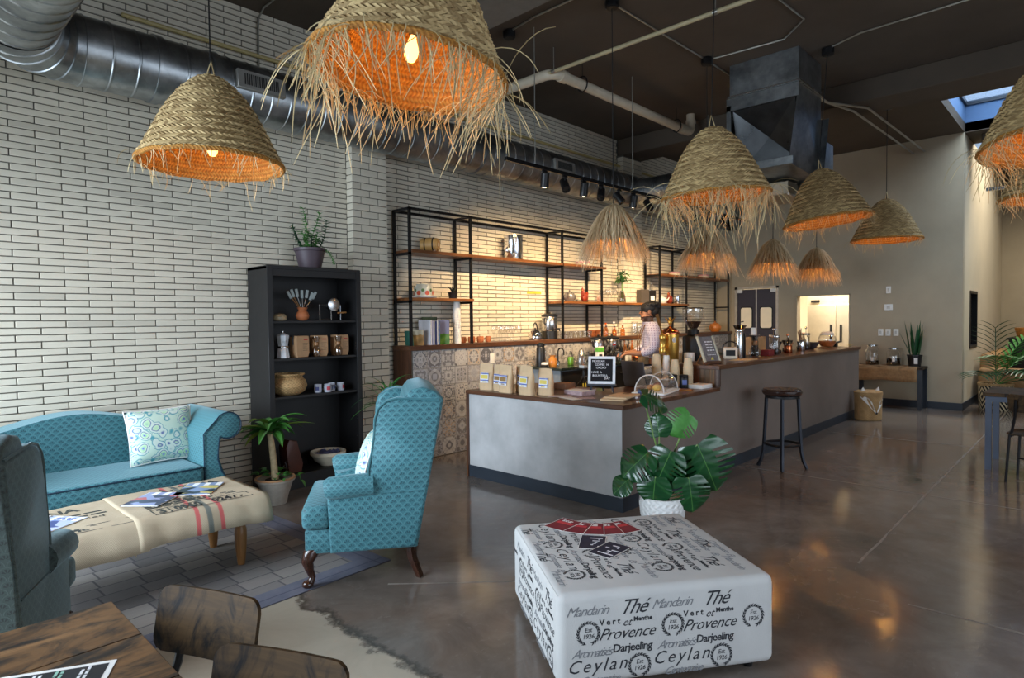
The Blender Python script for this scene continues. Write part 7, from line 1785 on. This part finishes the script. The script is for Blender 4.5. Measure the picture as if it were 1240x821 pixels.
for i in range(5):
    t = thing('dark_bottle', 'dark syrup bottle at the back of the back counter, %s of five' % ORD[i], 'bottle', (7.72 + .10 * i, 5.20, ZC), 0, 'dark bottles on the back counter'); MB().lathe([(.0001, .001), (.032, 0), (.034, .005), (.034, .14), (.012, .20), (.012, .25), (.015, .252), (.015, .268), (.0001, .27)], 14).build('bottle_body', M_BLACKP if i % 2 else M_AMB, t)
# ---------------------------------------------------------------- service side of the bar: inner worktop, espresso machine, grinder
iw = thing('service_counter', 'steel inner worktop behind the raised bar', 'counter')
MB().b2((5.75, 3.43, .83), (9.6, 3.80, .86), .003).build('worktop', M_STEEL, iw); MB().b2((5.78, 3.45, .1), (9.58, 3.77, .83)).build('carcass', M_BRL, iw, smooth=False)
es = thing('lever_espresso_machine', 'polished brass lever espresso machine with tall boiler and finial', 'espresso machine', (6.34, 3.60, .8605), rad(-8)); es.scale = (1.1, 1.1, 1.0)
MB().b2((-.22, -.15, 0), (.22, .15, .10), .012, 2).build('base', M_STEEL, es)
MB().lathe([(.085, .10), (.088, .105), (.088, .46), (.080, .465)], 28, (.06, 0, 0)).build('boiler', M_GOLD, es)
MB().lathe([(.092, .465), (.096, .47), (.096, .485), (.07, .52), (.03, .54), (.012, .56)], 26, (.06, 0, 0)).build('dome', M_COPPER, es)
ea = MB().ball((.06, 0, .60), (.022, .022, .035)).ball((.055, 0, .645), .014).tube([(.06, -.01, .60), (.06, -.045, .635), (.06, -.07, .66)], [.018, .014, .003], 8, flat=.4).tube([(.06, .01, .60), (.06, .045, .635), (.06, .07, .66)], [.018, .014, .003], 8, flat=.4); ea.build('eagle_finial', M_GOLD, es)
gp = MB().tube([(.0, 0, .34), (-.10, -.03, .34)], .022, 10).lathe([(.03, .24), (.036, .25), (.036, .30), (.028, .32), (.028, .40), (.034, .41), (.034, .45), (.02, .47)], 18, (-.11, -.035, 0)).build('brew_group', M_GOLD, es)
MB().tube([(-.11, -.035, .46), (-.19, -.06, .58)], [.010, .008], 8).build('lever_rod', M_GOLD, gp); MB().tube([(-.18, -.057, .565), (-.26, -.085, .68)], [.014, .018], 10).build('lever_grip', M_OAK, gp)
MB().tube([(-.11, -.035, .245), (-.18, -.10, .245)], .012, 8).build('portafilter', M_GOLD, gp); MB().tube([(-.175, -.095, .245), (-.27, -.18, .25)], [.016, .019], 10).build('portafilter_grip', M_OAK, gp)
MB().lathe([(1e-5, .004), (.03, .004), (.032, 0)], 18, cap=False).build('pressure_gauge', M_WHITE, es).matrix_local = Mx.Translation((.02, -.082, .40)) @ Mx.Rotation(PI / 2, 4, 'X')
gr = thing('coffee_grinder', 'black cafe coffee grinder with big clear bean hopper', 'coffee grinder', (6.90, 3.56, .8605), rad(20))
MB().b2((-.09, -.13, 0), (.09, .13, .05), .01, 2).build('base', M_BLACKP, gr); MB().b2((-.075, -.08, .05), (.075, .12, .44), .03, 3).build('body', M_BLACKP, gr); MB().lathe([(.065, .44), (.07, .445), (.07, .50), (.045, .515)], 22).build('collar', M_BLACK, gr)
MB().lathe([(.045, .515), (.10, .60), (.125, .66), (.125, .755), (.122, .757)], 28, cap=False).build('hopper', M_GLASS, gr); MB().lathe([(.0001, .517), (.044, .52), (.098, .602), (.0001, .612)], 22).build('coffee_beans', mat('roasted_beans', C(52, 30, 20), .5, var=.4, ns=70, bump=.8), gr)
MB().lathe([(.128, .755), (.129, .76), (.10, .772), (.0001, .774)], 28).build('hopper_lid', M_GLASSD, gr); MB().tube([(0, -.10, .20), (0, -.17, .18)], .012, 8).build('fork', M_STEEL, gr)
for i, (x, y) in enumerate(((6.68, 3.50), (6.72, 3.68))):
    t = thing('ceramic_cup', ('front' if i == 0 else 'rear') + ' white ceramic cup on the inner worktop beside the grinder', 'cup', (x, y, .8605), 1.0, 'ceramic cups'); MB().lathe([(.0001, .001), (.05, 0), (.06, .02), (.062, .24), (.057, .24), (.0001, .03)], 20).build('cup_body', M_WHITE, t); MB().tube([(.06, 0, .2), (.1, 0, .19), (.1, 0, .12), (.06, 0, .1)], .008, 6).build('handle', M_WHITE, t)
# ---------------------------------------------------------------- barista
def skin(name, verts, edges, radii, m_, parent, sub=2, root=0, extra=None):
    me = bpy.data.meshes.new(name); me.from_pydata([V(v) for v in verts], edges, [])
    o = bpy.data.objects.new(name, me); COL.objects.link(o)
    md = o.modifiers.new('skin', 'SKIN'); md.use_smooth_shade = True; md.branch_smoothing = .3
    if not me.skin_vertices: 
        bm_ = bmesh.new(); bm_.from_mesh(me); bm_.verts.layers.skin.verify(); bm_.to_mesh(me); bm_.free()
    for i, sv_ in enumerate(me.skin_vertices[0].data):
        r_ = radii[i]; sv_.radius = r_ if isinstance(r_, tuple) else (r_, r_); sv_.use_root = (i == root)
    s2 = o.modifiers.new('sub', 'SUBSURF'); s2.levels = sub; s2.render_levels = sub
    dg = bpy.context.evaluated_depsgraph_get(); dg.update()
    em = bpy.data.meshes.new_from_object(o.evaluated_get(dg)); bpy.data.objects.remove(o)
    mb = MB(); mb.add([v.co.copy() for v in em.vertices], [tuple(p.vertices) for p in em.polygons]); bpy.data.meshes.remove(em)
    if extra: extra(mb)
    return mb.build(name, m_, parent, sharp=180, uv=True)
M_SKIN = mat('brown_skin', C(158, 108, 80), .5, var=.06); M_HAIR = mat('black_hair', C(22, 18, 17), .6, var=.3, ns=60, bump=.5)
def shirtm():
    m, nt, b = newmat('lilac_check_cotton'); u, v, _ = sep(nt, coord(nt, 'UV'))
    k = ((u * 210.0).sn() > .1) * ((v * 210.0).sn() > .1)
    plug(nt, b.inputs['Base Color'], mixc(nt, k * .8, C(212, 202, 214), C(138, 110, 142))); b.inputs['Roughness'].default_value = .8; return m
M_SHIRT = shirtm(); M_TROU = mat('dark_navy_trousers', C(34, 36, 46), .8); M_APRON = mat('olive_brown_apron', C(112, 90, 62), .85); M_STRAP = mat('leather_strap', C(122, 84, 48), .5)
pe = thing('person', 'barista in a lilac checked shirt with glasses and hair bun working behind the bar', 'person', (7.05, 4.20, 0), rad(133))
def hand(s_, wr, V_, E_, R_, base):
    """palm and five bent fingers growing from the wrist vertex"""
    wx, wy, wz = wr
    V_.append((wx + .05, wy, wz - .005)); R_.append((.032, .018)); E_.append((base, len(V_) - 1)); pb_ = len(V_) - 1
    for k, (dy, L) in enumerate(((-.028, .062), (-.010, .075), (.010, .070), (.027, .055))):
        V_.append((wx + .085, wy + dy, wz - .008)); R_.append(.010); E_.append((pb_, len(V_) - 1))
        V_.append((wx + .085 + L * .55, wy + dy, wz - .028)); R_.append(.0085); E_.append((len(V_) - 2, len(V_) - 1))
        V_.append((wx + .085 + L * .75, wy + dy * .8, wz - .058)); R_.append(.0075); E_.append((len(V_) - 2, len(V_) - 1))
    V_.append((wx + .055, wy - s_ * .042, wz - .012)); R_.append(.011); E_.append((pb_, len(V_) - 1))
    V_.append((wx + .085, wy - s_ * .055, wz - .03)); R_.append(.009); E_.append((len(V_) - 2, len(V_) - 1))
# body: pelvis, spine, neck, head, arms, legs in one skeleton (faces +x)
VB = [(0, 0, .92), (.01, 0, 1.10), (.02, 0, 1.28), (.025, 0, 1.40), (.045, 0, 1.465), (.075, 0, 1.535), (.065, 0, 1.60), (.05, 0, 1.645)]
RB = [(.13, .10), (.115, .09), (.14, .10), (.11, .075), (.05, .05), (.072, .082), (.08, .098), (.055, .07)]
EB = [(i, i + 1) for i in range(7)]
SH_ = {}
for s_ in (-1, 1):
    i0 = len(VB); VB += [(.02, s_ * .175, 1.385), (.035, s_ * .235, 1.13), (.21, s_ * .19, 1.06), (.30, s_ * .13, 1.065)]; RB += [.058, .045, .037, .026]
    EB += [(3, i0), (i0, i0 + 1), (i0 + 1, i0 + 2), (i0 + 2, i0 + 3)]
    hand(s_, VB[i0 + 3], VB, EB, RB, i0 + 3)
    j = len(VB); VB += [(.0, s_ * .10, .86), (.015, s_ * .11, .48), (-.01, s_ * .115, .10), (.10, s_ * .125, .045)]; RB += [.085, .058, .04, .035]
    EB += [(0, j), (j, j + 1), (j + 1, j + 2), (j + 2, j + 3)]
def face(mb):
    mb.tube([(.147, 0, 1.60), (.168, 0, 1.572), (.150, 0, 1.560)], [.010, .015, .010], 8)      # nose
    for s_ in (-1, 1):
        mb.ball((.138, s_ * .033, 1.597), (.010, .013, .008), 8, 6); mb.ball((.062, s_ * .098, 1.585), (.022, .012, .033), 10, 8)
    mb.ball((.143, 0, 1.528), (.012, .026, .008), 10, 6); mb.ball((.128, 0, 1.492), (.024, .034, .022), 10, 6)
skin('body', VB, EB, RB, M_SKIN, pe, extra=face)
VS = [(0, 0, .90), (.01, 0, 1.10), (.02, 0, 1.28), (.022, 0, 1.405), (.035, 0, 1.445)]; RS = [(.15, .12), (.145, .12), (.17, .13), (.15, .115), (.075, .07)]; ES = [(0, 1), (1, 2), (2, 3), (3, 4)]
for s_ in (-1, 1):
    i0 = len(VS); VS += [(.02, s_ * .18, 1.388), (.03, s_ * .215, 1.27), (.035, s_ * .24, 1.13), (.12, s_ * .218, 1.09), (.20, s_ * .193, 1.062)]; RS += [.10, .082, .074, .062, .054]; ES += [(3, i0)] + [(i0 + k, i0 + k + 1) for k in range(4)]
skin('shirt', VS, ES, RS, M_SHIRT, pe)
VT = [(0, 0, .92)]; RT = [(.145, .12)]; ET = []
for s_ in (-1, 1):
    j = len(VT); VT += [(.0, s_ * .10, .84), (.015, s_ * .11, .48), (-.01, s_ * .115, .09)]; RT += [.10, .075, .062]; ET += [(0, j), (j, j + 1), (j + 1, j + 2)]
skin('trousers', VT, ET, RT, M_TROU, pe)
ap = MB(); ap.grid(lambda u, v: (.175 * cos((u - .5) * 2.2) + .01 + .03 * (1 - v) * 0, .185 * sin((u - .5) * 2.2), .42 + .60 * v), 12, 6); o = ap.build('apron', M_APRON, pe); md = o.modifiers.new('t', 'SOLIDIFY'); md.thickness = .004
for s_ in (-1, 1): MB().tube([(.185, s_ * .07, 1.02), (.19, s_ * .075, 1.2), (.12, s_ * .07, 1.42), (.02, s_ * .06, 1.478), (-.11, s_ * -.02, 1.36), (-.165, s_ * -.06, 1.2), (-.14, s_ * -.13, 1.0)], .012, 6, flat=.5).build('apron_strap', M_STRAP, pe)
hr = MB().ball((.045, 0, 1.635), (.108, .104, .088), 18, 12).ball((-.01, 0, 1.60), (.072, .094, .085), 16, 10).ball((-.045, 0, 1.66), (.068, .068, .062), 14, 10)
for k in range(26):
    a = k * 2.4; hr.ball((.03 + .085 * cos(a), .085 * sin(a), 1.665 + .03 * ((k * 7) % 5) / 5), .026, 7, 5)
hr.build('hair', M_HAIR, pe)
gl = MB()
for s_ in (-1, 1): gl.tube([(.152 - .003 * abs(cos(q)), s_ * .034 + .024 * cos(q), 1.597 + .019 * sin(q)) for q in [PI * i / 8 for i in range(17)]], .003, 5).tube([(.148, s_ * .058, 1.60), (.06, s_ * .103, 1.605)], .003, 5)
gl.tube([(.155, -.012, 1.60), (.155, .012, 1.60)], .003, 5).build('glasses', M_BLACKP, pe)
for s_ in (-1, 1): MB().ball((.07, s_ * .125, .035), (.14, .052, .04), 14, 8).build('shoe', M_BLACKP, pe)
t = thing('milk_pitcher', 'steel milk pitcher in the hands of the barista', 'pitcher', (7.05 + .40 * cos(rad(133)), 4.20 + .40 * sin(rad(133)), .965)); MB().lathe([(.0001, .001), (.042, 0), (.045, .01), (.035, .09), (.04, .115), (.037, .115), (.0001, .02)], 20).build('pitcher_body', M_CHROME, t); MB().tube([(.038, 0, .1), (.075, 0, .09), (.072, 0, .035), (.044, 0, .025)], .005, 6).build('handle', M_CHROME, t)
